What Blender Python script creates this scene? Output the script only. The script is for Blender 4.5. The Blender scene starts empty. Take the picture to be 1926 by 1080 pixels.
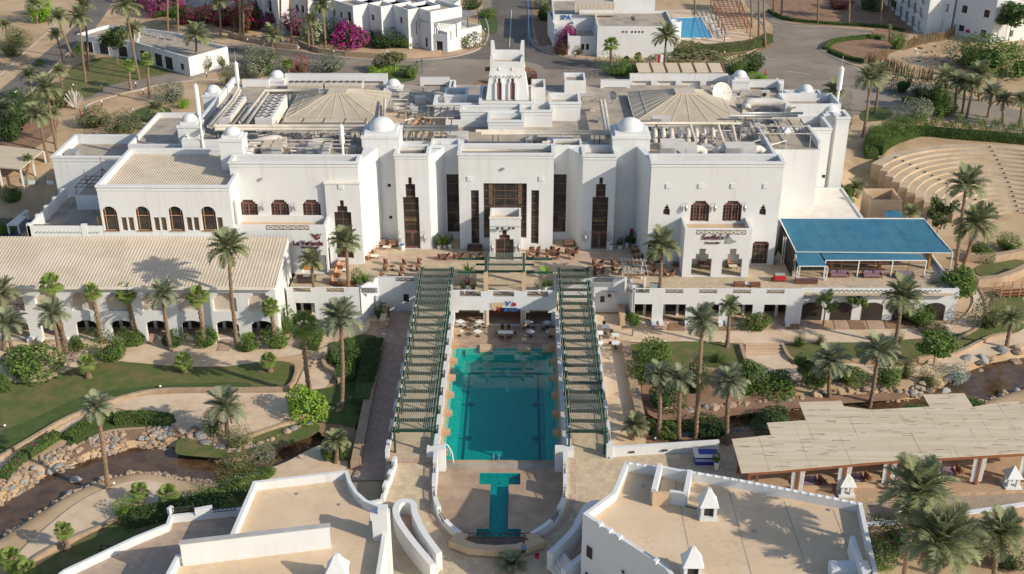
import bpy, bmesh, math, random
from mathutils import Vector, Matrix
random.seed(7)
S = bpy.context.scene
C = S.collection
R = math.radians
# ---------------------------------------------------------------- camera
FPX, CAMH, CAMX = 2150.0, 73.0, 2.36
TILT = math.atan(1060 / FPX)
YAW = math.atan(19 / math.hypot(FPX, 1060))
cam = bpy.data.objects.new('camera', bpy.data.cameras.new('camera'))
C.objects.link(cam); S.camera = cam
cam.location = (CAMX, 0, CAMH)
cam.rotation_euler = (R(90) - TILT, 0, YAW)
cam.data.sensor_fit = 'HORIZONTAL'; cam.data.sensor_width = 36.0
cam.data.lens = FPX / 1926 * 36.0
cam.data.clip_start = 1.0; cam.data.clip_end = 6000
S.render.resolution_x, S.render.resolution_y = 1024, 574
# ---------------------------------------------------------------- sky and sun
SUN_AZ, SUN_EL = R(63), R(27.5)
W = bpy.data.worlds.new('World'); S.world = W; W.use_nodes = True
nt = W.node_tree; bg = nt.nodes['Background']
sky = nt.nodes.new('ShaderNodeTexSky'); sky.sky_type = 'NISHITA'; sky.sun_disc = False
sky.sun_elevation = SUN_EL; sky.sun_rotation = R(117); sky.air_density = 1.0; sky.dust_density = 1.0
nt.links.new(sky.outputs[0], bg.inputs[0]); bg.inputs[1].default_value = 0.15
sl = bpy.data.lights.new('sun', 'SUN'); sl.energy = 4.3; sl.angle = R(0.5); sl.color = (1.0, 0.91, 0.755)
sun = bpy.data.objects.new('sun', sl); C.objects.link(sun)
sd = Vector((-math.sin(SUN_AZ) * math.cos(SUN_EL), math.cos(SUN_AZ) * math.cos(SUN_EL), -math.sin(SUN_EL)))
sun.rotation_euler = sd.to_track_quat('-Z', 'Y').to_euler(); sun.location = (60, 40, 90)
S.view_settings.view_transform = 'Standard'; S.view_settings.look = 'None'
S.view_settings.exposure = 0.12; S.view_settings.gamma = 1.0; S.view_settings.use_curve_mapping = False
S.render.engine = 'CYCLES'
S.cycles.max_bounces = 6; S.cycles.transparent_max_bounces = 8
# ---------------------------------------------------------------- photo measures -> metres
_c, _s, _cy, _sy = math.cos(TILT), math.sin(TILT), math.cos(YAW), math.sin(YAW)
def ray(px, py):
 u = (px - 963) / FPX; v = (py - 540) / FPX
 d = (u, _c - v * _s, -_s - v * _c)
 return (d[0] * _cy - d[1] * _sy, d[0] * _sy + d[1] * _cy, d[2])
def G(px, py, z=0.0):            # sight line meets level z
 d = ray(px, py); t = (z - CAMH) / d[2]
 return Vector((CAMX + t * d[0], t * d[1], z))
def F(px, py, Y):                # sight line meets the upright plane y = Y
 d = ray(px, py); t = Y / d[1]
 return Vector((CAMX + t * d[0], Y, CAMH + t * d[2]))
def FX(px, py, Y): return F(px, py, Y).x
def FZ(px, py, Y): return F(px, py, Y).z
def sstep(a, b, t):
 t = min(1, max(0, (t - a) / (b - a))); return t * t * (3 - 2 * t)
# ---------------------------------------------------------------- mesh helpers
class MB:
 def __init__(s): s.v = []; s.f = []
 def add(s, vs, fs):
  o = len(s.v); s.v += [tuple(p) for p in vs]; s.f += [tuple(i + o for i in q) for q in fs]; return s
 def poly(s, pts): return s.add(pts, [tuple(range(len(pts)))])
 def box(s, x0, x1, y0, y1, z0, z1):
  if x0 > x1: x0, x1 = x1, x0
  if y0 > y1: y0, y1 = y1, y0
  if z0 > z1: z0, z1 = z1, z0
  return s.add([(x0,y0,z0),(x1,y0,z0),(x1,y1,z0),(x0,y1,z0),(x0,y0,z1),(x1,y0,z1),(x1,y1,z1),(x0,y1,z1)],
                     [(0,3,2,1),(4,5,6,7),(0,1,5,4),(1,2,6,5),(2,3,7,6),(3,0,4,7)])
 def obox(s, c, ux, w, d, z0, z1):          # oriented box: centre c(x,y), unit ux, size w along ux and d across
  c = Vector((c[0], c[1])); u = Vector((ux[0], ux[1])).normalized() * w / 2; n = Vector((-u.y, u.x)).normalized() * d / 2
  return s.prism([c - u - n, c + u - n, c + u + n, c - u + n], z0, z1)
 def prism(s, pts, z0, z1):
  n = len(pts)
  a = sum(pts[i][0] * pts[(i+1) % n][1] - pts[(i+1) % n][0] * pts[i][1] for i in range(n))
  if a < 0: pts = list(pts)[::-1]
  vs = [(p[0], p[1], z0) for p in pts] + [(p[0], p[1], z1) for p in pts]
  fs = [tuple(range(n - 1, -1, -1)), tuple(range(n, 2 * n))] + [(i, (i+1) % n, (i+1) % n + n, i + n) for i in range(n)]
  return s.add(vs, fs)
 def cyl(s, x, y, z0, z1, r0, r1=None, n=12):
  r1 = r0 if r1 is None else r1
  vs = []
  for z, r in ((z0, r0), (z1, r1)):
   for i in range(n):
    a = 2 * math.pi * i / n; vs.append((x + r * math.cos(a), y + r * math.sin(a), z))
  return s.add(vs, [tuple(range(n-1, -1, -1)), tuple(range(n, 2*n))] + [(i, (i+1) % n, (i+1) % n + n, i + n) for i in range(n)])
 def lathe(s, x, y, prof, n=16):             # prof: (r, z) upwards
  vs = []; fs = []
  for r, z in prof:
   for i in range(n):
    a = 2 * math.pi * i / n; vs.append((x + r * math.cos(a), y + r * math.sin(a), z))
  for k in range(len(prof) - 1):
   for i in range(n):
    j = (i + 1) % n; fs.append((k*n+i, k*n+j, (k+1)*n+j, (k+1)*n+i))
  fs.append(tuple(range((len(prof)-1)*n, len(prof)*n)))
  fs.append(tuple(range(n - 1, -1, -1)))
  return s.add(vs, fs)
 def tube(s, pts, r, n=6, r1=None):
  pts = [Vector(p) for p in pts]; vs = []; fs = []; m = len(pts)
  for k, p in enumerate(pts):
   t = (pts[min(k+1, m-1)] - pts[max(k-1, 0)]).normalized()
   up = Vector((0, 0, 1)) if abs(t.z) < .95 else Vector((0, 1, 0))
   a = t.cross(up).normalized(); b = a.cross(t).normalized()
   rr = r if r1 is None else r + (r1 - r) * k / (m - 1)
   for i in range(n):
    q = 2 * math.pi * i / n; vs.append(p + a * rr * math.cos(q) + b * rr * math.sin(q))
  for k in range(m - 1):
   for i in range(n):
    j = (i + 1) % n; fs.append((k*n+i, k*n+j, (k+1)*n+j, (k+1)*n+i))
  fs.append(tuple(range(n))); fs.append(tuple(range((m-1)*n + n - 1, (m-1)*n - 1, -1)))
  return s.add(vs, fs)
 def bar(s, a, b, w, h):                     # rectangular bar from a to b
  a = Vector(a); b = Vector(b); t = (b - a).normalized()
  up = Vector((0, 0, 1)) if abs(t.z) < .95 else Vector((0, 1, 0))
  x = t.cross(up).normalized() * w / 2; y = x.cross(t).normalized() * h / 2
  vs = [a-x-y, a+x-y, a+x+y, a-x+y, b-x-y, b+x-y, b+x+y, b-x+y]
  return s.add(vs, [(0,1,2,3),(7,6,5,4),(0,4,5,1),(1,5,6,2),(2,6,7,3),(3,7,4,0)])
 def ribbon(s, pts, w, z0, z1):              # wall of width w along a polyline
  n = len(pts); P = [Vector((p[0], p[1])) for p in pts]; L = []; Q = []
  for i in range(n):
   t = (P[min(i+1, n-1)] - P[max(i-1, 0)]).normalized(); nn = Vector((-t.y, t.x)) * w / 2
   L.append(P[i] + nn); Q.append(P[i] - nn)
  zt = z1 if isinstance(z1, (list, tuple)) else [z1] * n
  zb = z0 if isinstance(z0, (list, tuple)) else [z0] * n
  vs = []
  for i in range(n): vs += [(L[i].x, L[i].y, zb[i]), (Q[i].x, Q[i].y, zb[i]), (Q[i].x, Q[i].y, zt[i]), (L[i].x, L[i].y, zt[i])]
  fs = [(0,1,2,3), ((n-1)*4+3, (n-1)*4+2, (n-1)*4+1, (n-1)*4)]
  for i in range(n - 1):
   for k in range(4):
    j = (k + 1) % 4; fs.append((i*4+k, (i+1)*4+k, (i+1)*4+j, i*4+j))
  return s.add(vs, fs)
 def holes(s, p0, u, w, h, holes, d):        # upright wall face with rectangular holes; p0 lower left seen from outside
  p0 = Vector(p0); u = Vector(u).normalized(); n = Vector((u.y, -u.x, 0)); Z = Vector((0, 0, 1))
  us = sorted(set([0, w] + [min(w, max(0, q)) for hh in holes for q in hh[:2]]))
  zs = sorted(set([0, h] + [min(h, max(0, q)) for hh in holes for q in hh[2:4]]))
  def inh(a, b): return any(hh[0] < a < hh[1] and hh[2] < b < hh[3] for hh in holes)
  def P(a, b, k=0): return p0 + u * a + Z * b - n * k
  nu, nz = len(us) - 1, len(zs) - 1
  g = [[inh((us[i]+us[i+1])/2, (zs[j]+zs[j+1])/2) for j in range(nz)] for i in range(nu)]
  for i in range(nu):
   for j in range(nz):
    a0, a1, b0, b1 = us[i], us[i+1], zs[j], zs[j+1]
    if not g[i][j]: s.poly([P(a0,b0), P(a1,b0), P(a1,b1), P(a0,b1)])
    else:
     if i == 0 or not g[i-1][j]: s.poly([P(a0,b0), P(a0,b1), P(a0,b1,d), P(a0,b0,d)])
     if i == nu-1 or not g[i+1][j]: s.poly([P(a1,b0), P(a1,b0,d), P(a1,b1,d), P(a1,b1)])
     if j > 0 and not g[i][j-1]: s.poly([P(a0,b0), P(a0,b0,d), P(a1,b0,d), P(a1,b0)])
     if j == nz-1 or not g[i][j+1]: s.poly([P(a0,b1), P(a1,b1), P(a1,b1,d), P(a0,b1,d)])
  return s
 def mesh(s, name, mat=None, smooth=False):
  me = bpy.data.meshes.new(name); me.from_pydata(s.v, [], s.f)
  if mat: me.materials.append(mat)
  if smooth: me.polygons.foreach_set('use_smooth', [True] * len(me.polygons))
  me.update(); return me
 def build(s, name, mat=None, parent=None, smooth=False):
  return link(name, s.mesh(name, mat, smooth), parent)
def link(name, me, parent=None, loc=None, rz=0.0, scale=None):
 o = bpy.data.objects.new(name, me); C.objects.link(o)
 if parent is not None:
  o.parent = parent
  if loc is None: o.matrix_parent_inverse = Matrix.Translation(-base_of(parent))
 if loc is not None: o.location = loc
 if rz: o.rotation_euler = (0, 0, rz)
 if scale is not None: o.scale = scale if hasattr(scale, '__len__') else (scale,) * 3
 return o
def base_of(o):
 v = Vector((0, 0, 0))
 if o.type != 'EMPTY': return v
 while o is not None: v += o.location * (1 if o.type == 'EMPTY' else 0); o = o.parent
 return v
def tag(o, label, cat, group=None):
 o['label'] = label; o['category'] = cat
 if group: o['group'] = group
 return o
def thing(name, label, cat, loc=(0, 0, 0), group=None, rz=0.0):
 o = bpy.data.objects.new(name, None); C.objects.link(o); o.location = loc
 o.rotation_euler = (0, 0, rz); o.empty_display_size = 0.5
 return tag(o, label, cat, group)
def struct(o): o['kind'] = 'structure'; return o
def stuff(o): o['kind'] = 'stuff'; return o
KIDS = {}
def copy_tree(root, loc, rz=0.0, label=None, group=None, scale=None):
 if root.name not in KIDS:
  KIDS[root.name] = [(c, list(c.children)) for c in root.children]
 r = root.copy(); C.objects.link(r); r.location = loc; r.rotation_euler = (0, 0, rz)
 if scale is not None: r.scale = (scale,) * 3
 if label: r['label'] = label
 if group: r['group'] = group
 for ch, sub in KIDS[root.name]:
  c = ch.copy(); C.objects.link(c); c.parent = r
  for g in sub:
   d = g.copy(); C.objects.link(d); d.parent = c
 return r
class Maker:                                    # the first placing uses the built thing itself, the rest are copies
 def __init__(s, root): s.root = root; s.used = False
 def put(s, loc, rz=0.0, label=None, group=None, scale=None):
  if not s.used:
   s.used = True; r = s.root
   KIDS[r.name] = [(c, list(c.children)) for c in r.children]
   r.location = loc; r.rotation_euler = (0, 0, rz)
   if scale is not None: r.scale = (scale,) * 3
   if label: r['label'] = label
   if group: r['group'] = group
   return r
  return copy_tree(s.root, loc, rz, label, group, scale or 1.0)
# ---------------------------------------------------------------- materials
MATS = {}
def mat(name, c1, c2=None, scale=1.0, rough=0.8, bump=0.0, bscale=None, metal=0.0, spec=0.3, detail=5.0, stretch=None,
  c3=None, s3=0.1, streak=None, obj=False, brick=None, wave=None, rnd=0.0, lo=0.35, hi=0.65):
 m = bpy.data.materials.new(name); m.use_nodes = True; MATS[name] = m
 N = m.node_tree.nodes; Lk = m.node_tree.links; b = N['Principled BSDF']
 b.inputs['Roughness'].default_value = rough; b.inputs['Metallic'].default_value = metal
 b.inputs['Specular IOR Level'].default_value = spec
 c1 = (*c1, 1); b.inputs['Base Color'].default_value = c1
 if obj: co = N.new('ShaderNodeTexCoord').outputs['Object']
 else: co = N.new('ShaderNodeNewGeometry').outputs['Position']
 if stretch:
  mp = N.new('ShaderNodeMapping'); mp.inputs['Scale'].default_value = stretch; Lk.new(co, mp.inputs[0]); co = mp.outputs[0]
 col = None
 def noise(sc, det=detail, ro=0.6):
  t = N.new('ShaderNodeTexNoise'); t.inputs['Scale'].default_value = sc; t.inputs['Detail'].default_value = det
  t.inputs['Roughness'].default_value = ro; Lk.new(co, t.inputs['Vector']); return t.outputs['Fac']
 def mix(fac, a, bb):
  x = N.new('ShaderNodeMix'); x.data_type = 'RGBA'
  for i, val in ((0, fac), (6, a), (7, bb)):
   if isinstance(val, (tuple, float, int)): x.inputs[i].default_value = val
   else: Lk.new(val, x.inputs[i])
  return x.outputs[2]
 def ramp(f, a, bb):
  r = N.new('ShaderNodeMapRange'); r.inputs[1].default_value = a; r.inputs[2].default_value = bb; Lk.new(f, r.inputs[0]); return r.outputs[0]
 h = None
 if c2:
  f = noise(scale); col = mix(ramp(f, lo, hi), c1, (*c2, 1)); h = f
 if c3: col = mix(ramp(noise(s3, 3), 0.42, 0.62), col if col else c1, (*c3, 1))
 if streak:                                  # rain streaks and dust: noise drawn out vertically, held back to patches
  mp2 = N.new('ShaderNodeMapping'); mp2.inputs['Scale'].default_value = (1.6, 1.6, .10); Lk.new(co, mp2.inputs[0])
  n2 = N.new('ShaderNodeTexNoise'); n2.inputs['Scale'].default_value = 1.0; n2.inputs['Detail'].default_value = 6; Lk.new(mp2.outputs[0], n2.inputs['Vector'])
  mu = N.new('ShaderNodeMath'); mu.operation = 'MULTIPLY'; Lk.new(ramp(n2.outputs['Fac'], .50, .72), mu.inputs[0]); Lk.new(ramp(noise(.16, 3), .38, .7), mu.inputs[1])
  col = mix(mu.outputs[0], col if col else c1, (*streak, 1))
 if brick:                                   # (w, h, mortar colour, mortar size)
  t = N.new('ShaderNodeTexBrick'); t.inputs['Scale'].default_value = 1.0
  t.inputs['Brick Width'].default_value = brick[0]; t.inputs['Row Height'].default_value = brick[1]
  t.inputs['Mortar Size'].default_value = brick[3]; t.inputs['Bias'].default_value = 0
  t.inputs['Color1'].default_value = (.86, .86, .86, 1); t.inputs['Color2'].default_value = (1.08, 1.08, 1.08, 1); t.inputs['Mortar'].default_value = (*brick[2], 1)
  Lk.new(co, t.inputs['Vector'])
  x = N.new('ShaderNodeMix'); x.data_type = 'RGBA'; x.blend_type = 'MULTIPLY'; x.inputs[0].default_value = 1
  if col: Lk.new(col, x.inputs[6])
  else: x.inputs[6].default_value = c1
  Lk.new(t.outputs['Color'], x.inputs[7]); col = x.outputs[2]
 if rnd:
  oi = N.new('ShaderNodeObjectInfo'); hs = N.new('ShaderNodeHueSaturation')
  mr = N.new('ShaderNodeMapRange'); mr.inputs[3].default_value = 1 - rnd; mr.inputs[4].default_value = 1 + rnd
  Lk.new(oi.outputs['Random'], mr.inputs[0]); Lk.new(mr.outputs[0], hs.inputs['Value'])
  if col: Lk.new(col, hs.inputs['Color'])
  else: hs.inputs['Color'].default_value = c1
  col = hs.outputs[0]
 if col: Lk.new(col, b.inputs['Base Color'])
 if bump:
  bp = N.new('ShaderNodeBump'); bp.inputs['Strength'].default_value = bump; bp.inputs['Distance'].default_value = 0.05
  Lk.new(noise(bscale or scale * 4), bp.inputs['Height']); Lk.new(bp.outputs[0], b.inputs['Normal'])
 return m
white = mat('white_render', (.67, .675, .67), (.63, .63, .62), .35, .85, .15, 6, c3=(.65, .65, .64), s3=.06, streak=(.58, .56, .52))
cream = mat('cream_trim', (.76, .71, .63), (.68, .61, .52), .8, .85)
niche = mat('beige_blind', (.55, .46, .37), (.50, .42, .34), .6, .85)
plaster_tan = mat('tan_plaster', (.58, .42, .27), (.50, .36, .23), .5, .9, .2, 5)
rooftan = mat('tan_roof_screed', (.63, .475, .315), (.585, .435, .285), .35, .9, .15, 5, c3=(.665, .51, .35), s3=.13, streak=(.50, .37, .24))
roofgrey = mat('grey_roof_screed', (.37, .325, .27), (.26, .225, .19), .5, .9, .3, 6, c3=(.43, .36, .28), s3=.3)
corr = mat('corrugated_sheet', (.54, .455, .345), (.48, .40, .30), .35, .6, 0, spec=.3, c3=(.58, .49, .385), s3=.25)
sand = mat('sand', (.47, .33, .195), (.36, .245, .14), .22, .95, .6, 3, c3=(.51, .37, .23), s3=.12)
soil = mat('soil', (.22, .13, .08), (.31, .19, .115), .5, .95, .5, 4)
asphalt = mat('asphalt', (.135, .118, .104), (.11, .096, .086), .3, .9, .2, 20, c3=(.17, .148, .13), s3=.08)
paleroad = mat('pale_road', (.255, .21, .165), (.21, .175, .14), .3, .9, .2, 10, c3=(.30, .25, .20), s3=.08)
kerbm = mat('kerb_stone', (.46, .42, .37), (.38, .34, .29), 1.5, .9)
paving = mat('stone_paving', (.62, .47, .325), (.53, .39, .26), .8, .9, .4, 6, c3=(.66, .52, .375), s3=.25)
pink = mat('pink_paving', (.50, .355, .275), (.45, .315, .24), .8, .9, .2, 6, brick=(.62, .62, (.80, .74, .68), .035))
terr = mat('terrace_tiles', (.52, .425, .295), (.47, .38, .26), .4, .8, .15, 6, brick=(.6, .6, (.86, .82, .78), .02), c3=(.52, .405, .285), s3=.12)
deck = mat('court_floor', (.40, .285, .195), (.29, .20, .135), .5, .85, .2, 6, c3=(.44, .325, .23), s3=.3)
lawn = mat('lawn', (.078, .115, .028), (.125, .145, .042), 1.1, .95, 1.0, 16, c3=(.17, .145, .064), s3=.42, lo=.3, hi=.7)
lawn2 = mat('bank_grass', (.055, .090, .022), (.085, .115, .034), .8, .95, .9, 22)
glass = mat('dark_glass', (.028, .024, .022), (.05, .042, .036), .8, .08, 0, spec=.6)
amber = mat('curtained_glass', (.17, .12, .065), (.12, .085, .05), 1.2, .15, 0, spec=.5)
frame = mat('brown_frame', (.20, .105, .085), (.17, .085, .07), 2, .6)
framew = mat('wood_frame', (.42, .25, .15), None, 1, .6)
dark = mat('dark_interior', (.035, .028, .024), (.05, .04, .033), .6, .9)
lattice = mat('iron_lattice', (.055, .042, .035), (.075, .058, .048), 3, .6)
green = mat('green_paint', (.008, .062, .038), (.012, .08, .05), 2, .45, spec=.5)
slatm = mat('weathered_slat', (.165, .20, .155), (.225, .25, .20), 2, .6)
greend = mat('green_beam', (.008, .035, .024), (.012, .048, .032), 2, .5)
pipe = mat('lagged_pipe', (.46, .42, .355), (.38, .345, .29), .8, .6, c3=(.52, .48, .42), s3=.3)
duct = mat('white_duct', (.62, .58, .52), (.54, .50, .44), .7, .6)
metal = mat('galvanised_metal', (.42, .42, .41), (.34, .34, .335), .8, .45, metal=.3)
lilac = mat('pale_metal_casing', (.60, .575, .59), (.52, .50, .51), .7, .6)
wood = mat('red_brown_wood', (.26, .10, .05), (.20, .08, .04), 1.5, .6)
orange = mat('orange_column', (.48, .21, .06), (.42, .18, .05), 1.2, .7)
wicker = mat('brown_wicker', (.15, .068, .042), (.20, .095, .058), 8, .8)
cushion = mat('peach_cushion', (.60, .38, .24), (.55, .34, .21), 2, .9)
canvas = mat('blue_canvas', (.028, .125, .205), (.034, .145, .23), .5, .85, .25, 1.2, c3=(.042, .155, .235), s3=.25, streak=(.07, .16, .21))
stone = mat('rubble_stone', (.42, .31, .215), (.33, .235, .155), 1.5, .95, .6, 3, obj=False)
rockm = mat('boulder', (.40, .295, .205), (.29, .215, .15), .9, .95, .5, 3, rnd=.28, obj=True)
rockg = mat('grey_boulder', (.30, .285, .26), (.23, .215, .195), .9, .95, .5, 3, rnd=.25, obj=True)
trunkm = mat('palm_trunk', (.27, .185, .12), (.17, .115, .075), 2.5, .95, .6, 6, obj=True, stretch=(1, 1, 2.2), rnd=.12)
barkm = mat('bark', (.30, .24, .19), (.20, .155, .12), 3, .95, .4, 8, obj=True)
potw = mat('white_pot', (.74, .73, .70), None, 1, .5)
redm = mat('red_paint', (.42, .022, .03), None, 1, .5)
bluem = mat('blue_paint', (.03, .13, .36), None, 1, .5)
def leafmat(name, c1, c2, rnd=.12, trans=.35):
 m = mat(name, c1, c2, .9, .75, obj=True, rnd=rnd, spec=.25, detail=2)
 N = m.node_tree.nodes; Lk = m.node_tree.links; b = N['Principled BSDF']
 t = N.new('ShaderNodeBsdfTranslucent'); mx = N.new('ShaderNodeMixShader'); mx.inputs[0].default_value = trans
 src = b.inputs['Base Color'].links[0].from_socket; Lk.new(src, t.inputs[0])
 Lk.new(b.outputs[0], mx.inputs[1]); Lk.new(t.outputs[0], mx.inputs[2]); Lk.new(mx.outputs[0], N['Material Output'].inputs[0])
 return m
lf_date = leafmat('date_frond', (.22, .245, .12), (.31, .325, .175))
lf_blue = leafmat('blue_frond', (.25, .275, .165), (.33, .35, .225))
lf_fan = leafmat('fan_leaf', (0.174, 0.254, 0.058), (0.261, 0.326, 0.087))
lf_dry = leafmat('dry_frond', (.28, .20, .11), (.34, .25, .14))
lf_mid = leafmat('mid_leaf', (0.109, 0.181, 0.041), (0.167, 0.239, 0.058))
lf_dark = leafmat('dark_leaf', (0.061, 0.104, 0.032), (0.094, 0.142, 0.046))
lf_lime = leafmat('lime_leaf', (0.246, 0.406, 0.043), (0.319, 0.493, 0.065))
lf_grey = leafmat('grey_leaf', (0.246, 0.261, 0.189), (0.334, 0.341, 0.254))
lf_silver = leafmat('silver_leaf', (0.319, 0.377, 0.348), (0.406, 0.450, 0.406))
lf_pink = leafmat('magenta_bract', (.38, .03, .20), (.50, .06, .30))
lf_red = leafmat('crimson_bract', (.32, .025, .07), (.40, .04, .12))
lf_white = leafmat('white_flower', (.50, .50, .40), (.60, .58, .48))
lf_olive = leafmat('olive_leaf', (0.174, 0.181, 0.080), (0.239, 0.239, 0.109))
# ================================================================ the ground, roads, paths, lawns, water
STREAMS = [([(-40,1010),(40,955),(110,912),(180,884),(250,866),(310,866),(365,880),(420,890),(480,880),(540,858),(600,828),(650,800),(700,770)],
   [2.0,2.2,2.3,2.3,2.4,2.4,2.2,1.7,1.6,1.5,1.5,1.4,1.2]),
           ([(1195,790),(1240,803),(1300,808),(1370,800),(1440,790),(1520,778),(1600,768),(1680,768),(1740,765),(1800,745),(1850,722),(1900,705),(1990,690)],
   [1.3,1.6,1.7,1.5,1.3,1.2,1.4,1.6,1.5,2.2,2.8,3.0,3.0])]
SW = []
for pts, ws in STREAMS: SW.append(([G(a, b, -0.8) for a, b in pts], ws))
def sdist(x, y):                                # distance to nearest stream edge (negative inside)
 best = 99.0
 for P, ws in SW:
  for i in range(len(P) - 1):
   ax, ay = P[i].x, P[i].y; dx, dy = P[i+1].x - ax, P[i+1].y - ay
   t = max(0, min(1, ((x-ax)*dx + (y-ay)*dy) / (dx*dx + dy*dy)))
   d = math.hypot(x - ax - t*dx, y - ay - t*dy) - (ws[i] + (ws[i+1]-ws[i]) * t)
   if d < best: best = d
 return best
def hgt(x, y):
 k = max(sstep(50, 62, x), .8*(1-sstep(-66, -58, x))); z = 4.0 * sstep(150 + 25*k, 180 + 22*k, y)
 if -12.0 < x < 12.3 and 70 < y < 141: return -3.0
 if 80 < y < 132 and (x < -12 or x > 10):
  s = sdist(x, y)
  if s < 1.4: z -= 1.25 * (1 - sstep(-.6, 1.4, s))
 return z
def T(px, py, dz=0.0):                          # sight line meets the terrain
 z = 0.0
 for _ in range(12):
  p = G(px, py, z); z = 0.6 * hgt(p.x, p.y) + 0.4 * z
 p = G(px, py, z); return Vector((p.x, p.y, hgt(p.x, p.y) + dz))
def rng(a, b, st):
 n = max(1, round((b - a) / st)); return [a + (b - a) * i / n for i in range(n + 1)]
xs = [-1500, -600, -300] + rng(-180, -95, 10) + rng(-90, -12, .8) + [-11.9, -4, 4, 12.2] + rng(12.4, 95, .8) + rng(105, 200, 12) + [320, 700, 1600]
ys = [-900, -200, 0, 30, 60] + rng(72, 135, .8) + rng(138, 215, 3) + rng(225, 405, 20) + [700, 1500, 3500]
V = [(x, y, hgt(x, y) - .02) for y in ys for x in xs]; nx = len(xs)
Fc = [(j*nx+i, j*nx+i+1, (j+1)*nx+i+1, (j+1)*nx+i) for j in range(len(ys)-1) for i in range(nx-1)]
g = MB(); g.v = V; g.f = Fc
struct(g.build('ground', sand, smooth=True))
def curve(pts, n=6, closed=False):              # Catmull-Rom through 2D/3D points
 P = [Vector(p) for p in pts]; out = []; m = len(P)
 for i in range(m if closed else m - 1):
  a, b, c, d = (P[(i-1) % m], P[i], P[(i+1) % m], P[(i+2) % m]) if closed else (P[max(i-1,0)], P[i], P[i+1], P[min(i+2, m-1)])
  for k in range(n):
   t = k / n; out.append(.5 * ((2*b) + (c-a)*t + (2*a-5*b+4*c-d)*t*t + (3*b-a-3*c+d)*t*t*t))
 if not closed: out.append(P[-1])
 return out
SHN = [0]
def sheet(name, px, m, z=0.0, lift=None, smooth=True, kind='structure', raw=False):
 if lift is None: SHN[0] += 1; lift = .012 + .0045 * (SHN[0] % 40)
 P = [Vector(p) for p in px] if raw else [G(a, b, z) for a, b in px]
 if smooth: P = curve(P, 4, True)
 o = MB().poly([(p.x, p.y, z + lift) for p in P]).build(name, m); o['kind'] = kind; return o
def strip(name, px, w, m, z=0.0, lift=None):    # constant width band along a sight-line polyline
 if lift is None: SHN[0] += 1; lift = .012 + .0045 * (SHN[0] % 40)
 P = curve([G(a, b, z) for a, b in px], 6)
 mb = MB(); n = len(P); L = []; Q = []
 for i in range(n):
  t = (P[min(i+1,n-1)] - P[max(i-1,0)]); t.z = 0; t.normalize(); nn = Vector((-t.y, t.x, 0)) * w / 2
  L.append(P[i] + nn); Q.append(P[i] - nn)
 for i in range(n - 1):
  a, b, c, d = L[i], Q[i], Q[i+1], L[i+1]
  mb.poly([(p.x, p.y, z + lift) for p in (a, b, c, d)])
 return struct(mb.build(name, m))
KERBS = []
def kerb(px, z=4.0, w=.28, h=.13, m=None, name='kerb'):
 P = curve([G(a, b, z) for a, b in px], 6)
 return struct(MB().ribbon([(p.x, p.y) for p in P], w, z - .05, z + h).build(name, m or kerbm))
# --- roads behind the hotel (upper level)
Z4 = 4.0
sheet('road', [(930,-40),(1000,-40),(1003,40),(1015,90),(1080,112),(1180,125),(1290,128),(1400,112),(1445,80),(1452,45),(1405,10),(1400,-40),(1445,-40),(1455,10),(1475,40),(1560,50),(1690,62),(1700,72),(1590,75),(1548,88),(1552,100),(1640,140),(1750,160),(1850,190),(1990,230),(1990,262),(1850,240),(1760,225),(1650,215),(1560,215),(1450,185),(1300,175),(1000,200),(850,170),(700,152),(560,142),(440,130),(330,158),(280,165),(200,178),(150,190),(110,172),(200,150),(330,118),(440,95),(520,92),(640,108),(760,116),(860,108),(905,92),(915,70),(905,30)], paleroad, Z4)
sheet('road', [(932,-40),(998,-40),(1000,40),(1010,85),(1070,108),(1180,122),(1130,128),(960,132),(800,128),(640,118),(520,104),(430,98),(330,122),(430,86),(520,90),(640,108),(760,114),(860,106),(908,90),(922,62),(925,20)], asphalt, Z4)
sheet('road', [(-40,205),(60,120),(130,60),(160,20),(175,-40),(225,-40),(205,15),(165,70),(120,112),(62,165),(20,210),(-40,235)], asphalt, Z4)
sheet('road', [(640,112),(900,112),(1000,118),(1030,140),(1035,190),(960,200),(870,190),(840,160),(700,140)], paleroad, Z4)
for a in (-3.2, 2.5):
 pass
kerb([(898,18),(915,40),(918,68),(900,92),(850,108),(760,114),(640,108),(520,92),(430,84),(380,75)], Z4)
kerb([(993,-10),(995,50),(1005,85),(1060,108),(1150,120),(1210,124)], Z4)
kerb([(1210,124),(1310,122),(1400,102),(1438,80),(1440,52),(1418,30)], Z4)
kerb([(1590,76),(1550,84),(1545,96),(1590,118),(1625,130)], Z4)
kerb([(1440,35),(1475,48),(1560,52),(1660,62),(1700,70)], Z4)
kerb([(440,148),(330,155),(250,172),(170,195),(165,212),(200,232),(300,245)], Z4)
kerb([(-10,150),(50,95),(100,50),(115,20)], Z4)
kerb([(60,172),(110,118),(150,82)], Z4)
strip('pavement', [(430,80),(520,87),(640,103),(760,109),(850,103),(896,88)], 1.8, pink, Z4)
strip('pavement', [(1005,75),(1060,103),(1150,115),(1230,118)], 2.0, pink, Z4)
for q in ([(1478,136),(1500,138),(1524,142)], [(1418,112),(1440,112),(1462,114)], [(1060,128),(1110,132),(1160,134)], [(700,128),(760,131),(820,133)], [(962,20),(960,60),(958,90)]): strip('road_marking', q, .14, potw, Z4, .215)
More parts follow.
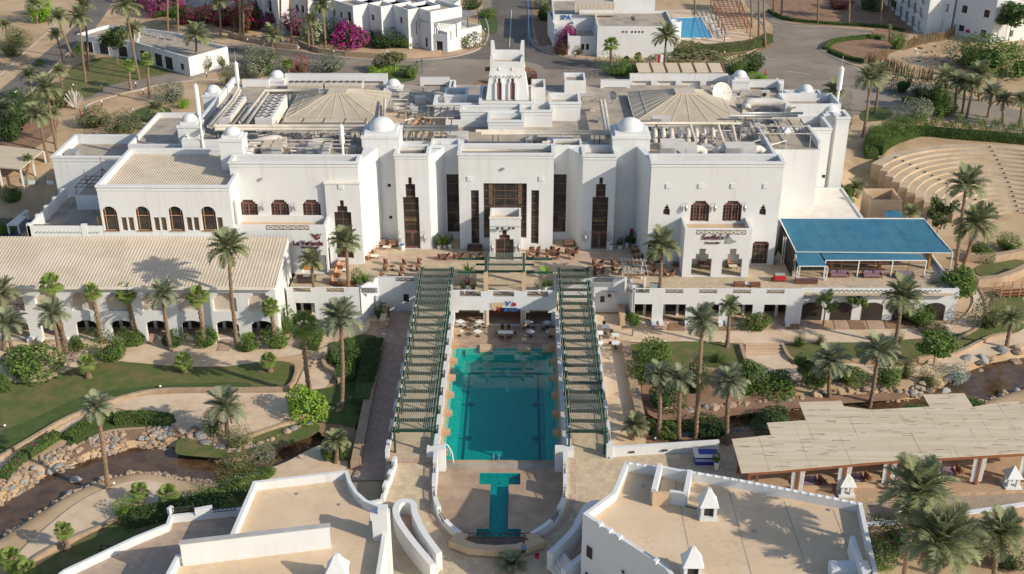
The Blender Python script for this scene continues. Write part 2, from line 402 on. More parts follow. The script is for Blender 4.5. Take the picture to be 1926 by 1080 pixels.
# lawns and beds of the upper level
sheet('lawn', [(120,150),(135,128),(190,108),(260,112),(330,132),(300,142),(210,160),(170,182),(120,195),(85,200),(60,190)], lawn, Z4)
sheet('lawn', [(245,218),(262,205),(290,200),(320,205),(318,222),(290,230),(255,228)], lawn2, Z4)
sheet('lawn', [(1618,215),(1640,202),(1672,205),(1680,215),(1660,226),(1625,228)], lawn2, Z4)
sheet('planting_bed', [(1552,92),(1570,75),(1650,70),(1700,78),(1690,95),(1640,110),(1600,112)], soil, Z4)
sheet('planting_bed', [(1445,-30),(1700,-30),(1720,30),(1700,52),(1600,50),(1490,42),(1455,20)], soil, Z4)
sheet('planting_bed', [(1270,105),(1300,95),(1440,85),(1430,95),(1330,112),(1270,118)], soil, Z4)
sheet('planting_bed', [(900,20),(930,25),(935,60),(915,62),(905,45)], lawn2, Z4)
sheet('planting_bed', [(1000,-40),(1040,-40),(1045,60),(1030,85),(1008,70)], soil, Z4)
sheet('planting_bed', [(700,138),(730,128),(760,124),(778,130),(780,150),(740,156),(705,150)], lawn2, Z4)
sheet('planting_bed', [(890,160),(905,150),(930,148),(1000,150),(1015,158),(1020,185),(890,185)], soil, Z4)
# --- left garden
sheet('path', [(-30,640),(60,648),(140,640),(300,640),(560,640),(640,620),(690,600),(690,625),(640,640),(590,660),(560,668),(430,690),(300,690),(210,680),(150,700),(60,730),(-30,735)], paving)
sheet('lawn', [(-30,725),(70,722),(150,690),(230,682),(330,690),(430,690),(500,680),(545,683),(558,695),(552,718),(530,732),(390,734),(300,736),(240,746),(180,768),(120,793),(60,828),(-30,870)], lawn)
sheet('bank', [(240,745),(180,767),(120,791),(60,826),(-30,872),(-30,828),(60,790),(130,757),(190,738),(300,726),(420,720),(470,722),(455,733),(330,734)], lawn2)
sheet('path', [(-30,880),(60,835),(150,785),(240,752),(330,742),(530,740),(552,735),(575,690),(600,660),(632,655),(630,700),(600,745),(560,770),(560,800),(500,808),(440,828),(360,828),(320,800),(225,770),(180,778),(120,812),(60,850),(-30,915)], paving)
sheet('lawn', [(120,848),(150,808),(215,780),(322,788),(318,800),(230,806),(190,815),(150,835)], lawn2)
sheet('lawn', [(330,850),(345,825),(430,838),(510,812),(570,795),(600,800),(590,820),(520,845),(430,862),(400,862),(345,858)], lawn)
sheet('lawn', [(575,740),(640,720),(660,640),(715,640),(700,720),(672,800),(640,800),(590,790)], lawn2)
sheet('path', [(30,1050),(80,1000),(150,945),(215,915),(280,905),(330,925),(290,950),(200,985),(130,1015),(70,1050),(30,1090)], paving)
sheet('path', [(480,895),(540,870),(600,840),(640,850),(650,885),(560,905),(510,912)], paving)
sheet('lawn', [(55,1080),(130,1030),(215,985),(330,945),(480,895),(480,950),(350,965),(320,1000),(240,1035),(130,1080)], lawn)
for q in ([(590,605),(610,605),(590,655),(560,655)], [(640,612),(668,612),(655,640),(625,640)], [(540,650),(560,610),(575,612),(562,655)]):
 sheet('path', q, pink, 0, smooth=False)
for q in ([(130,690),(160,650),(150,640),(120,672)], [(285,648),(305,620),(290,620),(268,650)], [(345,650),(365,622),(352,622),(330,655)], [(408,662),(416,640),(436,640),(432,662)], [(470,655),(480,638),(498,638),(492,660)]):
 sheet('path', q, pink, 0, smooth=False)
# --- right garden
sheet('path', [(1175,622),(1300,625),(1500,622),(1720,620),(1800,605),(1830,570),(1820,545),(1800,525),(1830,525),(1852,560),(1850,600),(1815,628),(1730,642),(1600,648),(1400,648),(1180,645)], paving)
sheet('lawn', [(1184,650),(1388,648),(1400,690),(1380,697),(1240,692),(1190,690)], lawn)
sheet('path', [(1390,652),(1470,648),(1490,690),(1560,680),(1640,690),(1735,690),(1760,660),(1850,640),(1926,620),(1926,650),(1840,680),(1790,705),(1740,712),(1650,705),(1560,718),(1470,718),(1420,700)], paving)
sheet('lawn', [(1480,650),(1640,645),(1800,630),(1850,600),(1870,560),(1905,545),(1926,570),(1926,620),(1860,640),(1800,665),(1700,680),(1560,676),(1495,682)], lawn)
for q in ([(1230,622),(1232,606),(1255,606),(1252,622)], [(1290,625),(1280,602),(1305,602),(1315,625)], [(1383,625),(1378,600),(1400,600),(1415,628)], [(1447,627),(1455,605),(1470,605),(1478,627)], [(1510,622),(1505,600),(1530,602),(1538,625)], [(1572,620),(1565,595),(1590,595),(1600,622)], [(1635,620),(1625,592),(1650,592),(1665,620)]):
 sheet('path', q, pink, 0, smooth=False)
for q in ([(1255,622),(1260,604),(1278,604),(1288,622)], [(1320,624),(1310,604),(1370,604),(1378,624)], [(1480,622),(1478,606),(1500,606),(1505,622)], [(1600,620),(1592,598),(1620,598),(1630,620)], [(1668,618),(1660,596),(1720,596),(1730,618)]):
 sheet('planting_bed', q, soil, 0, smooth=False)
for q in ([(1215,700),(1300,700),(1400,722),(1500,745),(1620,742),(1700,740),(1690,752),(1560,762),(1440,775),(1300,790),(1220,780)], [(1160,838),(1250,826),(1360,818),(1430,805),(1500,795),(1500,812),(1400,832),(1250,842)], [(1240,605),(1240,600),(1330,598),(1340,606)]):
 sheet('planting_bed', q, soil)
for q in ([(120,850),(150,838),(230,812),(330,806),(420,815),(400,826),(300,822),(200,838),(140,862)], [(590,800),(650,790),(668,800),(655,880),(620,880),(640,850)], [(330,1000),(480,950),(480,905),(560,890),(470,910),(340,955),(240,985)]):
 sheet('planting_bed', q, soil)
for q in ([(-30,240),(60,215),(110,225),(90,262),(40,290),(-30,300)], [(140,262),(240,258),(310,255),(320,262),(180,275)], [(1640,60),(1700,40),(1720,55),(1680,75)]):
 sheet('planting_bed', q, soil, Z4)
# small brick paths beside the pool
sheet('path', [(736,588),(790,588),(745,905),(660,905),(668,885),(705,690),(712,620)], pink, 0, smooth=False)
sheet('path', [(1105,592),(1165,592),(1172,640),(1210,800),(1215,840),(1140,840),(1115,640)], paving, 0, smooth=False)
# yard at the far left; its dark sheet paints in the shadow lying there
sheet('yard', [(-40,360),(60,362),(112,368),(60,425),(-10,470),(-40,470)], asphalt, 0.0, smooth=False)
# --- water
def water_mat(name, tint, gl=.02, rip=6.0, st=.12):
 m = bpy.data.materials.new(name); m.use_nodes = True; N = m.node_tree.nodes; Lk = m.node_tree.links
 N.remove(N['Principled BSDF'])
 tr = N.new('ShaderNodeBsdfTransparent'); tr.inputs[0].default_value = (*tint, 1)
 go = N.new('ShaderNodeBsdfGlossy'); go.inputs['Roughness'].default_value = gl
 lw = N.new('ShaderNodeLayerWeight'); pw_ = N.new('ShaderNodeMath'); pw_.operation = 'POWER'; pw_.inputs[1].default_value = 4.0; fr = N.new('ShaderNodeMath'); fr.operation = 'MULTIPLY_ADD'; fr.inputs[1].default_value = .95; fr.inputs[2].default_value = .03; Lk.new(lw.outputs['Facing'], pw_.inputs[0]); Lk.new(pw_.outputs[0], fr.inputs[0]); mx = N.new('ShaderNodeMixShader')
 ge = N.new('ShaderNodeNewGeometry'); no = N.new('ShaderNodeTexNoise'); no.inputs['Scale'].default_value = rip; no.inputs['Detail'].default_value = 3
 bp = N.new('ShaderNodeBump'); bp.inputs['Strength'].default_value = st; bp.inputs['Distance'].default_value = .02
 Lk.new(ge.outputs['Position'], no.inputs['Vector']); Lk.new(no.outputs[0], bp.inputs['Height'])
 Lk.new(bp.outputs[0], go.inputs['Normal']); Lk.new(bp.outputs[0], lw.inputs['Normal'])
 Lk.new(fr.outputs[0], mx.inputs[0]); Lk.new(tr.outputs[0], mx.inputs[1]); Lk.new(go.outputs[0], mx.inputs[2]); Lk.new(mx.outputs[0], N['Material Output'].inputs[0])
 return m
w_pool = water_mat('pool_water', (.18, .90, .87), .03, 2.2, .16)
w_strm = mat('stream_water', (.105, .060, .032), (.065, .038, .022), .9, .04, .2, 4, spec=.5, c3=(.13, .082, .045), s3=.5)
for k, (P, ws) in enumerate(SW):
 mb = MB()
 for i in range(len(P) - 1):
  a, b = P[i], P[i+1]; t = (b - a).normalized(); n = Vector((-t.y, t.x, 0))
  t0 = (P[i+1] - P[max(i-1,0)]).normalized(); n0 = Vector((-t0.y, t0.x, 0)); t1 = (P[min(i+2,len(P)-1)] - P[i]).normalized(); n1 = Vector((-t1.y, t1.x, 0))
  w0, w1 = ws[i] + .7, ws[i+1] + .7
  mb.poly([a + n0*w0, a - n0*w0, b - n1*w1, b + n1*w1])
 struct(mb.build('stream_water', w_strm))
# ================================================================ the hotel
def ring(mb, x0, x1, y0, y1, p, t, z0, z1):
 mb.box(x0-p, x1+p, y0-p, y0+t, z0, z1); mb.box(x0-p, x1+p, y1-t, y1+p, z0, z1)
 mb.box(x0-p, x0+t, y0+t, y1-t, z0, z1); mb.box(x1-t, x1+p, y0+t, y1-t, z0, z1)
def blk(par, x0, x1, y0, y1, z0, z1, S=(), E=(), Wt=(), d=.3, ph=.9, pt=.3, roof=roofgrey, m=white, corn=True, lab=None):
 """upright block with holes in its faces, parapet, sunk roof and stepped cornice, as parts of par"""
 mb = MB()
 mb.holes((x0,y0,z0), (1,0,0), x1-x0, z1-z0, [(a-x0,b-x0,c-z0,e-z0) for a,b,c,e in S], d)
 mb.holes((x1,y0,z0), (0,1,0), y1-y0, z1-z0, [(a-y0,b-y0,c-z0,e-z0) for a,b,c,e in E], d)
 mb.holes((x1,y1,z0), (-1,0,0), x1-x0, z1-z0, [], d)
 mb.holes((x0,y1,z0), (0,-1,0), y1-y0, z1-z0, [(y1-b,y1-a,c-z0,e-z0) for a,b,c,e in Wt], d)
 zi = z1 - ph
 o = [(x0,y0),(x1,y0),(x1,y1),(x0,y1)]; i = [(x0+pt,y0+pt),(x1-pt,y0+pt),(x1-pt,y1-pt),(x0+pt,y1-pt)]
 for k in range(4):
  j = (k+1) % 4
  mb.poly([(*o[k],z1),(*o[j],z1),(*i[j],z1),(*i[k],z1)]); mb.poly([(*i[k],z1),(*i[j],z1),(*i[j],zi-.1),(*i[k],zi-.1)])
 w = mb.build('wall', m, par)
 if lab: w['label'] = lab
 MB().poly([(*i[0],zi),(*i[1],zi),(*i[2],zi),(*i[3],zi)]).build('roof', roof, par)
 if corn:
  c = MB(); ring(c, x0, x1, y0, y1, .14, pt+.03, z1-.16, z1+.14); ring(c, x0, x1, y0, y1, .07, .05, z1-.62, z1-.42)
  c.build('cornice', white, par)
 return w
def winS(par, Y, rects, d=.3, div=None, fm=None, gm=None, fw=.07, name='window', lab=None):
 """window in a south wall: frame with bars, one pane per rectangle"""
 fm = fm or frame; gm = gm or glass; f = MB(); ps = []
 for k, (x0, x1, z0, z1) in enumerate(rects):
  nx, nz = (div[k] if isinstance(div, list) else div) if div else (1, 1)
  ya, yb = Y + d - .10, Y + d - .03
  f.box(x0, x0+fw, ya, yb, z0, z1); f.box(x1-fw, x1, ya, yb, z0, z1)
  f.box(x0+fw, x1-fw, ya+.003, yb, z0, z0+fw); f.box(x0+fw, x1-fw, ya+.003, yb, z1-fw, z1)
  for i in range(1, nx): q = x0 + (x1-x0)*i/nx; f.box(q-fw*.4, q+fw*.4, ya+.006, yb, z0+fw, z1-fw)
  for i in range(1, nz): q = z0 + (z1-z0)*i/nz; f.box(x0+fw, x1-fw, ya+.01, yb, q-fw*.4, q+fw*.4)
  ps.append((x0, x1, z0, z1))
 w = f.build(name, fm, par)
 if lab: w['label'] = lab
 for x0, x1, z0, z1 in ps:
  MB().box(x0, x1, Y+d-.05, Y+d+.04, z0, z1).build('pane', gm, w)
 return w
def pr(px0, py0, px1, py1, Y):                  # photo rectangle -> wall rectangle
 a = F(px0, py1, Y); b = F(px1, py0, Y); c = F((px0+px1)/2, py0, Y)
 return (min(a.x, F(px0,py0,Y).x*.5 + a.x*.5), max(b.x, b.x*.5 + F(px1,py1,Y).x*.5), a.z, b.z)
def cx(px, py, Y, w, h):                        # rectangle of size w,h around a photo point
 p = F(px, py, Y); return (p.x-w/2, p.x+w/2, p.z-h/2, p.z+h/2)
def stepwin(px, top, Y, z0=None):               # 3-tier stepped tall window of the piers
 pass
ZT, ZR = 4.2, 17.5                              # terrace level, main roof level
hotel = thing('hotel_building', 'large white hotel with domed turrets, stepped windows and stepped tower behind the pool', 'building', (0, 160, ZT))
# ---- central front
YF = 152.0
big = (F(909,345,YF).x, F(991,345,YF).x, 6.0, FZ(950,345,YF))
sl1 = pr(887,358,900.5,459,YF); sl2 = pr(999,358,1013.5,459,YF)
blk(hotel, -6.4, 7.05, YF, 156.2, ZT, 18.8, S=[big, sl1, sl2], d=.35, roof=roofgrey)
winS(hotel, YF, [big], .35, (4, 7), fw=.09)
for q in (0.12, .80):
 x = big[0] + (big[1]-big[0]) * q; MB().box(x, x+.55, YF+.26, YF+.285, 11.2, big[3]-.1).build('curtain', amber, hotel)
for s in (sl1, sl2): winS(hotel, YF, [s], .35, (1, 8), fw=.08)
def pier(xl, xr, pc, tag_):
 t1 = (pc-3, 334, pc+3, 346.5); t2 = (pc-8.7, 346.5, pc+8.7, 371); t3 = (pc-14, 371, pc+14, 466)
 r = []
 for a, b, c, e in (t1, t2, t3):
  q0 = F(a, e, YF); q1 = F(c, b, YF); r.append([q0.x, q1.x, q0.z, q1.z])
 mid = (r[2][0] + r[2][1]) / 2
 for k, w in enumerate((.26, .70, 1.14)): r[k][0], r[k][1] = mid - w, mid + w
 r[1][2] = r[2][3]; r[0][2] = r[1][3]; r[2][2] = ZT + .02
 r = [tuple(k) for k in r]
 blk(hotel, xl, xr, YF, 156.2, ZT, 18.65, S=r, d=.35)
 up = (r[2][0], r[2][1], ZT + 2.75, r[2][3])
 winS(hotel, YF, [r[0], r[1], up], .35, [(1,1),(1,2),(1,5)], fw=.08)
 zc = up[2] + (up[3]-up[2])*.28
 MB().box(up[0]+.12, up[1]-.4, YF+.25, YF+.27, zc, zc+.5).build('curtain', amber, hotel)
 d = MB(); x0, x1 = r[2][0], r[2][1]; m_ = (x0+x1)/2
 for a, b in ((x0, m_), (m_, x1)):
  d.box(a+.02, a+.14, YF+.22, YF+.3, ZT, ZT+2.7); d.box(b-.14, b-.02, YF+.22, YF+.3, ZT, ZT+2.7)
  d.box(a+.14, b-.14, YF+.222, YF+.3, ZT+2.5, ZT+2.7); d.box(a+.14, b-.14, YF+.222, YF+.3, ZT+.02, ZT+.3)
 dd = d.build('door', frame, hotel); MB().box(x0+.05, x1-.05, YF+.27, YF+.36, ZT+.05, ZT+2.68).build('pane', glass, dd)
 for s in (-1, 1): MB().box(m_+s*.12-.02, m_+s*.12+.02, YF+.16, YF+.22, ZT+1.0, ZT+1.4).build('handle', metal, dd)
 # open door leaf
 return mid
pier(-15.35, -10.64, 774.5, 'left'); pier(11.15, 15.84, 1128, 'right')
# recessed glazed bays and splayed walls either side of the entrance
for (xa, xb, pl, prr, side) in ((-10.6, -6.4, 835, 860, -1), (7.05, 11.15, 1041, 1068, 1)):
 h = pr(pl, 328, prr, 437, 155.5)
 h = (max(h[0], xa+.05) if side > 0 else h[0], h[1], h[2], h[3])
 if side < 0: h = (xb-2.0, xb-.12, h[2], h[3])
 else: h = (xa+.12, xa+2.0, h[2], h[3])
 blk(hotel, xa, xb, 155.5, 158.5, ZT, 18.9, S=[h], d=.3, corn=False)
 winS(hotel, 155.5, [h], .3, (1, 6), fw=.06)
 x0, x1 = (xa-.02, xb-2.2) if side < 0 else (xb+.02, xa+2.2)
 MB().prism([(x0, YF+.15), (x1, 155.48), (x0, 155.48)], ZT, 18.55).build('splayed_wall', white, hotel)
# wide body behind
mb = MB(); mb.box(-47, 46, 158.4, 191, ZT, ZR-.06); mb.box(-19.8, 20.1, 156.1, 158.4, ZT, ZR-.07); mb.box(-37.4,-19.95,150.1,158.4,ZT,ZR-.08); mb.box(20.3,38.1,150.1,158.4,ZT,ZR-.09)
mb.build('wall', white, hotel)
for q in ((-37.2,-20,150,158.3),(20.4,37.9,150,158.3),(-19.8,20.1,156.1,158.3),(-46.8,45.8,158.3,190.8)): MB().poly([(q[0],q[2],ZR),(q[1],q[2],ZR),(q[1],q[3],ZR),(q[0],q[3],ZR)]).build('roof', roofgrey, hotel)
for q, mm in (([(-19,162),(-9,162),(-9,176),(-19,176)], rooftan), ([(9,160),(19,160),(19,180),(9,180)], roofgrey), ([(20.5,149.6),(37.9,149.6),(37.9,156),(20.5,156)], rooftan)):
 MB().poly([(a, b, ZR+.012) for a, b in q]).build('roof', mm, hotel)
# ---- turrets with domes
def dome(x, y, z, r, h, par):
 pf = [(r, z)] + [(r*math.cos(a), z + h*math.sin(a)**.92) for a in [i*math.pi/2/9 for i in range(1, 9)]] + [(.03, z+h)]
 return MB().lathe(x, y, [(r*1.04, z-.12), (r*1.04, z)] + pf, 24).build('dome', white, par, smooth=True)
def turret(x0, x1, y0, y1, z0, z1, r, holes=(), d=.25):
 blk(hotel, x0, x1, y0, y1, z0, z1, S=holes, d=d, ph=.05, corn=False)
 c = MB(); c.box(x0+.35, x1-.35, y0+.35, y1-.35, z1-.1, z1+.35); c.box(x0-.1, x1+.1, y0-.1, y1+.1, z1-.35, z1-.02); c.build('cornice', white, hotel)
 dome((x0+x1)/2, (y0+y1)/2, z1+.35, r, r*.88, hotel)
for sgn, xs_ in ((-1, (-20.2, -14.9)), (1, (15.4, 20.7))):
 hs = []
 if sgn < 0:
  for a, b in ((700,349),(732,349),(703.5,409),(735,409)): hs.append(cx(a, b, 154.4, .48, .5))
 turret(xs_[0], xs_[1], 154.4, 159.6, ZT, 20.6, 1.85, hs)
 for h in hs: winS(hotel, 154.4, [h], .25, (1, 1), fw=.05)
# LV side: splayed joint wall between block and recess
MB().prism([(-19.9,148.2),(-17.9,154.3),(-19.9,154.3)], ZT, 19.0).build('splayed_wall', white, hotel)
MB().prism([(20.18,148.2),(18.9,154.3),(20.18,154.3)], ZT, 19.2).build('splayed_wall', white, hotel)
def stp_window(par, pxc, top, base, Y, w=2.55, fh=.32, d=.4, nm='window', doors=False):
 """window with a stepped head: two narrow tiers above a wide leaf pair"""
 c = F(pxc, base, Y); z0 = c.z; z1 = FZ(pxc, top, Y); x = c.x
 tiers = [(x-w/2, x+w/2, z0, z1-2*fh*.9), (x-w/2*.80, x+w/2*.80, z1-2*fh*.9, z1-fh*.9), (x-w/2*.58, x+w/2*.58, z1-fh*.9, z1)]
 return tiers
# ---- restaurant wing on the left (sign), and bay tower
YL = 147.3
WL = [stp_window(hotel, p, 376, 416, YL) for p in (470, 528.5, 588)]
blk(hotel, -37.5, -19.9, YL, 150.2, ZT, 19.2, S=[t for w in WL for t in w], d=.4)
for w in WL:
 ww = winS(hotel, YL, w, .4, [(6, 5), (1, 1), (1, 1)], fw=.09)
 x0, x1, z0, z1 = w[0]; m_ = (x0+x1)/2
 s = MB(); s.box(x0+.42, x0+.54, YL+.2, YL+.3, z0, z1); s.box(x1-.54, x1-.42, YL+.2, YL+.3, z0, z1); s.box(m_-.1, m_+.1, YL+.2, YL+.3, z0, z1); s.box(x0+.54,x1-.54,YL+.21,YL+.3,z1-.16,z1)
 s.build('casement', frame, ww)
YB = 146.7
def tier3(pc, y0, y1, y2, y3, Y, ws, z0=None):
 zz = [FZ(pc, q, Y) for q in (y0, y1, y2, y3)]; x = F(pc, (y0+y3)/2, Y).x
 if z0 is not None: zz[3] = z0
 return [(x-ws[0], x+ws[0], zz[1], zz[0]), (x-ws[1], x+ws[1], zz[2], zz[1]), (x-ws[2], x+ws[2], zz[3], zz[2])]
tw = tier3(646, 377, 388, 399, 480, YB, (.28, .72, 1.2), ZT+.9)
blk(hotel, -24.55, -19.75, YB, YL+.3, ZT, 16.4, S=tw, d=.35, ph=.05, corn=False)
winS(hotel, YB, tw, .35, [(1,1),(1,1),(2,6)], fw=.07)
c = MB(); c.box(-24.65, -19.65, YB-.1, YL-.02, 16.32, 16.5); c.build('cornice', cream, hotel)
# balcony block under the windows, with the sign
YV = 143.6
bx0, bx1 = -37.2, -24.3
bz = FZ(545, 424, YV)
dh = tier3(590, 467, 473, 480, 512, YV, (.55, 1.05, 1.75), ZT+.02)
blk(hotel, bx0, bx1, YV, YL-.01, ZT, bz, S=dh, E=[(144.5, 146.2, ZT+.02, ZT+3.4)], d=1.4, ph=1.0, roof=plaster_tan, corn=False)
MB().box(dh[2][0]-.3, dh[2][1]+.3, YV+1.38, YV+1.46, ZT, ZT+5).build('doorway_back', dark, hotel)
MB().box(dh[2][0]+.1, dh[2][1]-.1, YV+1.0, YV+1.36, ZT+.03, ZT+.75).build('counter', orange, hotel)
MB().box(bx1-.5, bx1-.42, 144.5, 146.2, ZT, ZT+3.4).build('doorway_back', dark, hotel)
# ---- grille panels: frame, cross bars
def grille(x0, x1, Y, z0, z1, par, n=3, name='railing', t=.05, m=lattice):
 mb = MB(); mb.box(x0, x1, Y, Y+t, z0, z0+.05); mb.box(x0, x1, Y, Y+t, z1-.05, z1)
 for i in range(n + 1):
  q = x0 + (x1-x0)*i/n; mb.box(q-.025, q+.025, Y+.004, Y+t-.004, z0+.05, z1-.05)
 for i in range(n):
  a = x0 + (x1-x0)*i/n; b = x0 + (x1-x0)*(i+1)/n
  mb.bar((a, Y+t/2, z0), (b, Y+t/2, z1), .02, .05); mb.bar((a, Y+t/2+.006, z1), (b, Y+t/2+.006, z0), .02, .05)
  mb.box((a*.65+b*.35), (a*.35+b*.65), Y+.01, Y+t-.01, z0*.6+z1*.4-.02, z0*.6+z1*.4+.02)
 return mb.build(name, m, par)
gz = FZ(537, 431, YV); MB().box(-32.3,-26.6,YV-.02,YV+.02,gz-.08,gz+.60).build('railing_panel', cream, hotel); grille(-32.3, -26.6, YV-.07, gz-.05, gz+.55, hotel, 5)
# ---- seville block on the right
YS = 147.0
WR = [stp_window(hotel, p, 378, 417, YS, 2.6) for p in (1315, 1375.5)]
sm = [tier3(p, 385, 389, 394, 405, YS, (.12, .3, .46)) for p in (1254, 1435)]
dr = tier3(1430, 454.5, 457, 461, 490, YS, (.95, 1.15, 1.15), ZT+.02)
dq = tier3(1232, 452, 457, 461, 500, YS, (.8, 1.1, 1.1), ZT+.02)
blk(hotel, 20.2, 38.2, YS, 150.2, ZT, 19.45, S=[t for w in WR + sm for t in w] + dr + dq, d=.4)
for w in WR:
 ww = winS(hotel, YS, w, .4, [(6, 5), (1, 1), (1, 1)], fw=.09); x0, x1, z0, z1 = w[0]; m_ = (x0+x1)/2
 s = MB(); s.box(x0+.38, x0+.5, YS+.2, YS+.3, z0, z1); s.box(x1-.5, x1-.38, YS+.2, YS+.3, z0, z1); s.box(m_-.1, m_+.1, YS+.2, YS+.3, z0, z1); s.box(x0+.5,x1-.5,YS+.21,YS+.3,z1-.16,z1)
 s.build('casement', frame, ww)
for w in sm: winS(hotel, YS, w, .4, [(1,1),(1,1),(2,2)], fw=.07)
winS(hotel, YS, dr, .4, [(1,1),(1,1),(4,4)], fw=.09, name='door'); winS(hotel, YS, dq, .4, [(1,1),(1,1),(2,3)], fw=.08, name='door')
# porch with stepped openings and balcony above
YP = 142.9
pz = FZ(1352, 431, YP)
x0, x1 = 24.75, 33.9
def stepopen(xc, w, zt):
 return [(xc-w/2, xc+w/2, ZT+.02, zt-1.5), (xc-w*.32, xc+w*.32, zt-1.5, zt-.8), (xc-w*.16, xc+w*.16, zt-.8, zt)]
so = [t for xc in (27.35, 31.55) for t in stepopen(xc, 2.75, ZT+4.3)]
mb = MB(); mb.holes((x0,YP,ZT), (1,0,0), x1-x0, pz-ZT, [(a-x0,b-x0,c-ZT,e-ZT) for a,b,c,e in so], .55)
mb.holes((x0,YS-.01,ZT), (0,-1,0), YS-.01-YP, pz-ZT, [], .3); mb.holes((x1,YP,ZT), (0,1,0), YS-.01-YP, pz-ZT, [(1.0,3.2,.02,3.2)], .4)
mb.poly([(x0,YP,pz),(x1,YP,pz),(x1,YP+.35,pz),(x0,YP+.35,pz)]); mb.poly([(x0,YP+.35,pz),(x1,YP+.35,pz),(x1,YP+.35,pz-1),(x0,YP+.35,pz-1)])
mb.box(x0+.002, x0+.35, YP+.352, YS-.02, pz-1, pz-.004); mb.box(x1-.35, x1-.002, YP+.352, YS-.02, pz-1, pz-.004)
# inner faces of the front wall
mb.holes((x1-.3,YP+.55,ZT), (-1,0,0), x1-x0-.6, 5.2, [(x1-.3-b,x1-.3-a,c-ZT,e-ZT) for a,b,c,e in so], 0.0)
mb.build('wall', white, hotel)
MB().box(x0+.3, x1-.3, YP+.3, YS-.02, pz-1.25, pz-1.0).build('balcony_floor', plaster_tan, hotel)
zz = FZ(1352, 432, YP); grille(26.4, 33.0, YP-.06, pz-.75, pz-.15, hotel, 6); MB().box(26.4,33.0,YP-.02,YP+.03,pz-.78,pz-.12).build('railing_panel', cream, hotel)
# ---- square block openings high on the walls
for (p, q, Y) in [(1257,350,YS),(1318,350,YS),(1379,350,YS),(1440,350,YS),(883,336,YF),(1018,336,YF),(641,351,YB)]:
 a = F(p, q, Y); MB().box(a.x-.33, a.x+.33, Y-.12, Y+.02, a.z-.33, a.z+.33).build('wall_vent', white, hotel)
# ---- right end blocks
hs = [cx(1471,291.5,166,.5,.5), cx(1487.5,315,166,.3,1.2), cx(1483,356,166,.3,1.2), cx(1530.5,332,166,.55,.55), cx(1549,332,166,.55,.55)]
hs = hs[3:]
blk(hotel, 41.5, 49.4, 166, 172.5, ZT-.2, 18.0, S=hs, d=.25, ph=1.2)
for h in hs: winS(hotel, 166, [h], .25, (1,1), fw=.06)
blk(hotel, 43.6, 52.2, 172.4, 178.4, ZT-.2, 19.9, d=.25, ph=1.3, corn=False)
blk(hotel, 51.0, 53.0, 169.5, 173.2, ZT-.2, 18.6, d=.25, ph=.9)
blk(hotel, 46.2, 52.0, 178.3, 186, ZT-.2, 18.2, ph=1.1, corn=False)
def small_turret(px, py, Y, z0, w=2.9, r=1.12, hh=0.0):
 p = F(px, py, Y + w/2); turret(p.x-w/2, p.x+w/2, Y, Y+w, z0, p.z-.35, r)
small_turret(1473, 251, 164.2, ZT-.2, 3.3); small_turret(1516, 170, 181, ZR-6); small_turret(1563, 206, 171.6, ZR-4, 2.6); small_turret(1392, 143, 188, ZR-3)
small_turret(437, 251, 150.6, ZR-8, 3.2); small_turret(357, 226, 161, ZR-10, 3.1); small_turret(401, 171, 180, ZR-6); small_turret(521, 143, 190, ZR-3); small_turret(740, 159, 187, ZR-4)
# ---- rear parapet walls with recessed panels
def rear(pxl, pxr, pytop, Y, zb, n, thick=.8):
 a = F(pxl, pytop, Y); b = F(pxr, pytop, Y); hl = []
 for i in range(n):
  q0 = a.x + (b.x-a.x)*(i+.12)/n; q1 = a.x + (b.x-a.x)*(i+.88)/n; hl.append((q0, q1, a.z-2.5, a.z-1.15))
 blk(hotel, a.x, b.x, Y, Y+thick, zb, a.z, S=hl, d=.45, ph=.05, pt=.2, corn=False)
 for h in hl: MB().box(h[0], h[1], Y+.44, Y+.5, h[2], h[3]).build('recess_panel', cream, hotel)
rear(535, 728, 140, 191.3, ZR-2, 3); rear(1185, 1370, 140, 191.3, ZR-2, 4); rear(1408, 1475, 152, 188.5, ZR-2, 2)
rear(1130, 1186, 152, 189, ZR-2, 1); rear(790, 845, 147, 190, ZR-2, 1); rear(455, 505, 151, 189, ZR-2, 1)
blk(hotel, F(845,155,188).x, F(856,155,188).x, 186, 190.5, ZR-2, FZ(850,158,188), corn=False)
# side parapets of the main roof
for q in ((-47,-46.55,158.7,191,ZR-.1,ZR+1.2),(45.6,46,158.4,166,ZR-.1,ZR+1.1),(45.6,46,186.1,190,ZR-.1,ZR+1.5),(-37.45,-37.1,150.3,158.3,ZR-.1,ZR+1.3),(37.7,38.12,150.3,164,ZR-.1,ZR+1.6),(-47,-37.5,158.2,158.7,ZR-8,ZR+1.1)):
 MB().box(*q).build('parapet', white, hotel)
# ---- stepped rear tower and the stepped boxes around it
def batter(x0, x1, y0, y1, z0, z1, b):          # tapering block
 lo = [(x0,y0,z0),(x1,y0,z0),(x1,y1,z0),(x0,y1,z0)]; hi = [(x0+b,y0+b,z1),(x1-b,y0+b,z1),(x1-b,y1-b,z1),(x0+b,y1-b,z1)]
 return MB().add(lo + hi, [(0,3,2,1),(0,1,5,4),(1,2,6,5),(2,3,7,6),(3,0,4,7)])
YT = 172.0
tx0, tx1 = F(907,190,YT).x, F(1001,190,YT).x
tz0, tz1 = FZ(950,190,YT), FZ(950,118,YT+.8)
t_ = batter(tx0, tx1, YT, YT+7.6, tz0-4, tz1-1.0, 1.25)
X0, X1, Y0, Y1 = tx0+1.25, tx1-1.25, YT+1.25, YT+6.35
zt = tz1 + 2.0
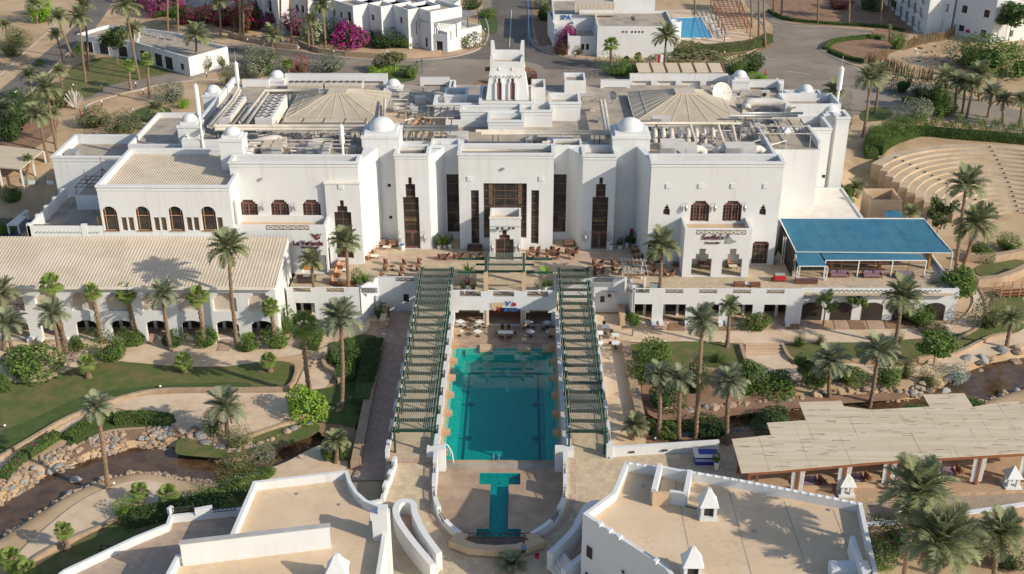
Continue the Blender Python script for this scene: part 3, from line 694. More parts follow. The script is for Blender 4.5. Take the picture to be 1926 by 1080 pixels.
# parapet of the tower: low front, raised corners
for (a0, a1, b0, b1, h) in ((X0, X1, Y0, Y0+.3, 0), (X0, X1, Y1-.3, Y1, .6), (X0, X0+.3, Y0+.3, Y1-.3, 0), (X1-.3, X1, Y0+.3, Y1-.3, 0)):
 t_.box(a0, a1, b0, b1, tz1-1.02, tz1+h)
t_.build('tower', white, hotel)
MB().box(X0+.3, X1-.3, Y0+.3, Y1-.3, tz1-1.2, tz1-.99).build('roof', roofgrey, hotel)
for (xa, s) in ((X0, 1), (X1, -1)):
 for ya, sy in ((Y0, 1), (Y1, -1)):
  q = MB(); h = 2.1 if sy < 0 else .75
  q.add([(xa-.01*s,ya-.01*sy,tz1-.9),(xa+s*.85,ya-.01*sy,tz1-.9),(xa+s*.85,ya+sy*.32,tz1-.9),(xa-.01*s,ya+sy*.32,tz1-.9),(xa-.01*s,ya-.01*sy,tz1+h),(xa+s*.5,ya-.01*sy,tz1+h),(xa+s*.5,ya+sy*.32,tz1+h),(xa-.01*s,ya+sy*.32,tz1+h)],
              [(0,3,2,1),(4,5,6,7),(0,1,5,4),(1,2,6,5),(2,3,7,6),(3,0,4,7)]); q.build('merlon', white, hotel)
for i in range(8):
 x = tx0 + 1.25 + (tx1-tx0-2.5)*(i+.5)/8; MB().bar((x, YT+1.4, tz1-2.1), (x-.02, YT+.72, tz1-2.15), .16, .16).build('beam_end', cream, hotel)
for i in range(3):
 for s, xx in ((-1, X0+.1), (1, X1-.1)): MB().bar((xx, YT+2.2+i*.8, tz1-1.6), (xx+s*.95, YT+2.2+i*.8, tz1-1.65), .2, .2).build('beam_end', wood, hotel)
for px in (939, 964):
 p = F(px, 172, YT+.35); zb, ze = FZ(px, 187, YT+.3), FZ(px, 150, YT+.9)
 def sl_(x0, x1, z0, z1, e, mb): ya, yb = YT + 1.25*(z0-tz0+4)/(tz1+3-tz0), YT + 1.25*(z1-tz0+4)/(tz1+3-tz0); mb.add([(x0,ya-e,z0),(x1,ya-e,z0),(x1,yb-e,z1),(x0,yb-e,z1),(x0,ya+.2,z0),(x1,ya+.2,z0),(x1,yb+.2,z1),(x0,yb+.2,z1)], [(0,1,2,3),(7,6,5,4),(0,4,5,1),(1,5,6,2),(2,6,7,3),(3,7,4,0)])
 fr_ = MB(); sl_(p.x-.68, p.x-.36, zb-.1, zb+2.5, .3, fr_); sl_(p.x+.36, p.x+.68, zb-.1, zb+2.5, .3, fr_); sl_(p.x-.5, p.x-.22, zb+2.5, zb+3.2, .26, fr_); sl_(p.x+.22, p.x+.5, zb+2.5, zb+3.2, .26, fr_); sl_(p.x-.28, p.x+.28, zb+3.2, zb+3.7, .2, fr_)
 w = fr_.build('window', white, hotel); sc0 = MB(); sl_(p.x-.36, p.x+.36, zb-.1, zb+2.5, .03, sc0); sl_(p.x-.22, p.x+.22, zb+2.5, zb+3.2, .035, sc0); sc0.build('screen', frame, w)
 v0 = MB(); sl_(p.x-.13, p.x+.13, zb+4.4, zb+4.8, .15, v0); v0.build('vent', cream, hotel)
def pblk(pxl, pxr, pytop, Y, dep, zb=None, corn=True, S=(), ph=.9):
 a = F(pxl, pytop, Y); b = F(pxr, pytop, Y)
 return blk(hotel, a.x, b.x, Y, Y+dep, ZR-.3 if zb is None else zb, a.z, corn=corn, ph=ph, S=S), a, b
pblk(902, 1003, 193, 171.2, 8.8, ZR-.5, True, ph=.02)
pblk(816, 905, 196, 172.5, 4.5); pblk(836, 878, 180, 176, 4)
pblk(866, 1003, 209, 168.6, 2.7); pblk(979, 1039, 209, 168.0, 4, corn=True); pblk(1034, 1092, 194, 171, 5)
a = F(918,229,166); b = F(990,229,166)
dl = [cx(941,268,164.5,1.1,2.3), cx(962,268,164.5,1.1,2.3)]
pblk(918, 985, 228, 164.5, 4, ph=.8, S=dl)
for h in dl: winS(hotel, 164.5, [h], .3, (1,1), frame, duct, .1, 'door')
dl = [cx(890,252,168.0,1.1,1.9)]
pblk(838, 918, 226, 168, 3, ph=.4, S=dl, corn=False)
for h in dl: winS(hotel, 168, [h], .3, (1,1), fw=.1, name='door')
pblk(1062, 1102, 152, 186, 5, ph=.7, corn=False); pblk(1000, 1026, 165, 180, 5, ph=.7, corn=False)
# low boxes behind the entrance front
for (l_, r_, t_, Y, dep) in ((831, 870, 272, 157.9, 2.2), (1031, 1070, 272, 157.9, 2.2), (752, 800, 275, 157.5, 1.6), (1070, 1105, 276, 157.5, 1.6)):
 pblk(l_, r_, t_, Y, dep, corn=True, ph=.5)
# ---- tent shaped pavilion roofs: each panel its own piece
mat_seam = mat('seam_tape', (.54, .47, .37), None, 1, .8); corr2 = mat('tent_sheet', (.44, .375, .28), (.39, .33, .245), .35, .6, 0, c3=(.47, .405, .31), s3=.25)
def pavilion(x0, x1, y0, y1, z0, pxt0, pxt1, pyt, lab, nseg=6):
 t = thing('pavilion_roof', lab, 'roof', ((x0+x1)/2, (y0+y1)/2, z0))
 ym = (y0+y1)/2; ta = F(pxt0, pyt, ym); tb = F(pxt1, pyt, ym); zt = ta.z; hw = (tb.x-ta.x)/2; xm = (x0+x1)/2
 top = [(xm-hw, ym-hw, zt), (xm+hw, ym-hw, zt), (xm+hw, ym+hw, zt), (xm-hw, ym+hw, zt)]; bot = [(x0,y0,z0),(x1,y0,z0),(x1,y1,z0),(x0,y1,z0)]
 sm_ = MB()
 for k in range(4):
  j = (k+1) % 4
  A, B, Cc, D = Vector(bot[k]), Vector(bot[j]), Vector(top[j]), Vector(top[k])
  nrm = (B-A).cross(D-A).normalized()
  for i in range(nseg):
   a = A.lerp(B, i/nseg); b = A.lerp(B, (i+1)/nseg); c = D.lerp(Cc, (i+1)/nseg); d = D.lerp(Cc, i/nseg)
   for (s0, s1) in ((0, .28), (.28, 1)):
    q = [a.lerp(d, s0), b.lerp(c, s0), b.lerp(c, s1), a.lerp(d, s1)]
    vs = q + [p - nrm*.08 for p in q]
    MB().add(vs, [(0,1,2,3),(7,6,5,4),(0,4,5,1),(1,5,6,2),(2,6,7,3),(3,7,4,0)]).build('panel', corr2, t)
   sm_.bar(a + nrm*.03, d + nrm*.03, .1, .07)
  a = A.lerp(D, .28) + nrm*.03; b = B.lerp(Cc, .28) + nrm*.03; sm_.bar(a, b, .08, .06)
 sm_.build('seam', mat_seam, t)
 MB().prism([(p[0], p[1]) for p in top], zt-.1, zt+.25).build('cap', corr, t)
 MB().box(x0+.4, x1-.4, y0+.4, y1-.4, ZR-.05, z0+.05).build('wall', cream, t)
 f = MB(); ring(f, x0, x1, y0, y1, .15, .1, z0-.25, z0-.02); f.build('fascia', duct, t)
pavilion(-34.2, -19.2, 168.5, 184, 18.3, 608, 643, 173, 'tan pyramid pavilion roof with pale seams beside the rooftop chiller units')
pavilion(20.0, 36.6, 168.5, 184, 18.3, 1256, 1294, 173, 'tan pyramid pavilion roof with pale seams beside the large satellite dish')
# ---- lanterns and lamps on the walls
def lantern(par, px, py, Y, s=1.0):
 p = F(px, py, Y); m = MB(); x, z = p.x, p.z
 m.lathe(x, Y-.45*s, [(.05*s, z-.75*s), (.2*s, z-.55*s), (.26*s, z-.05*s), (.28*s, z+.0*s), (.1*s, z+.35*s), (.03*s, z+.6*s)], 8)
 m.bar((x, Y, z+.62*s), (x, Y-.46*s, z+.62*s), .05, .05); m.bar((x, Y-.45*s, z+.66*s), (x, Y-.45*s, z+.3*s), .04, .04)
 return m.build('wall_lantern', metal, par)
for a, b, Y in ((752,443,YF),(799,443,YF),(1101,443,YF),(1146,443,YF)): lantern(hotel, a, b, Y, 1.2)
for a, b, Y in ((495,387,YL),(555,387,YL),(1290,388,YS),(1344,388,YS),(1400,388,YS)): lantern(hotel, a, b, Y, .9)
# ---- projecting entrance porch
ep = 148.0
po = tier3(949, 433, 442, 450, 488, ep, (.32, .75, 1.3), ZT+.02)
a = F(921,411,ep); b = F(980,411,ep)
blk(hotel, a.x, b.x, ep, YF-.01, ZT, a.z, S=po, d=.35, ph=1.1, roof=plaster_tan, corn=False)
MB().box(a.x-.08, b.x+.08, ep-.08, ep+.33, a.z-.02, a.z+.12).build('cornice', cream, hotel)
winS(hotel, ep, po, .35, [(1,1),(1,1),(2,2)], fw=.12, name='door')
lantern(hotel, 926, 462, ep, 1.1); lantern(hotel, 976, 462, ep, 1.1)
m = MB(); m.bar((a.x, ep-.5, FZ(950,424,ep)), (b.x, ep-.5, FZ(950,424,ep)), .05, .05)
for q in (.25, .4, .62, .75): m.obox((a.x+(b.x-a.x)*q, ep-.5), (1, .3), .35, .25, FZ(950,427,ep)-.12, FZ(950,427,ep)+.12)
m.build('spotlight_bar', lattice, hotel)
for p, q, Y in ((947,317,YF),(492,336,YL),(1340,297,YF)):
 c = F(p, q, Y); MB().box(c.x-.18, c.x+.18, Y-.3, Y, c.z-.15, c.z+.15).build('floodlight', metal, hotel)
# ================================================================ arches block, veranda wing, terrace
def arch(mb, x0, x1, zs, zt, Y, d, n=8):        # fills the corners of a rectangular hole so that it becomes an arch
 xm = (x0+x1)/2; r = (x1-x0)/2
 for s in (-1, 1):
  pts = [(xm + s*r*math.cos(a), zs + (zt-zs)*math.sin(a)) for a in [i*math.pi/2/n for i in range(n+1)]]
  pl = [(p[0], Y, p[1]) for p in pts] + [(xm+s*r, Y, zt)]
  mb.poly(pl if s < 0 else pl[::-1])
  for i in range(n):
   a, b = pts[i], pts[i+1]; mb.poly([(a[0],Y,a[1]),(b[0],Y,b[1]),(b[0],Y+d,b[1]),(a[0],Y+d,a[1])])
YA = 142.6
wing = thing('arcade_wing', 'white wing with four arched windows and corrugated flat roof above the veranda', 'building', (-45, 149, ZT))
ax0, ax1, az1, az0 = -54.4, -36.6, 17.5, 9.4
AW, SL = [], []
for p in (211.5, 273, 334.5, 395.5):
 c = F(p, 434, YA); zt = FZ(p, 388.5, YA); AW.append((c.x-1.0, c.x+1.0, c.z, zt))
for p in (189.5, 236, 249, 297, 310, 358, 371, 415.5):
 c = F(p, 434, YA); SL.append((c.x-.38, c.x+.38, c.z, FZ(p, 409, YA)))
blk(wing, ax0, ax1, YA, 157.5, az0, az1, S=AW+SL, E=[(143.6, 145.0, 10.6, 14.8)], d=.35, ph=1.0, roof=corr)
for (x0, x1, z0, z1) in AW: f = MB(); arch(f, x0, x1, z1-1.0, z1, YA, .35); f.build('arch_spandrel', white, wing)
for w in AW: winS(wing, YA, [(w[0], w[1], w[2], w[3])], .35, (1, 1), framew, glass, .07)
for (x0, x1, z0, z1) in AW:
 f = MB(); f.box(x0+.3, x0+.37, YA+.2, YA+.3, z0, z1-.2); f.box(x1-.37, x1-.3, YA+.2, YA+.3, z0, z1-.2); f.box(x0+.05, x1-.05, YA+.19, YA+.3, z1-1.45, z1-1.37); f.box(x0-.1,x1+.1,YA-.12,YA+.2,z0-.1,z0)
 f.build('window_bars', framew, wing)
for w in SL: winS(wing, YA, [w], .35, (1, 1), frame, amber, .05)
MB().box(ax1-.3, ax1-.25, 143.6, 145.0, 10.6, 14.8).build('pane', amber, wing)
def corrugated(x0, x1, y0, y1, z0, z1, pitch=.43, amp=.06):
 mb = MB(); n = int((x1-x0)/pitch); st = (x1-x0)/n
 for i in range(n):
  a = x0 + i*st; pf = [(a, 0), (a+st*.45, 0), (a+st*.55, amp), (a+st*.9, amp), (a+st, 0)]
  for (xa, ha), (xb, hb) in zip(pf, pf[1:]):
   mb.poly([(xa,y0,z0+ha),(xb,y0,z0+hb),(xb,y1,z1+hb),(xa,y1,z1+ha)])
 return mb
corrugated(ax0+.35, ax1-.35, YA+.4, 157.1, az1-.85, az1-.75, .36).build('corrugated_roof', corr, wing)
# small flat annex and box left of it
annex = thing('annex_building', 'plain white box annex with sunken flat roof left of the arched windows', 'building', (-60, 165, 2))
a = F(98, 300, 160); b = F(248, 296, 160)
blk(annex, a.x, b.x, 160, 170, 0, F(170,296,160).z, roof=roofgrey, ph=1.3)
blk(annex, b.x-.5, -47.2, 160.5, 176, 0, FZ(320,272,160.5), ph=.8, corn=False)
c = MB(); c.box(F(120,285,163).x, F(140,285,163).x, 163, 165, FZ(170,296,160)-1.3, FZ(170,296,160)-.4); c.build('roof_box', metal, annex)
low = thing('roof_terrace_annex', 'low white annex with balustrade and roof terrace at the left end of the veranda', 'building', (-60, 146, 0))
lx0, lx1, lz = FX(50,425,YA), ax0+.05, FZ(100,425,YA)
blk(low, lx0, lx1, YA, 158, 0, 10.0, ph=.02, corn=False, roof=roofgrey)
mb = MB(); mb.box(lx0, lx1-.1, YA, YA+.3, 9.9, lz); mb.box(lx0, lx0+.3, YA+.3, 157, 9.9, lz-.1)
for i in range(5): mb.box(lx0-.05, lx0+.4, YA+i*3.2, YA+i*3.2+.5, 9.9, lz+.25)
mb.box(lx0+7.4, lx0+8.2, YA-.05, YA+.4, 9.9, lz+.2)
mb.build('balustrade', white, low)
mb = MB()
for i in range(34): q = lx0+1.0+i*(lx1-lx0-1.6)/34; mb.box(q, q+.14, YA-.03, YA+.1, 10.6+.14*(i % 2), 10.74+.14*(i % 2))
stuff(mb.build('balustrade_pattern', lattice, low))
MB().box(lx0+.9, lx1-.5, YA+.1, YA+.18, lz+.05, lz+.14).build('handrail', lattice, low)
blk(low, lx0+3.2, lx1-.1, 152.5, 157.6, 10.0, 12.2, corn=False, roof=roofgrey, ph=.02)
# scaffold frame on the annex
sc = thing('scaffold_frame', 'rusty open metal scaffold frame on the low annex roof', 'scaffold', ((lx0+lx1)/2, 155, 12.2))
mb = MB(); s0, s1 = lx0+3.4, lx1-.3
for x in (s0, (s0+s1)/2, s1):
 for y in (152.8, 157.2): mb.tube([(x,y,12.2),(x,y,13.4)], .05, 5)
for y in (152.8, 154.2, 155.7, 157.2): mb.tube([(s0-.3,y,13.4),(s1+.3,y,13.4)], .05, 5)
for i in range(9): x = s0+(s1-s0)*i/8; mb.tube([(x,152.5,13.46),(x,157.4,13.46)], .04, 5)
xm = (s0+s1)/2; mb.tube([(xm,155,13.4),(xm,155,17.2)], .05, 5); mb.tube([(xm-2.5,155,13.4),(xm,155,15.4),(xm+2.6,155,13.6)], .05, 5); mb.tube([(xm,153,13.4),(xm,155,15.4),(xm,157,13.4)], .05, 5); mb.tube([(s0+1.5,153,13.4),(s0+1.5,153,16)], .04, 5)
mb.build('tubes', mat('rust', (.20, .09, .05), (.14, .06, .04), 2, .8), sc)
# ---- veranda wing: long corrugated roof over two storeys of arcades
ver = thing('veranda_building', 'long white two storey veranda building with wide tan corrugated roof', 'building', (-48, 137, 0))
vx0, vx1, VY, vz = -70.0, -29.3, 131.9, 7.75
corrugated(vx0, vx1, 131.3, YA-.05, 8.0, 10.15, .43, .04).build('corrugated_roof', corr, ver)
g_ = MB(); g_.box(vx0, vx1, 131.25, 131.4, 7.72, 8.05); g_.box(vx0, vx1, 131.4, YA-.1, 7.7, 7.78); g_.build('eaves', cream, ver)
UP, LO = [], []; bays = []
x = -31.4
while x > vx0 + 2:
 bays.append(x); x -= 4.62
for x in bays:
 UP += [(x-1.55, x+1.55, 4.25, 6.25), (x-1.2, x+1.2, 6.25, 6.6), (x-.85, x+.85, 6.6, 6.95)]
 LO.append((x-1.5, x+1.5, 0.02, 2.9))
mb = MB(); mb.holes((vx0,VY,0), (1,0,0), vx1-vx0, vz, [(a-vx0,b-vx0,c,e) for a,b,c,e in UP+LO], .6)
for (x0, x1, z0, z1) in LO: arch(mb, x0, x1, 2.05, 2.9, VY, .6)
mb.poly([(vx1,VY,0),(vx1,YA,0),(vx1,YA,10.1),(vx1,VY,vz)])
mb.build('wall', white, ver)
for x in bays:
 MB().box(x-1.6, x+1.6, VY+.55, VY+.62, 4.2, 7.0).build('blind', niche, ver)
 for o_ in (-1.3, 1.3): MB().box(x+o_-.2, x+o_+.2, VY+3.0, VY+3.3, 0, 2.9).build('inner_pier', white, ver)
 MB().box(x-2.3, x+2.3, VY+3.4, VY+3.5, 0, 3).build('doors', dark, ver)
 for o_ in (-1.65, 1.65): MB().box(x+o_-.3, x+o_+.3, VY-.9, VY-.02, 0, .5).build('plinth', white, ver)
MB().box(vx0, vx1, VY+.62, VY+3.4, -.02, .05).build('arcade_floor', paving, ver)
for i in (7, 6): grille(bays[i]-1.5, bays[i]+1.5, VY+.1, 4.3, 5.2, ver, 3)
# pale blue sheds at the far left
shed = thing('blue_shed_roof', 'pale blue metal lean-to roof tucked against the left end of the veranda', 'shed', (-74, 136, 0))
P = [G(0, 500, 6), G(38, 456, 6), G(-30, 470, 6), G(-60, 520, 6)]
MB().prism([(p.x, p.y) for p in P], 5.8, 6.0).build('roof', mat('pale_blue_sheet', (.42, .50, .54), (.36, .44, .48), .4, .5), shed)
MB().box(-80, -70.3, 138, 138.3, 0, 5.8).build('wall', white, shed)
carp = thing('carport', 'small white flat carport on blue-based posts beside the shadowed yard', 'carport', G(45, 430, .6))
P = [G(12, 424, 3.4), G(48, 396, 3.4), G(55, 397, 3.4), G(39, 407, 3.4), G(50, 408, 3.4), G(33, 424, 3.4)]
MB().prism([(p.x, p.y) for p in P], 3.3, 3.5).build('roof', cream, carp)
for a, b in ((14, 424), (50, 398), (33, 424)):
 p = G(a, b, 3.3); MB().box(p.x-.12, p.x+.12, p.y, p.y+.24, 1.9, 3.3).build('post', white, carp); MB().box(p.x-.13, p.x+.13, p.y-.01, p.y+.25, .5, 1.9).build('post_base', bluem, carp)
# ---- main terrace slab, front walls and loggia below
ter = thing('terrace', 'white raised terrace with loggia openings and dark lattice railings in front of the hotel', 'terrace', (0, 143, 0))
TL, TR = -29.0, 60.5
YTF = 137.0
MB().add([(TL,YTF+.3,ZT),(-19.2,YTF+.3,ZT),(-17.2,140.6,ZT),(-6.8,140.6,ZT),(-6.8,136.6,ZT),(7.0,136.6,ZT),(7.0,140.6,ZT),(17.5,140.6,ZT),(17.7,YTF+.3,ZT),(TR,YTF+.3,ZT),(TR,167,ZT),(TL,167,ZT)], [tuple(range(12))]).build('terrace_floor', terr, ter)
MB().box(-19, 19.5, 147.4, 150.4, ZT+.004, ZT+.012).build('paving_band', mat('pink_band', (.52, .39, .29), (.47, .35, .26), .6, .85, brick=(.6,.6,(.86,.82,.78),.02)), ter)
def front(x0, x1, Y, opens, rails, zt=ZT+1.0):
 """terrace front: wall with loggia openings, notches filled by lattice railing"""
 mb = MB(); H = [(a-x0, b-x0, .02, c) for a, b, c in opens] + [(a-x0, b-x0, ZT+.4, zt+.2) for a, b in rails]
 mb.holes((x0,Y,0), (1,0,0), x1-x0, zt, H, .35)
 top = sorted([q for r in rails for q in r]); edges = [x0] + top + [x1]
 for i in range(0, len(edges), 2): mb.poly([(edges[i],Y,zt),(edges[i+1],Y,zt),(edges[i+1],Y+.35,zt),(edges[i],Y+.35,zt)]); mb.poly([(edges[i+1],Y+.35,zt),(edges[i],Y+.35,zt),(edges[i],Y+.35,ZT),(edges[i+1],Y+.35,ZT)])
 mb.build('wall', white, ter)
 for a, b in rails: grille(a, b, Y+.12, ZT+.4, zt-.04, ter, 3)
 for a, b, c in opens:
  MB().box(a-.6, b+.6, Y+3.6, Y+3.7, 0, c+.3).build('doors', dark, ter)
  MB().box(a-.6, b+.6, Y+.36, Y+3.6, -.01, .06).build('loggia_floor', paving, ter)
  for o_ in (a+.42, b-.75): MB().box(o_-.17, o_+.17, Y+2.2, Y+2.5, 0, c).build('inner_pier', white, ter)
  for o_ in (a-.25, b+.25): MB().box(o_-.3, o_+.3, Y-.85, Y-.02, 0, .5).build('plinth', white, ter)
rl = [(FX(551,548,YTF), FX(584.5,548,YTF)), (FX(613.5,548,YTF), FX(647,548,YTF)), (FX(676,548,YTF), FX(709.5,548,YTF))]
front(TL, -19.2, YTF, [(a+.15, b+.35, 2.95) for a, b in rl], rl)
rr = []; p = 1187.5
while p < 1500: rr.append((FX(p,549,YTF), FX(p+34,549,YTF))); p += 63.5
front(17.7, 40.3, YTF, [(a-.1, b+.5, 2.95) for a, b in rr if a < 39], [q for q in rr if q[1] < 40.2])
# set back white walls either side of the pool approach
mb = MB(); w0 = cx(764,561,140.3,.75,1.25)
mb.holes((-17.2,140.3,0), (1,0,0), 10.4, ZT+1, [(w0[0]+17.2,w0[1]+17.2,w0[2],w0[3])], .25); mb.box(-17.2,-6.8,140.62,140.7,ZT,ZT+1); mb.box(-17.2,-6.8,140.3,140.66,ZT+.98,ZT+1.0)
mb.ribbon([(-19.2,YTF+.17),(-17.2,140.45)], .35, 0, ZT+1)
mb.build('wall', white, ter); winS(ter, 140.3, [w0], .25, (1,1), lattice, glass, .08)
mb = MB(); w0 = cx(1133,563,140.3,.62,1.0)
mb.holes((7.0,140.3,0), (1,0,0), 10.5, ZT+1, [(w0[0]-7,w0[1]-7,w0[2],w0[3])], .25); mb.box(7,17.5,140.62,140.7,ZT,ZT+1); mb.box(7,17.5,140.3,140.66,ZT+.98,ZT+1.0)
mb.ribbon([(17.62,YTF+.1),(17.4,140.45)], .35, 0, ZT+1)
mb.build('wall', white, ter); winS(ter, 140.3, [w0], .25, (1,1), lattice, glass, .08)
for a, b in ((FX(747,533,140.3), FX(779,533,140.3)), (FX(1118,533,140.3), FX(1152,533,140.3))): grille(a, b, 140.2, ZT+.55, ZT+1.05, ter, 3)
# low tan end walls of the brick paths
for a, b in ((722, 610), (1170, 605)):
 p = G(a, b, 0); MB().box(p.x-.4, p.x+.4, p.y-1.5, p.y+3.5, 0, 1.3).build('end_wall', plaster_tan, ter)
# ---- pool restaurant front under the terrace (centre)
YC = 136.3; c0, c1 = -6.75, 6.95
ops = [(c0+.35, -2.55, 1.95), (-1.85, 2.45, 2.35), (3.15, c1-.35, 1.95)]
H = []
for a, b, z in ops:
 H += [(a-c0, b-c0, .01, z), (a+.5-c0, b-.5-c0, z, z+.35)]
rc = [(FX(865,562,YC), FX(904.5,562,YC)), (FX(928,562,YC), FX(967,562,YC)), (FX(991.5,562,YC), FX(1031,562,YC))]
H += [(a-c0, b-c0, ZT+.15, 9) for a, b in rc]
mb = MB(); mb.holes((c0,YC,0), (1,0,0), c1-c0, ZT+.95, H, .4)
e = [c0] + [q for r in rc for q in r] + [c1]
for i in range(0, 8, 2): mb.poly([(e[i],YC,ZT+.95),(e[i+1],YC,ZT+.95),(e[i+1],YC+.4,ZT+.95),(e[i],YC+.4,ZT+.95)])
mb.build('wall', white, ter)
for a, b in rc: grille(a, b, YC+.12, ZT+.15, ZT+.9, ter, 3)
for x in (-2.2, 2.8):
 MB().lathe(x, YC+.22, [(.42,0),(.42,.25),(.32,.3),(.32,2.3)], 14).build('column', plaster_tan, ter)
MB().box(c0+.1, c1-.1, 140.2, 140.3, 0, ZT).build('back_wall', plaster_tan, ter)
MB().box(c0+1.2, -3.2, 140.0, 140.18, 1.0, 2.4).build('wall_screen', dark, ter); MB().box(3.8, c1-1.0, 140.0, 140.18, 1.0, 2.4).build('wall_screen', dark, ter)
MB().box(-1.8, 2.4, 139.3, 140.1, 0, 1.1).build('bar_counter', wood, ter)
for x in (-2.6, 2.2): MB().box(x, x+.8, 139.6, 140.0, 0, 1.7).build('speaker_cabinet', orange, ter)
# side cheeks linking centre front to the set back walls
for q in (c0-.35, c1+.005): MB().box(q, q+.345, YC, 140.29, 0, ZT+.95).build('wall', white, ter)
# ---- slatted gazebo over the terrace edge
gz_ = thing('gazebo', 'small gazebo with tan posts and grey slatted roof at the middle of the terrace edge', 'pergola', (.3, 138.5, ZT))
for x in (-2.2, 2.85):
 MB().box(x-.29, x+.29, YC+.02, YC+.58, ZT+.96, 8.1).build('post', plaster_tan, gz_); MB().box(x-.29, x+.29, 140.6, 141.1, ZT, 8.1).build('post', plaster_tan, gz_)
for x in (-2.2, 2.85): MB().box(x-.14, x+.14, YC-.3, 141.6, 8.1, 8.38).build('rail', green, gz_)
for i in range(3): y = YC + .3 + i*2.1; MB().box(-3.6, 4.25, y-.09, y+.09, 7.86, 8.09).build('crossbeam', greend, gz_)
for i in range(24): x = -2.0 + i*4.65/23; MB().box(x-.035, x+.035, YC-.1, 141.4, 8.39, 8.49).build('slat', slatm, gz_)
for y in (YC+.5, 141.0):
 MB().box(-6.0, -2.36, y, y+.2, 7.55, 7.8).build('tie_beam', green, gz_); MB().box(3.02, 6.7, y, y+.2, 7.55, 7.8).build('tie_beam', green, gz_)
# ================================================================ pool court
PX0, PX1, PY0, PY1 = -5.95, 6.55, 104.8, 130.0
ZW = 1.9
WLx, WRx = -6.45, 7.05                           # pool side walls
court = struct(MB().add([(WLx,130.05,0),(WRx,130.05,0),(WRx,140.2,0),(WLx,140.2,0)], [(0,1,2,3)]).build('court_floor', deck))
struct(MB().add([(WLx+.1,131.6,.006),(WRx-.1,131.6,.006),(WRx-.1,132.4,.006),(WLx+.1,132.4,.006)], [(0,1,2,3)]).build('court_floor', pink))
tile = mat('pool_tile', (.018, .34, .335), (.014, .31, .31), .6, .5, brick=(.35, .35, (.82, .86, .86), .03))
tilel = mat('pool_step_tile', (.24, .50, .44), (.21, .45, .40), .6, .5, brick=(.35, .35, (.8, .84, .84), .03))
tiled = mat('pool_line_tile', (.06, .09, .11), None, 1, .5)
pool = thing('swimming_pool', 'rectangular turquoise swimming pool with dark lane lines between the pergolas', 'pool', (0, 117, -1.6))
zb = -1.3
mb = MB(); mb.poly([(PX0+1.2,PY0+.05,zb),(PX1-1.2,PY0+.05,zb),(PX1-1.2,PY1-1.6,zb),(PX0+1.2,PY1-1.6,zb)])
mb.poly([(PX0+1.2,PY0+.05,zb),(PX0+1.2,PY0+.05,0),(PX1-1.2,PY0+.05,0),(PX1-1.2,PY0+.05,zb)])
mb.build('basin', tile, pool)
mb = MB()
for k in range(3):
 x0 = PX0 + k*.4; z = -.2 - .25*k
 mb.box(x0, x0+.4, PY0, PY1, -2, z); mb.box(PX1-k*.4-.4, PX1-k*.4, PY0, PY1, -2, z)
for k in range(4): y1 = PY1 - k*.42; mb.box(PX0+1.2, PX1-1.2, y1-.42, y1, -2, -.2-.2*k)
mb.build('steps', tilel, pool)
mb = MB(); z = zb+.01
lx0_, lx1_, ly0, ly1 = PX0+1.9, PX1-1.9, PY0+1.0, PY1-4.2
for a in ((lx0_-.15,lx0_+.15,ly0,ly1),(lx1_-.15,lx1_+.15,ly0,ly1),(lx0_,lx1_,ly0-.15,ly0+.15),(lx0_+.15,lx1_-.15,ly1-.15,ly1+.15)): mb.box(*a, z, z+.012)
for y in (ly0+5.2, ly0+12.5):
 for x, s in ((lx0_, 1), (lx1_, -1)): mb.box(x+s*.16, x+s*.55, y-.5, y+.5, z, z+.01); mb.box(x+s*.56, x+s*.85, y-.22, y+.22, z, z+.01); mb.box(x-s*.62, x-s*.2, y-.12, y+.12, z, z+.01)
for x, s in ((lx0_, -1), (lx1_, 1)): mb.box(x+s*.2, x+s*.7, ly0-.45, ly0-.2, z, z+.01)
stuff(mb.build('lane_line', tiled, pool))
MB().poly([(PX0,PY0,-.12),(PX1,PY0,-.12),(PX1,PY1,-.12),(PX0,PY1,-.12)]).build('water', w_pool, pool)
# coping between pool and walls, near deck strip
for q in ((WLx+.1, PX0, PY0-1.2, 130.05), (PX1, WRx-.1, PY0-1.2, 130.05), (PX0, PX1, 130.0, 130.06)): MB().box(*q, -.5, 0).build('coping', tilel, pool)
mb = MB(); mb.box(PX0, PX1, PY0-.45, PY0, -.4, .004); mb.build('end_coping', deck, pool)
# benches at the far end
for x in (-2.0, 2.9, 6.1):
 MB().box(x-.85, x+.85, 129.2, 130.6, -.5, .28).build('stepping_block', plaster_tan, pool)
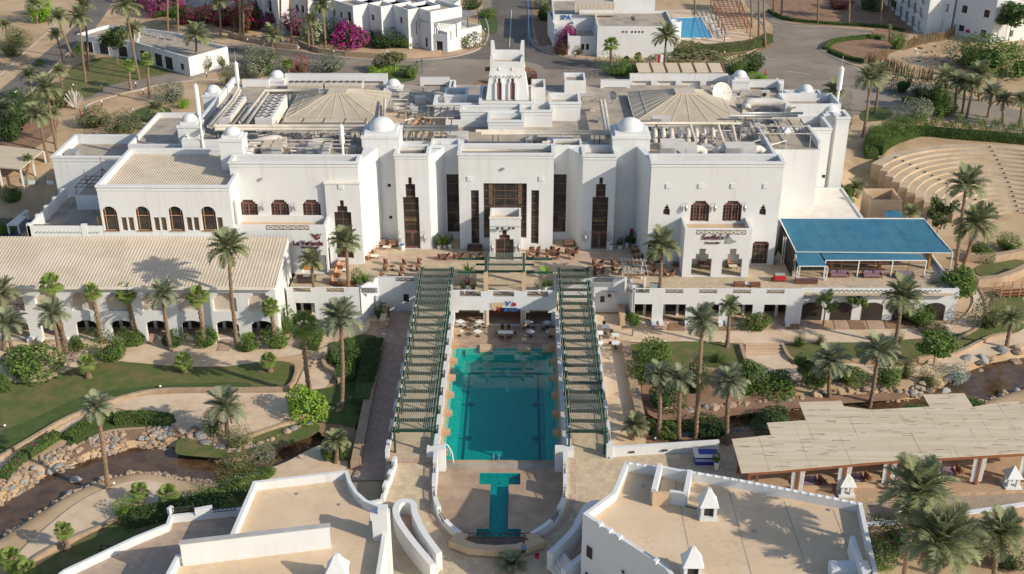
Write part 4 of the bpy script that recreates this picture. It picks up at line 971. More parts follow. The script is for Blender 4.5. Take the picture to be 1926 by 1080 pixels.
# pool side walls with orange spouts
pw = thing('pool_wall', 'white retaining wall with tan spout brackets along the left side of the pool', 'wall', (WLx, 117, 0))
pw2 = thing('pool_wall', 'white retaining wall with tan spout brackets along the right side of the pool', 'wall', (WRx, 117, 0))
spout = mat('terracotta_spout', (.52, .345, .20), (.46, .30, .175), 1.5, .8)
for t, x, s in ((pw, WLx, 1), (pw2, WRx, -1)):
 xo = x - s*.45
 MB().box(min(x,xo), max(x,xo), 103.2, 136.2, -.3, ZW+.35).build('wall', white, t)
 MB().box(x if s > 0 else x-.12, x+.12 if s > 0 else x, 103.4, 130, -.3, ZW+.1).build('facing', spout, t)
 for i in range(8):
  y = 103.6 + i*4.0
  m = MB(); m.box(xo-.06 if s > 0 else xo-.02, xo+.5 if s < 0 else xo+.55, y-.05, y+2.1, ZW+.3, ZW+.95); m.build('pier', white, t)
  yb = y + 1.0
  m = MB(); m.add([(x, yb-.4, .75), (x+s*.95, yb-.4, .95), (x+s*.95, yb+.4, .95), (x, yb+.4, .75), (x, yb-.4, 1.45), (x+s*.95, yb-.4, 1.35), (x+s*.95, yb+.4, 1.35), (x, yb+.4, 1.45)], [(0,3,2,1),(4,5,6,7),(0,1,5,4),(1,2,6,5),(2,3,7,6),(3,0,4,7)])
  m.build('spout', spout, t)
  if i < 7:
   g0 = MB();
   for zz_ in (ZW+.4, ZW+.9): g0.box(xo+.15, xo+.21, y+2.1, y+3.95, zz_, zz_+.05)
   for q in range(5): yy = y+2.15+q*.44; g0.bar((xo+.18,yy,ZW+.4),(xo+.18,yy+.44 if q<4 else yy,ZW+.93),.03,.04); g0.bar((xo+.18,yy,ZW+.93),(xo+.18,yy+.44 if q<4 else yy,ZW+.4),.03,.04)
   g0.build('railing', lattice, t)
# raised walkways below the pergolas
for s, xa, xb in ((-1, -11.9, WLx-.45), (1, WRx+.45, 12.2)):
 struct(MB().box(xa, xb, 102.4, 140.2, -3.2, ZW).build('walkway', terr))
 struct(MB().box(xa+.25, xa+.75, 102.5, 140, ZW+.004, ZW+.012).build('walkway_border', pink))
# outer low walls of the walkways
for lab, x in (('white low parapet along the outer edge of the left pergola walk', -11.95), ('white low parapet along the outer edge of the right pergola walk', 12.25)):
 t = thing('parapet_wall', lab, 'wall', (x, 120, ZW)); m = MB(); m.box(x-.18, x+.18, 102.4, 140.2, -.1, ZW+.25)
 for i in range(9): m.box(x-.2, x+.2, 102.6+i*4.2, 104.7+i*4.2, ZW+.25, ZW+.8)
 m.build('wall', white, t)
 for i in range(8):
  g0 = MB(); y = 104.7+i*4.2
  for zz_ in (ZW+.3, ZW+.75): g0.box(x-.03, x+.03, y, y+2.1, zz_, zz_+.05)
  for q in range(4): g0.bar((x,y+.525*q,ZW+.3),(x,y+.525*(q+1),ZW+.8),.03,.04); g0.bar((x,y+.525*q,ZW+.8),(x,y+.525*(q+1),ZW+.3),.03,.04)
  g0.build('railing', lattice, t)
# ---- green pergolas
def pergola(xa, xb, lab, inner):
 t = thing('pergola', lab, 'pergola', ((xa+xb)/2, 122.5, ZW)); y0, y1 = 103.4, 142.4; n = 20
 Z = lambda y: 5.0 + .6*(y-y0)/(y1-y0)
 for i in range(n + 1):
  y = y0 + (y1-y0)*i/n
  zt = Z(y); MB().box(xa-.3, xb+.3, y-.14, y+.14, zt-.36, zt-.06).build('crossbeam', greend, t)
 for e in (xa, xb):
  for o in (-.16, .16): MB().bar((e+o, y0-.25, Z(y0)+.04), (e+o, y1+.2, Z(y1)+.04), .09, .18).build('rail', slatm, t)
  for i in range(0, n + 1): y = y0 + (y1-y0)*i/n; zt = Z(y); MB().box(e-.28, e+.28, y-.12, y+.12, zt-.055, zt+.16).build('clamp', green, t)
 k = 17
 for i in range(k):
  x = xa + .38 + (xb-xa-.76)*i/(k-1)
  MB().bar((x, y0-.12, Z(y0)+.02), (x, y1+.1, Z(y1)+.02), .048, .15).build('slat', slatm, t)
 for i in range(0, n + 1, 2):
  y = y0 + (y1-y0)*i/n
  zt = Z(y)
  for x in (xa, xb): MB().box(x-.11, x+.11, y-.11, y+.11, ZW, zt-.34).build('post', green, t)
 for i in range(0, n - 1, 2):                # thin diagonal wind braces
  ya, yb = y0 + (y1-y0)*i/n, y0 + (y1-y0)*(i+1)/n
  zt = Z(ya); MB().bar((xb-.3, ya+.3, zt-.45), (xa+2.4, yb-.2, zt-.45), .07, .07).build('brace', greend, t)
pergola(-11.15, -7.1, 'long green slatted pergola along the left side of the pool', 1)
pergola(7.7, 11.55, 'long green slatted pergola along the right side of the pool', -1)
# ================================================================ ramps, lower plaza, small pool
def pz(x, y):
 s = min(1, max(0, (102.4 - y) / 11.5)) * 2.1
 if x > 12: s *= 1 - sstep(12, 17, x)
 return ZW - s
LC = [(-6.45,102.4),(-6.4,100),(-6.3,97.2),(-5.95,95.2),(-5.2,93.4),(-4.2,92.1),(-3.3,91.3)]
RC = [(7.05,102.4),(7.0,100),(6.9,97.2),(6.55,95.2),(5.7,93.4),(4.5,92.1),(3.4,91.3)]
LCc, RCc = curve([(*p,0) for p in LC], 4), curve([(*p,0) for p in RC], 4)
def grid_surface(edge, far, n=14):
 mb = MB(); vs = []; fs = []
 for k, p in enumerate(edge):
  for i in range(n+1):
   fr0 = far(p.y); x = p.x + (fr0 - p.x) * i / n; vs.append((x, p.y, pz(x, p.y)))
 for k in range(len(edge)-1):
  for i in range(n): fs.append((k*(n+1)+i, k*(n+1)+i+1, (k+1)*(n+1)+i+1, (k+1)*(n+1)+i))
 return mb.add(vs, fs)
struct(grid_surface(LCc, lambda y: -11.95 if y > 96 else -16.5).build('ramp', terr)); struct(grid_surface(RCc, lambda y: 25.6, 24).build('ramp', terr))
mb = MB(); ys_ = [91.3, 90, 88, 86, 84, 80, 70]
vs = [(x, y, pz(x, y)) for y in ys_ for x in (-16.5, -8, -3.3, 3.4, 8, 12, 14, 16, 18)]; n = 9
mb.add(vs, [(j*n+i, j*n+i+1, (j+1)*n+i+1, (j+1)*n+i) for j in range(len(ys_)-1) for i in range(n-1)])
struct(mb.build('plaza', terr))
struct(MB().box(12.25,25.6,102.4,103.3,0,ZW).build('plaza', terr))
for E_, s in ((LCc, -1), (RCc, 1)):
 mb = MB()
 for a, b in zip(E_, E_[1:]):
  for o0, o1 in ((.75, 1.35),):
   mb.poly([(a.x+s*o0,a.y,pz(a.x+s*o0,a.y)+.012),(a.x+s*o1,a.y,pz(a.x+s*o1,a.y)+.012),(b.x+s*o1,b.y,pz(b.x+s*o1,b.y)+.012),(b.x+s*o0,b.y,pz(b.x+s*o0,b.y)+.012)])
 struct(mb.build('paving_band', pink))
struct(MB().box(-11.7, -6.95, 101.6, 102.35, ZW-.05, ZW+.008).build('paving_band', pink))
mb = MB(); pts = [(p.x+.02, p.y, .0) for p in LCc] + [(p.x-.02, p.y, .0) for p in reversed(RCc)]
# court floor round the small pool (T shape cut out)
T1 = (-1.95, 2.45, 100.3, 102.4); T2 = (-.72, 1.22, 92.8, 100.3); T3 = (-1.95, 2.5, 91.5, 92.8)
def inT(x, y): return any(a < x < b and c < y < d for a, b, c, d in (T1, T2, T3))
xs_ = sorted(set([-6.5, 7.1, -1.95, 2.45, -.72, 1.22, 2.5] + [i*.7-6.3 for i in range(19)])); ys_ = sorted(set([91.35, 104.4, 100.3, 102.4, 92.8, 91.5] + [91.6+i*.6 for i in range(21)]))
def inside(x, y):
 lo = next((a.x for a, b in zip(LCc, LCc[1:]) if b.y <= y <= a.y), -6.45); hi = next((a.x for a, b in zip(RCc, RCc[1:]) if b.y <= y <= a.y), 7.05)
 return lo - .3 < x < hi + .3
mb = MB()
for x0, x1 in zip(xs_, xs_[1:]):
 for y0, y1 in zip(ys_, ys_[1:]):
  if x1-x0 < 1e-4 or y1-y0 < 1e-4: continue
  m_ = ((x0+x1)/2, (y0+y1)/2)
  if not inT(*m_) and inside(*m_): mb.poly([(x0,y0,0),(x1,y0,0),(x1,y1,0),(x0,y1,0)])
struct(mb.build('court_floor', deck))
struct(MB().box(-5.9, 6.5, 103.2, 104.3, -.1, .02).build('court_shade_band', roofgrey))  # grey band at the near end; the coping's shade is put into its colour
sp = thing('paddling_pool', 'small T-shaped turquoise pool in the sunken court in front of the large pool', 'pool', (.25, 97, -.7))
mb = MB(); w = MB()
for a, b, c, d in (T1, T2, T3):
 mb.poly([(a,c,-.75),(b,c,-.75),(b,d,-.75),(a,d,-.75)]); w.poly([(a,c,-.1),(b,c,-.1),(b,d,-.1),(a,d,-.1)])
for (x0,y0,x1,y1) in ((-1.95,102.4,2.45,102.4),(-1.95,100.3,-1.95,102.4),(2.45,100.3,2.45,102.4),(-1.95,100.3,-.72,100.3),(1.22,100.3,2.45,100.3),(-.72,92.8,-.72,100.3),(1.22,92.8,1.22,100.3),(-1.95,92.8,-.72,92.8),(1.22,92.8,2.5,92.8),(-1.95,91.5,-1.95,92.8),(2.5,91.5,2.5,92.8),(-1.95,91.5,2.5,91.5)):
 mb.poly([(x0,y0,-.8),(x1,y1,-.8),(x1,y1,.0),(x0,y0,.0)])
mb.build('basin', tile, sp); w.build('water', w_pool, sp)
MB().cyl(.25, 101.5, -.74, -.73, .12).build('drain', dark, sp)
# curved parapets of the court
for E_, lab, s in ((LCc, 'curved white parapet with lattice gaps along the left edge of the sunken court', 1), (RCc, 'curved white parapet with lattice gaps along the right edge of the sunken court', -1)):
 t = thing('court_parapet', lab, 'wall', (E_[8].x, E_[8].y, 0)); n = len(E_)
 P = [(p.x - s*.2, p.y) for p in E_]
 MB().ribbon(P, .4, -.4, [pz(p.x - s*.2, p.y)+.3 for p in E_]).build('wall', white, t)
 i = 0; seg = 0
 L = [0.0]
 for a, b in zip(E_, E_[1:]): L.append(L[-1] + (b-a).length)
 def at(d):
  for k in range(n-1):
   if L[k+1] >= d: q = (d-L[k])/(L[k+1]-L[k]); v = E_[k].lerp(E_[k+1], q); return Vector((v.x - s*.2, v.y, pz(v.x, v.y)))
  v = E_[-1]; return Vector((v.x - s*.2, v.y, pz(v.x, v.y)))
 d = 0; tot = L[-1]
 while d < tot - .3:
  q = [at(d + 1.75*k/4) for k in range(5)]
  if d > tot - 4.2: q = [at(d + (tot-d)*k/4) for k in range(5)]
  h = q[0].z + .95 if d < tot-4.2 else None
  MB().ribbon([(v.x, v.y) for v in q], .44, [v.z-.1 for v in q], h if h else [v.z+.85 for v in q]).build('pier', white, t)
  if not h: break
  g0 = MB(); q = [at(d + 1.75 + 1.5*k/3) for k in range(4)]
  for a, b in zip(q, q[1:]):
   for zz_ in (.35, .85): g0.bar((a.x,a.y,a.z+zz_), (b.x,b.y,b.z+zz_), .05, .05)
   g0.bar((a.x,a.y,a.z+.35), (b.x,b.y,b.z+.85), .04, .03); g0.bar((a.x,a.y,a.z+.85), (b.x,b.y,b.z+.35), .04, .03)
  g0.build('railing', lattice, t); d += 3.25
# corner blocks where the pool walls end
for x, lab in ((-6.75, 'white corner block at the near left end of the pool wall'), (7.3, 'white corner block at the near right end of the pool wall')):
 tag(MB().box(x-.9 if x < 0 else x-1.1, x+1.1 if x < 0 else x+.9, 102.6, 103.6, -.2, ZW+.95).build('corner_block', white), lab, 'wall')
# front rail and fountain basin
fr = thing('court_railing', 'low dark iron railing across the front of the small pool court', 'railing', (0, 91.3, 0))
g0 = MB(); g0.box(-3.2, 3.3, 91.28, 91.34, .05, .1); g0.box(-3.2, 3.3, 91.28, 91.34, .6, .66)
for i in range(9): x = -3.2+6.5*i/8; g0.bar((x,91.31,.05),(min(3.3,x+.81),91.31,.63),.03,.04); g0.bar((x,91.31,.63),(min(3.3,x+.81),91.31,.05),.03,.04)
g0.build('bars', lattice, fr)
fb = thing('fountain_basin', 'tan stone fountain basin with dark water in front of the small pool', 'fountain', (.2, 89.5, 0))
out = [(-3.9,91.15),(-4.6,89.9),(-2.6,88.75),(0,88.45),(2.8,88.75),(4.9,89.9),(4.1,91.15)]; inn = [(-2.7,91.1),(-3.1,90.2),(-1.8,89.5),(0,89.3),(2.0,89.5),(3.4,90.2),(3.0,91.1)]
m = MB(); n = len(out)
for i in range(n-1): m.prism([out[i], out[i+1], inn[i+1], inn[i]], 0, .75)
m.build('rim', plaster_tan, fb); MB().poly([(*p,.35) for p in inn]).build('water', w_strm, fb); MB().poly([(*p,.28) for p in inn]).build('basin_floor', dark, fb)
# ---- horseshoe stair walls
def horseshoe(pxs, lab, zt=1.95):
 C_ = curve([G(a, b, zt) for a, b in pxs], 8); t = thing('stair_wall', lab, 'stairs', (C_[len(C_)//2].x, C_[len(C_)//2].y, 0))
 MB().ribbon([(p.x, p.y) for p in C_], .62, -.2, zt).build('wall', white, t)
 n = len(C_)
 for k in range(3, n-3, 4):
  p = C_[k]; d = (C_[k+1]-C_[k-1]).normalized(); nn = Vector((-d.y, d.x, 0))
  for sgn in (-1, 1):
   c = p + nn * .30 * sgn
   m = MB(); m.obox((c.x, c.y), (d.x, d.y), .22, .06, zt-1.05, zt-.6); m.obox((c.x, c.y), (d.x, d.y), .1, .05, zt-.6, zt-.35); m.build('slit', cream, t)
 a, b = C_[0], C_[-1]; d0 = (C_[3]-C_[0]).normalized(); m = MB()
 for k in range(5):
  o = d0 * (.2 + .38*k); c = (a+b)/2 + o; u = (b-a).normalized(); w = (b-a).length*.82
  MB().obox((c.x, c.y), (u.x, u.y), w, .38, -.1, .35+.17*k).build('step', cream, t)
 inner = [(p.x, p.y) for p in C_]
 MB().poly([(x, y, pz(x, y)+.03) for x, y in inner]).build('stair_floor', pink, t)
horseshoe([(814,1062),(775,1015),(752,982),(744,960),(750,945),(764,941),(777,947),(781,966),(797,1000),(826,1040)], 'white horseshoe shaped stair wall with slits beside the lower left building')
horseshoe([(1060,1072),(1100,1040),(1128,1000),(1142,970),(1140,952),(1124,944),(1105,950),(1093,968),(1075,1000),(1034,1040)], 'white curving stair wall in the shade beside the lower right building')
# outer parapet of the left ramp, with the stepped end above the brick path
t = thing('ramp_parapet', 'white stepped parapet with lattice gaps between the left ramp and the brick path', 'wall', (-11.9, 98, 0))
P = [G(744,862,ZW+.6), G(736,885,2.4), G(727,905,2.2), G(718,930,2.0)]
MB().ribbon([(p.x, p.y) for p in P], .35, 0, [ZW+.4, 2.2, 1.9, 1.6]).build('wall', white, t)
for k in range(3):
 a = P[k].lerp(P[k+1], .05); b = P[k].lerp(P[k+1], .5); MB().ribbon([(a.x,a.y),(b.x,b.y)], .38, 1.0, [ZW+.95-.25*k]*2).build('pier', white, t)
 a, b = b, P[k+1]; g0 = MB(); z = ZW+.4-.3*k; g0.bar((a.x,a.y,z+.4),(b.x,b.y,z+.4),.05,.05); g0.bar((a.x,a.y,z),(b.x,b.y,z+.4),.04,.03); g0.bar((a.x,a.y,z+.4),(b.x,b.y,z),.04,.03); g0.build('railing', lattice, t)
a = G(680,938,2.0); b = G(718,930,2.0); MB().ribbon([(a.x,a.y),(b.x,b.y)], .4, 0, 1.35).build('wall', white, t)
# tall tan wall along the outer side of each brick path
for pts, lab in (([(716,633),(705,690),(690,760),(668,870)], 'long tan stone wall between the left lawn and the brick path'), ([(1176,640),(1186,690),(1198,750),(1212,812)], 'long pale stone wall between the right brick path and the stream')):
 P = [G(a, b, .9) for a, b in pts]
 tag(MB().ribbon([(p.x, p.y) for p in P], 1.05, -.1, .9).build('stone_wall', stone), lab, 'wall')
# white wall with blue tiled bar at the right
t = thing('terrace_wall', 'long white parapet wall running right from the end of the right pergola', 'wall', (19, 104, ZW))
a = G(1146,858,ZW); b = G(1352,848,ZW); MB().ribbon([(a.x,a.y),(b.x,b.y+.3)], .4, 0, ZW+1.15).build('wall', white, t)
MB().box(a.x-.35, a.x+.3, a.y-.4, a.y+.4, 0, ZW+1.4).build('end_pier', white, t)
for q in (.2, .5): c = a.lerp(b, q); MB().box(c.x-.3, c.x+.3, c.y-.3, c.y-.1, ZW+.45, ZW+.6).build('wall_light', lattice, t)
t = thing('tiled_bar', 'small bar counter clad in blue and white tiles beside the cabana roof', 'bar', G(1328,872,ZW))
a = G(1308,875,ZW); b = G(1350,873,ZW); m = MB(); m.box(a.x, b.x, a.y, a.y+1.5, ZW, ZW+.42); m.box(a.x,b.x,a.y,a.y+1.5,ZW+.75,ZW+1.05); m.build('blue_tiles', mat('cobalt_tile', (.018, .035, .22), (.03, .05, .28), 4, .3, spec=.5), t)
m = MB(); m.box(a.x+.01,b.x-.01,a.y+.01,a.y+1.49,ZW+.42,ZW+.75); m.build('white_tiles', mat('white_tile', (.55,.58,.66), (.2,.25,.5), 7, .3), t)
m = MB(); m.box(a.x-.15,b.x+.15,a.y-.15,a.y+.35,ZW+1.05,ZW+1.15); m.box(a.x-.15,a.x+.35,a.y+.35,a.y+1.9,ZW+1.05,ZW+1.15); m.build('counter_top', cream, t)
# ================================================================ lower left building
def oblk(par, P0, P1, dep, z0, z1, holes=(), d=.3, ph=.8, pt=.3, roof=rooftan, m=white, nm='wall', corn=False):
 """block whose front runs from P0 to P1 (left to right seen from outside)"""
 P0 = Vector((P0[0], P0[1], 0)); P1 = Vector((P1[0], P1[1], 0)); u = (P1-P0).normalized(); n = Vector((-u.y, u.x, 0)); w = (P1-P0).length
 mb = MB(); q = [P0, P1, P1+n*dep, P0+n*dep]
 mb.holes((P0.x,P0.y,z0), u, w, z1-z0, [(a,b,c-z0,e-z0) for a,b,c,e in holes], d)
 for k in (1, 2, 3): a, b = q[k], q[(k+1)%4]; mb.holes((a.x,a.y,z0), b-a, (b-a).length, z1-z0, [], d)
 i = [P0+u*pt+n*pt, P1-u*pt+n*pt, P1-u*pt+n*(dep-pt), P0+u*pt+n*(dep-pt)]
 for k in range(4):
  j = (k+1)%4; mb.poly([(q[k].x,q[k].y,z1),(q[j].x,q[j].y,z1),(i[j].x,i[j].y,z1),(i[k].x,i[k].y,z1)]); mb.poly([(i[k].x,i[k].y,z1),(i[j].x,i[j].y,z1),(i[j].x,i[j].y,z1-ph-.1),(i[k].x,i[k].y,z1-ph-.1)])
 mb.build(nm, m, par); MB().poly([(p.x,p.y,z1-ph) for p in i]).build('roof', roof, par)
 return P0, u, n
def owin(par, P0, u, n, rect, d=.3, div=(1,1), fm=None, gm=None, fw=.08, name='window'):
 a, b, z0, z1 = rect; f = MB(); fm = fm or frame
 def bx(s0, s1, e0, e1, q0, q1, mb):
  A = P0 + u*s0 + n*e0; B = P0 + u*s1 + n*e0; Cc = P0 + u*s1 + n*e1; D = P0 + u*s0 + n*e1
  mb.prism([A, B, Cc, D], q0, q1)
 bx(a, a+fw, d-.1, d-.03, z0, z1, f); bx(b-fw, b, d-.1, d-.03, z0, z1, f); bx(a+fw, b-fw, d-.1, d-.03, z0, z0+fw, f); bx(a+fw, b-fw, d-.1, d-.03, z1-fw, z1, f)
 for i in range(1, div[0]): s = a+(b-a)*i/div[0]; bx(s-.03, s+.03, d-.1, d-.03, z0, z1, f)
 for i in range(1, div[1]): s = z0+(z1-z0)*i/div[1]; bx(a, b, d-.11, d-.03, s-.03, s+.03, f)
 w = f.build(name, fm, par); pm = MB(); bx(a, b, d-.05, d+.05, z0, z1, pm); pm.build('pane', gm or glass, w); return w
def prism_roof(par, pts, z0, z1, ph, pt, roofm):  # polygonal block with parapet: pts are (x,y)
 n = len(pts); P = [Vector((p[0], p[1])) for p in pts]
 a = sum(P[i].x*P[(i+1)%n].y - P[(i+1)%n].x*P[i].y for i in range(n))
 if a < 0: P = P[::-1]
 I = []
 for i in range(n):
  e0 = (P[i]-P[i-1]).normalized(); e1 = (P[(i+1)%n]-P[i]).normalized(); n0 = Vector((-e0.y, e0.x)); n1 = Vector((-e1.y, e1.x))
  b = (n0+n1); b = b/ max(.35, b.length**2/2) if b.length > 1e-3 else n0; I.append(P[i] + b*pt)
 mb = MB()
 for i in range(n):
  j = (i+1)%n
  mb.poly([(*P[i],z0),(*P[j],z0),(*P[j],z1),(*P[i],z1)]); mb.poly([(*P[i],z1),(*P[j],z1),(*I[j],z1),(*I[i],z1)]); mb.poly([(*I[j],z1),(*I[i],z1),(*I[i],z1-ph-.1),(*I[j],z1-ph-.1)])
 mb.build('wall', white, par); MB().poly([(*p, z1-ph) for p in I]).build('roof', roofm, par)
def chimney(par, px, py, z, w=1.5, hb=1.5, hr=1.6):
 p = G(px, py, z); x, y = p.x, p.y + w/2; t = MB()
 for a, b in ((-1,-1),(1,-1),(1,1),(-1,1)): t.box(x+a*w/2-(.28 if a>0 else 0), x+a*w/2+(.28 if a<0 else 0), y+b*w/2-(.28 if b>0 else 0), y+b*w/2+(.28 if b<0 else 0), z+.25, z+hb)
 t.box(x-w/2-.06, x+w/2+.06, y-w/2-.06, y+w/2+.06, z, z+.4); t.box(x-w/2+.2, x+w/2-.2, y-w/2+.45, y+w/2-.1, z+.3, z+hb)
 c = MB(); e = w/2+.16; z1 = z+hb
 lo = [(x-e,y-e,z1),(x+e,y-e,z1),(x+e,y+e,z1),(x-e,y+e,z1)]; mid = [(x+(q[0]-x)*.52, y+(q[1]-y)*.52, z1+hr*.5) for q in lo]; hi = [(x+(q[0]-x)*.16, y+(q[1]-y)*.16, z1+hr) for q in lo]
 c.add(lo+mid+hi, [(0,3,2,1),(8,9,10,11)] + [(k, (k+1)%4, (k+1)%4+4, k+4) for k in range(4)] + [(k+4, (k+1)%4+4, (k+1)%4+8, k+8) for k in range(4)])
 o = t.build('chimney', white, par); c.build('chimney_cap', white, o); MB().box(x-w/2+.3, x+w/2-.3, y-w/2+.2, y-w/2+.3, z+.45, z+hb-.2).build('louvre', dark, o)
lb = thing('lower_left_building', 'white flat roofed building with curved wall and arched window at lower left', 'building', (-18, 86, 0))
zr = 7.0
P = [G(a, b, zr+.9) for a, b in ((476,905),(654,884),(661,905),(673,925),(690,940),(733,957))]
pts = [(p.x, p.y) for p in P] + [(-9.55,80),(-9.5,74),(-28,74),(-27.6,79.0),(-23.6,80.2)]
prism_roof(lb, pts, 0, zr+.9, .9, .35, rooftan)
a = G(345,1062,zr); b = G(623,1028,zr); m = MB(); m.ribbon([(a.x,a.y),(b.x,b.y)], .5, zr-.1, zr+2.35); m.build('screen_wall', white, lb)
m = MB(); m.ribbon([(a.x-.1,a.y),(b.x+.1,b.y)], .58, zr+2.35, zr+2.43); m.build('coping', mat('weathered_coping', (.42,.41,.39), (.34,.33,.31), .8, .9), lb)
# terrace on its left side
zc = 4.6
P = [G(x, y, zc+.8) for x, y in ((474,952),(318,968),(312,985),(250,1010),(118,1072),(60,1120))]
pts = [(p.x, p.y) for p in P] + [(P[-1].x, 72), (-27.0, 72), (-27.0,79.5), (-23.8, 80.5)]
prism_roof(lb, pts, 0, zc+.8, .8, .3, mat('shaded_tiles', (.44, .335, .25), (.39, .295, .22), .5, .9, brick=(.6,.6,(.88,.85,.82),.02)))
for l_, r_ in ((322,368),(401,447)):
 a, b = G(l_, 962, zc+.8), G(r_, 957, zc+.8);
 g0 = MB()
 for q in (.05, .5): g0.bar((a.x,a.y-.2,zc+.8+q),(b.x,b.y-.2,zc+.8+q),.05,.05)
 for k in range(6):
  s = a.lerp(b, k/6); e = a.lerp(b, (k+1)/6); g0.bar((s.x,s.y-.2,zc+.85),(e.x,e.y-.2,zc+1.3),.04,.03); g0.bar((s.x,s.y-.2,zc+1.3),(e.x,e.y-.2,zc+.85),.04,.03)
 g0.build('railing', lattice, lb)
for l_, r_ in ((318,326),(368,401),(447,476)):
 a, b = G(l_, 964, zc+.8), G(r_, 958, zc+.8); MB().ribbon([(a.x,a.y-.18),(b.x,b.y-.18)], .34, zc+.7, zc+1.35).build('parapet_block', white, lb)
# tower piece with the arched opening
tz = 9.6
P0, P1 = G(683,1003,tz), G(737,966,tz)
a = G(690,1010,tz);
q = [(P0.x, P0.y), (P1.x, P1.y)]
u = Vector((-9.45+13.6, 0, 0))
x0, x1, y0 = F(700,985,82.0).x, -9.4, 82.0
hz = FZ(708, 1047, y0); wx = F(709,1030,y0).x
mb = MB(); mb.holes((x0,y0,0), (1,0,0), x1-x0, 9.3, [(wx-.55-x0, wx+.55-x0, hz, hz+1.75)], .45)
arch(mb, wx-.55, wx+.55, hz+1.2, hz+1.75, y0, .45)
mb.add([(x0,y0,0),(x0,y0+1.2,0),(x0,y0+1.2,9.3),(x0,y0,9.3)], [(0,1,2,3)]); mb.add([(x1,y0,0),(x1,y0+1.2,0),(x1,y0+1.2,9.3),(x1,y0,9.3)], [(3,2,1,0)]); mb.poly([(x0,y0,9.3),(x1,y0,9.3),(x1,y0+1.2,9.3),(x0,y0+1.2,9.3)]); mb.box(x0,x1,y0+1.15,y0+1.2,0,9.28)
mb.box(x1-1.5, x1-.0, y0+.002, y0+.9, 9.3, 10.0); mb.box(x1-.8, x1-.0, y0+.004, y0+.85, 10.0, 10.5)
mb.build('gable_wall', white, lb)
MB().box(wx-.55, wx+.55, y0+.44, y0+.5, hz, hz+1.75).build('opening_back', cream, lb)
chimney(lb, 634, 1108, zr, 1.6)
# trellis grid
tr = thing('trellis', 'square wooden trellis grid over the terrace of the lower left building', 'trellis', G(205,1050,3))
p = G(172,1066,3.2); m = MB()
for i in range(8): m.box(p.x+i*.55, p.x+i*.55+.07, p.y-.3, p.y+3.0, 3.2, 3.32)
for j in range(6): m.box(p.x-.2, p.x+4.3, p.y+j*.55, p.y+j*.55+.07, 3.33, 3.42)
m.build('grid', lattice, tr)
for i in (0, 4.0): MB().box(p.x+i, p.x+i+.12, p.y+2.6, p.y+2.72, 0, 3.2).build('post', lattice, tr)
# ================================================================ lower right building
rb = thing('lower_right_building', 'white building with broad tan roof, chimneys and scalloped parapet at lower right', 'building', (22, 84, 0))
ztop = 8.9
P = [G(a, b, ztop) for a, b in ((1176,868),(1290,884),(1400,903),(1500,922),(1622,946))]
L_ = [G(a, b, ztop) for a, b in ((1152,925),(1096,966))]
fl = [G(1250,1068,ztop), G(1275,1100,ztop)]
pts = [(p.x, p.y) for p in P] + [(32.2, 73.5), (fl[1].x, 73.5), (fl[1].x, fl[1].y)] + [(fl[0].x, fl[0].y), (L_[1].x, L_[1].y), (L_[0].x, L_[0].y)]
prism_roof(rb, pts, 0, ztop, .9, .38, rooftan)
m = MB(); tot = 0
for a, b in zip(P, P[1:]):
 n = max(1, round((b-a).length/.75))
 for k in range(n):
  c = a.lerp(b, (k+.5)/n); m.lathe(c.x, c.y-.2, [(.24, ztop-.02), (.2, ztop+.04), (.08, ztop+.07)], 8)
m.build('scalloped_coping', white, rb)
u = Vector((fl[0].x-L_[1].x, fl[0].y-L_[1].y, 0)); wl = u.length; u.normalize(); n = Vector((-u.y, u.x, 0)); A = Vector((L_[1].x, L_[1].y, 0))
for s, z, w, h in ((1.1, 5.2, .75, 1.3), (5.3, 5.6, .35, .35), (6.0, 5.4, .35, .35), (7.2, 4.9, .75, 1.2), (1.0, 2.2, .7, 1.0)):
 m = MB()
 def ob(s0, s1, e0, e1, z0, z1): m.prism([A+u*s0-n*e0, A+u*s1-n*e0, A+u*s1-n*e1, A+u*s0-n*e1], z0, z1)
 ob(s-w/2-.1, s+w/2+.1, .0, .08, z-h/2-.1, z+h/2+.1); o = m.build('window', white, rb); m = MB(); ob(s-w/2, s+w/2, .05, .1, z-h/2, z+h/2); m.build('pane', glass, o)
for s in (2.2, 3.4, 4.6, 8.9): c = A + u*s; MB().obox((c.x, c.y), (u.x, u.y), .35, .5, ztop-.05, ztop+.28).build('merlon', white, rb)
zf = ztop - .9
a, b = G(1236,905,zf), G(1300,935,zf)
m = MB(); c0_ = G(1228,945,zf); c1_ = G(1240,896,zf); c2_ = G(1296,908,zf); c3_ = G(1288,950,zf)
m.ribbon([(c0_.x,c0_.y),(c1_.x,c1_.y)], .45, zf-.05, zf+1.5); m.ribbon([(c1_.x,c1_.y),(c2_.x,c2_.y)], .3, zf-.05, zf+1.2); m.ribbon([(c2_.x,c2_.y),(c3_.x,c3_.y)], .45, zf-.05, zf+1.5); m.ribbon([(c3_.x,c3_.y),(G(1258,946,zf).x,G(1258,946,zf).y)], .35, zf-.05, zf+1.4)
m.build('stair_head_wall', white, rb)
c = G(1226,950,zf); MB().box(c.x, c.x+1.5, c.y-.2, c.y+.1, zf, zf+1.5).build('stair_head_door', plaster_tan, rb)
chimney(rb, 1332, 980, zf, 1.45); chimney(rb, 1302, 1094, zf, 1.5)
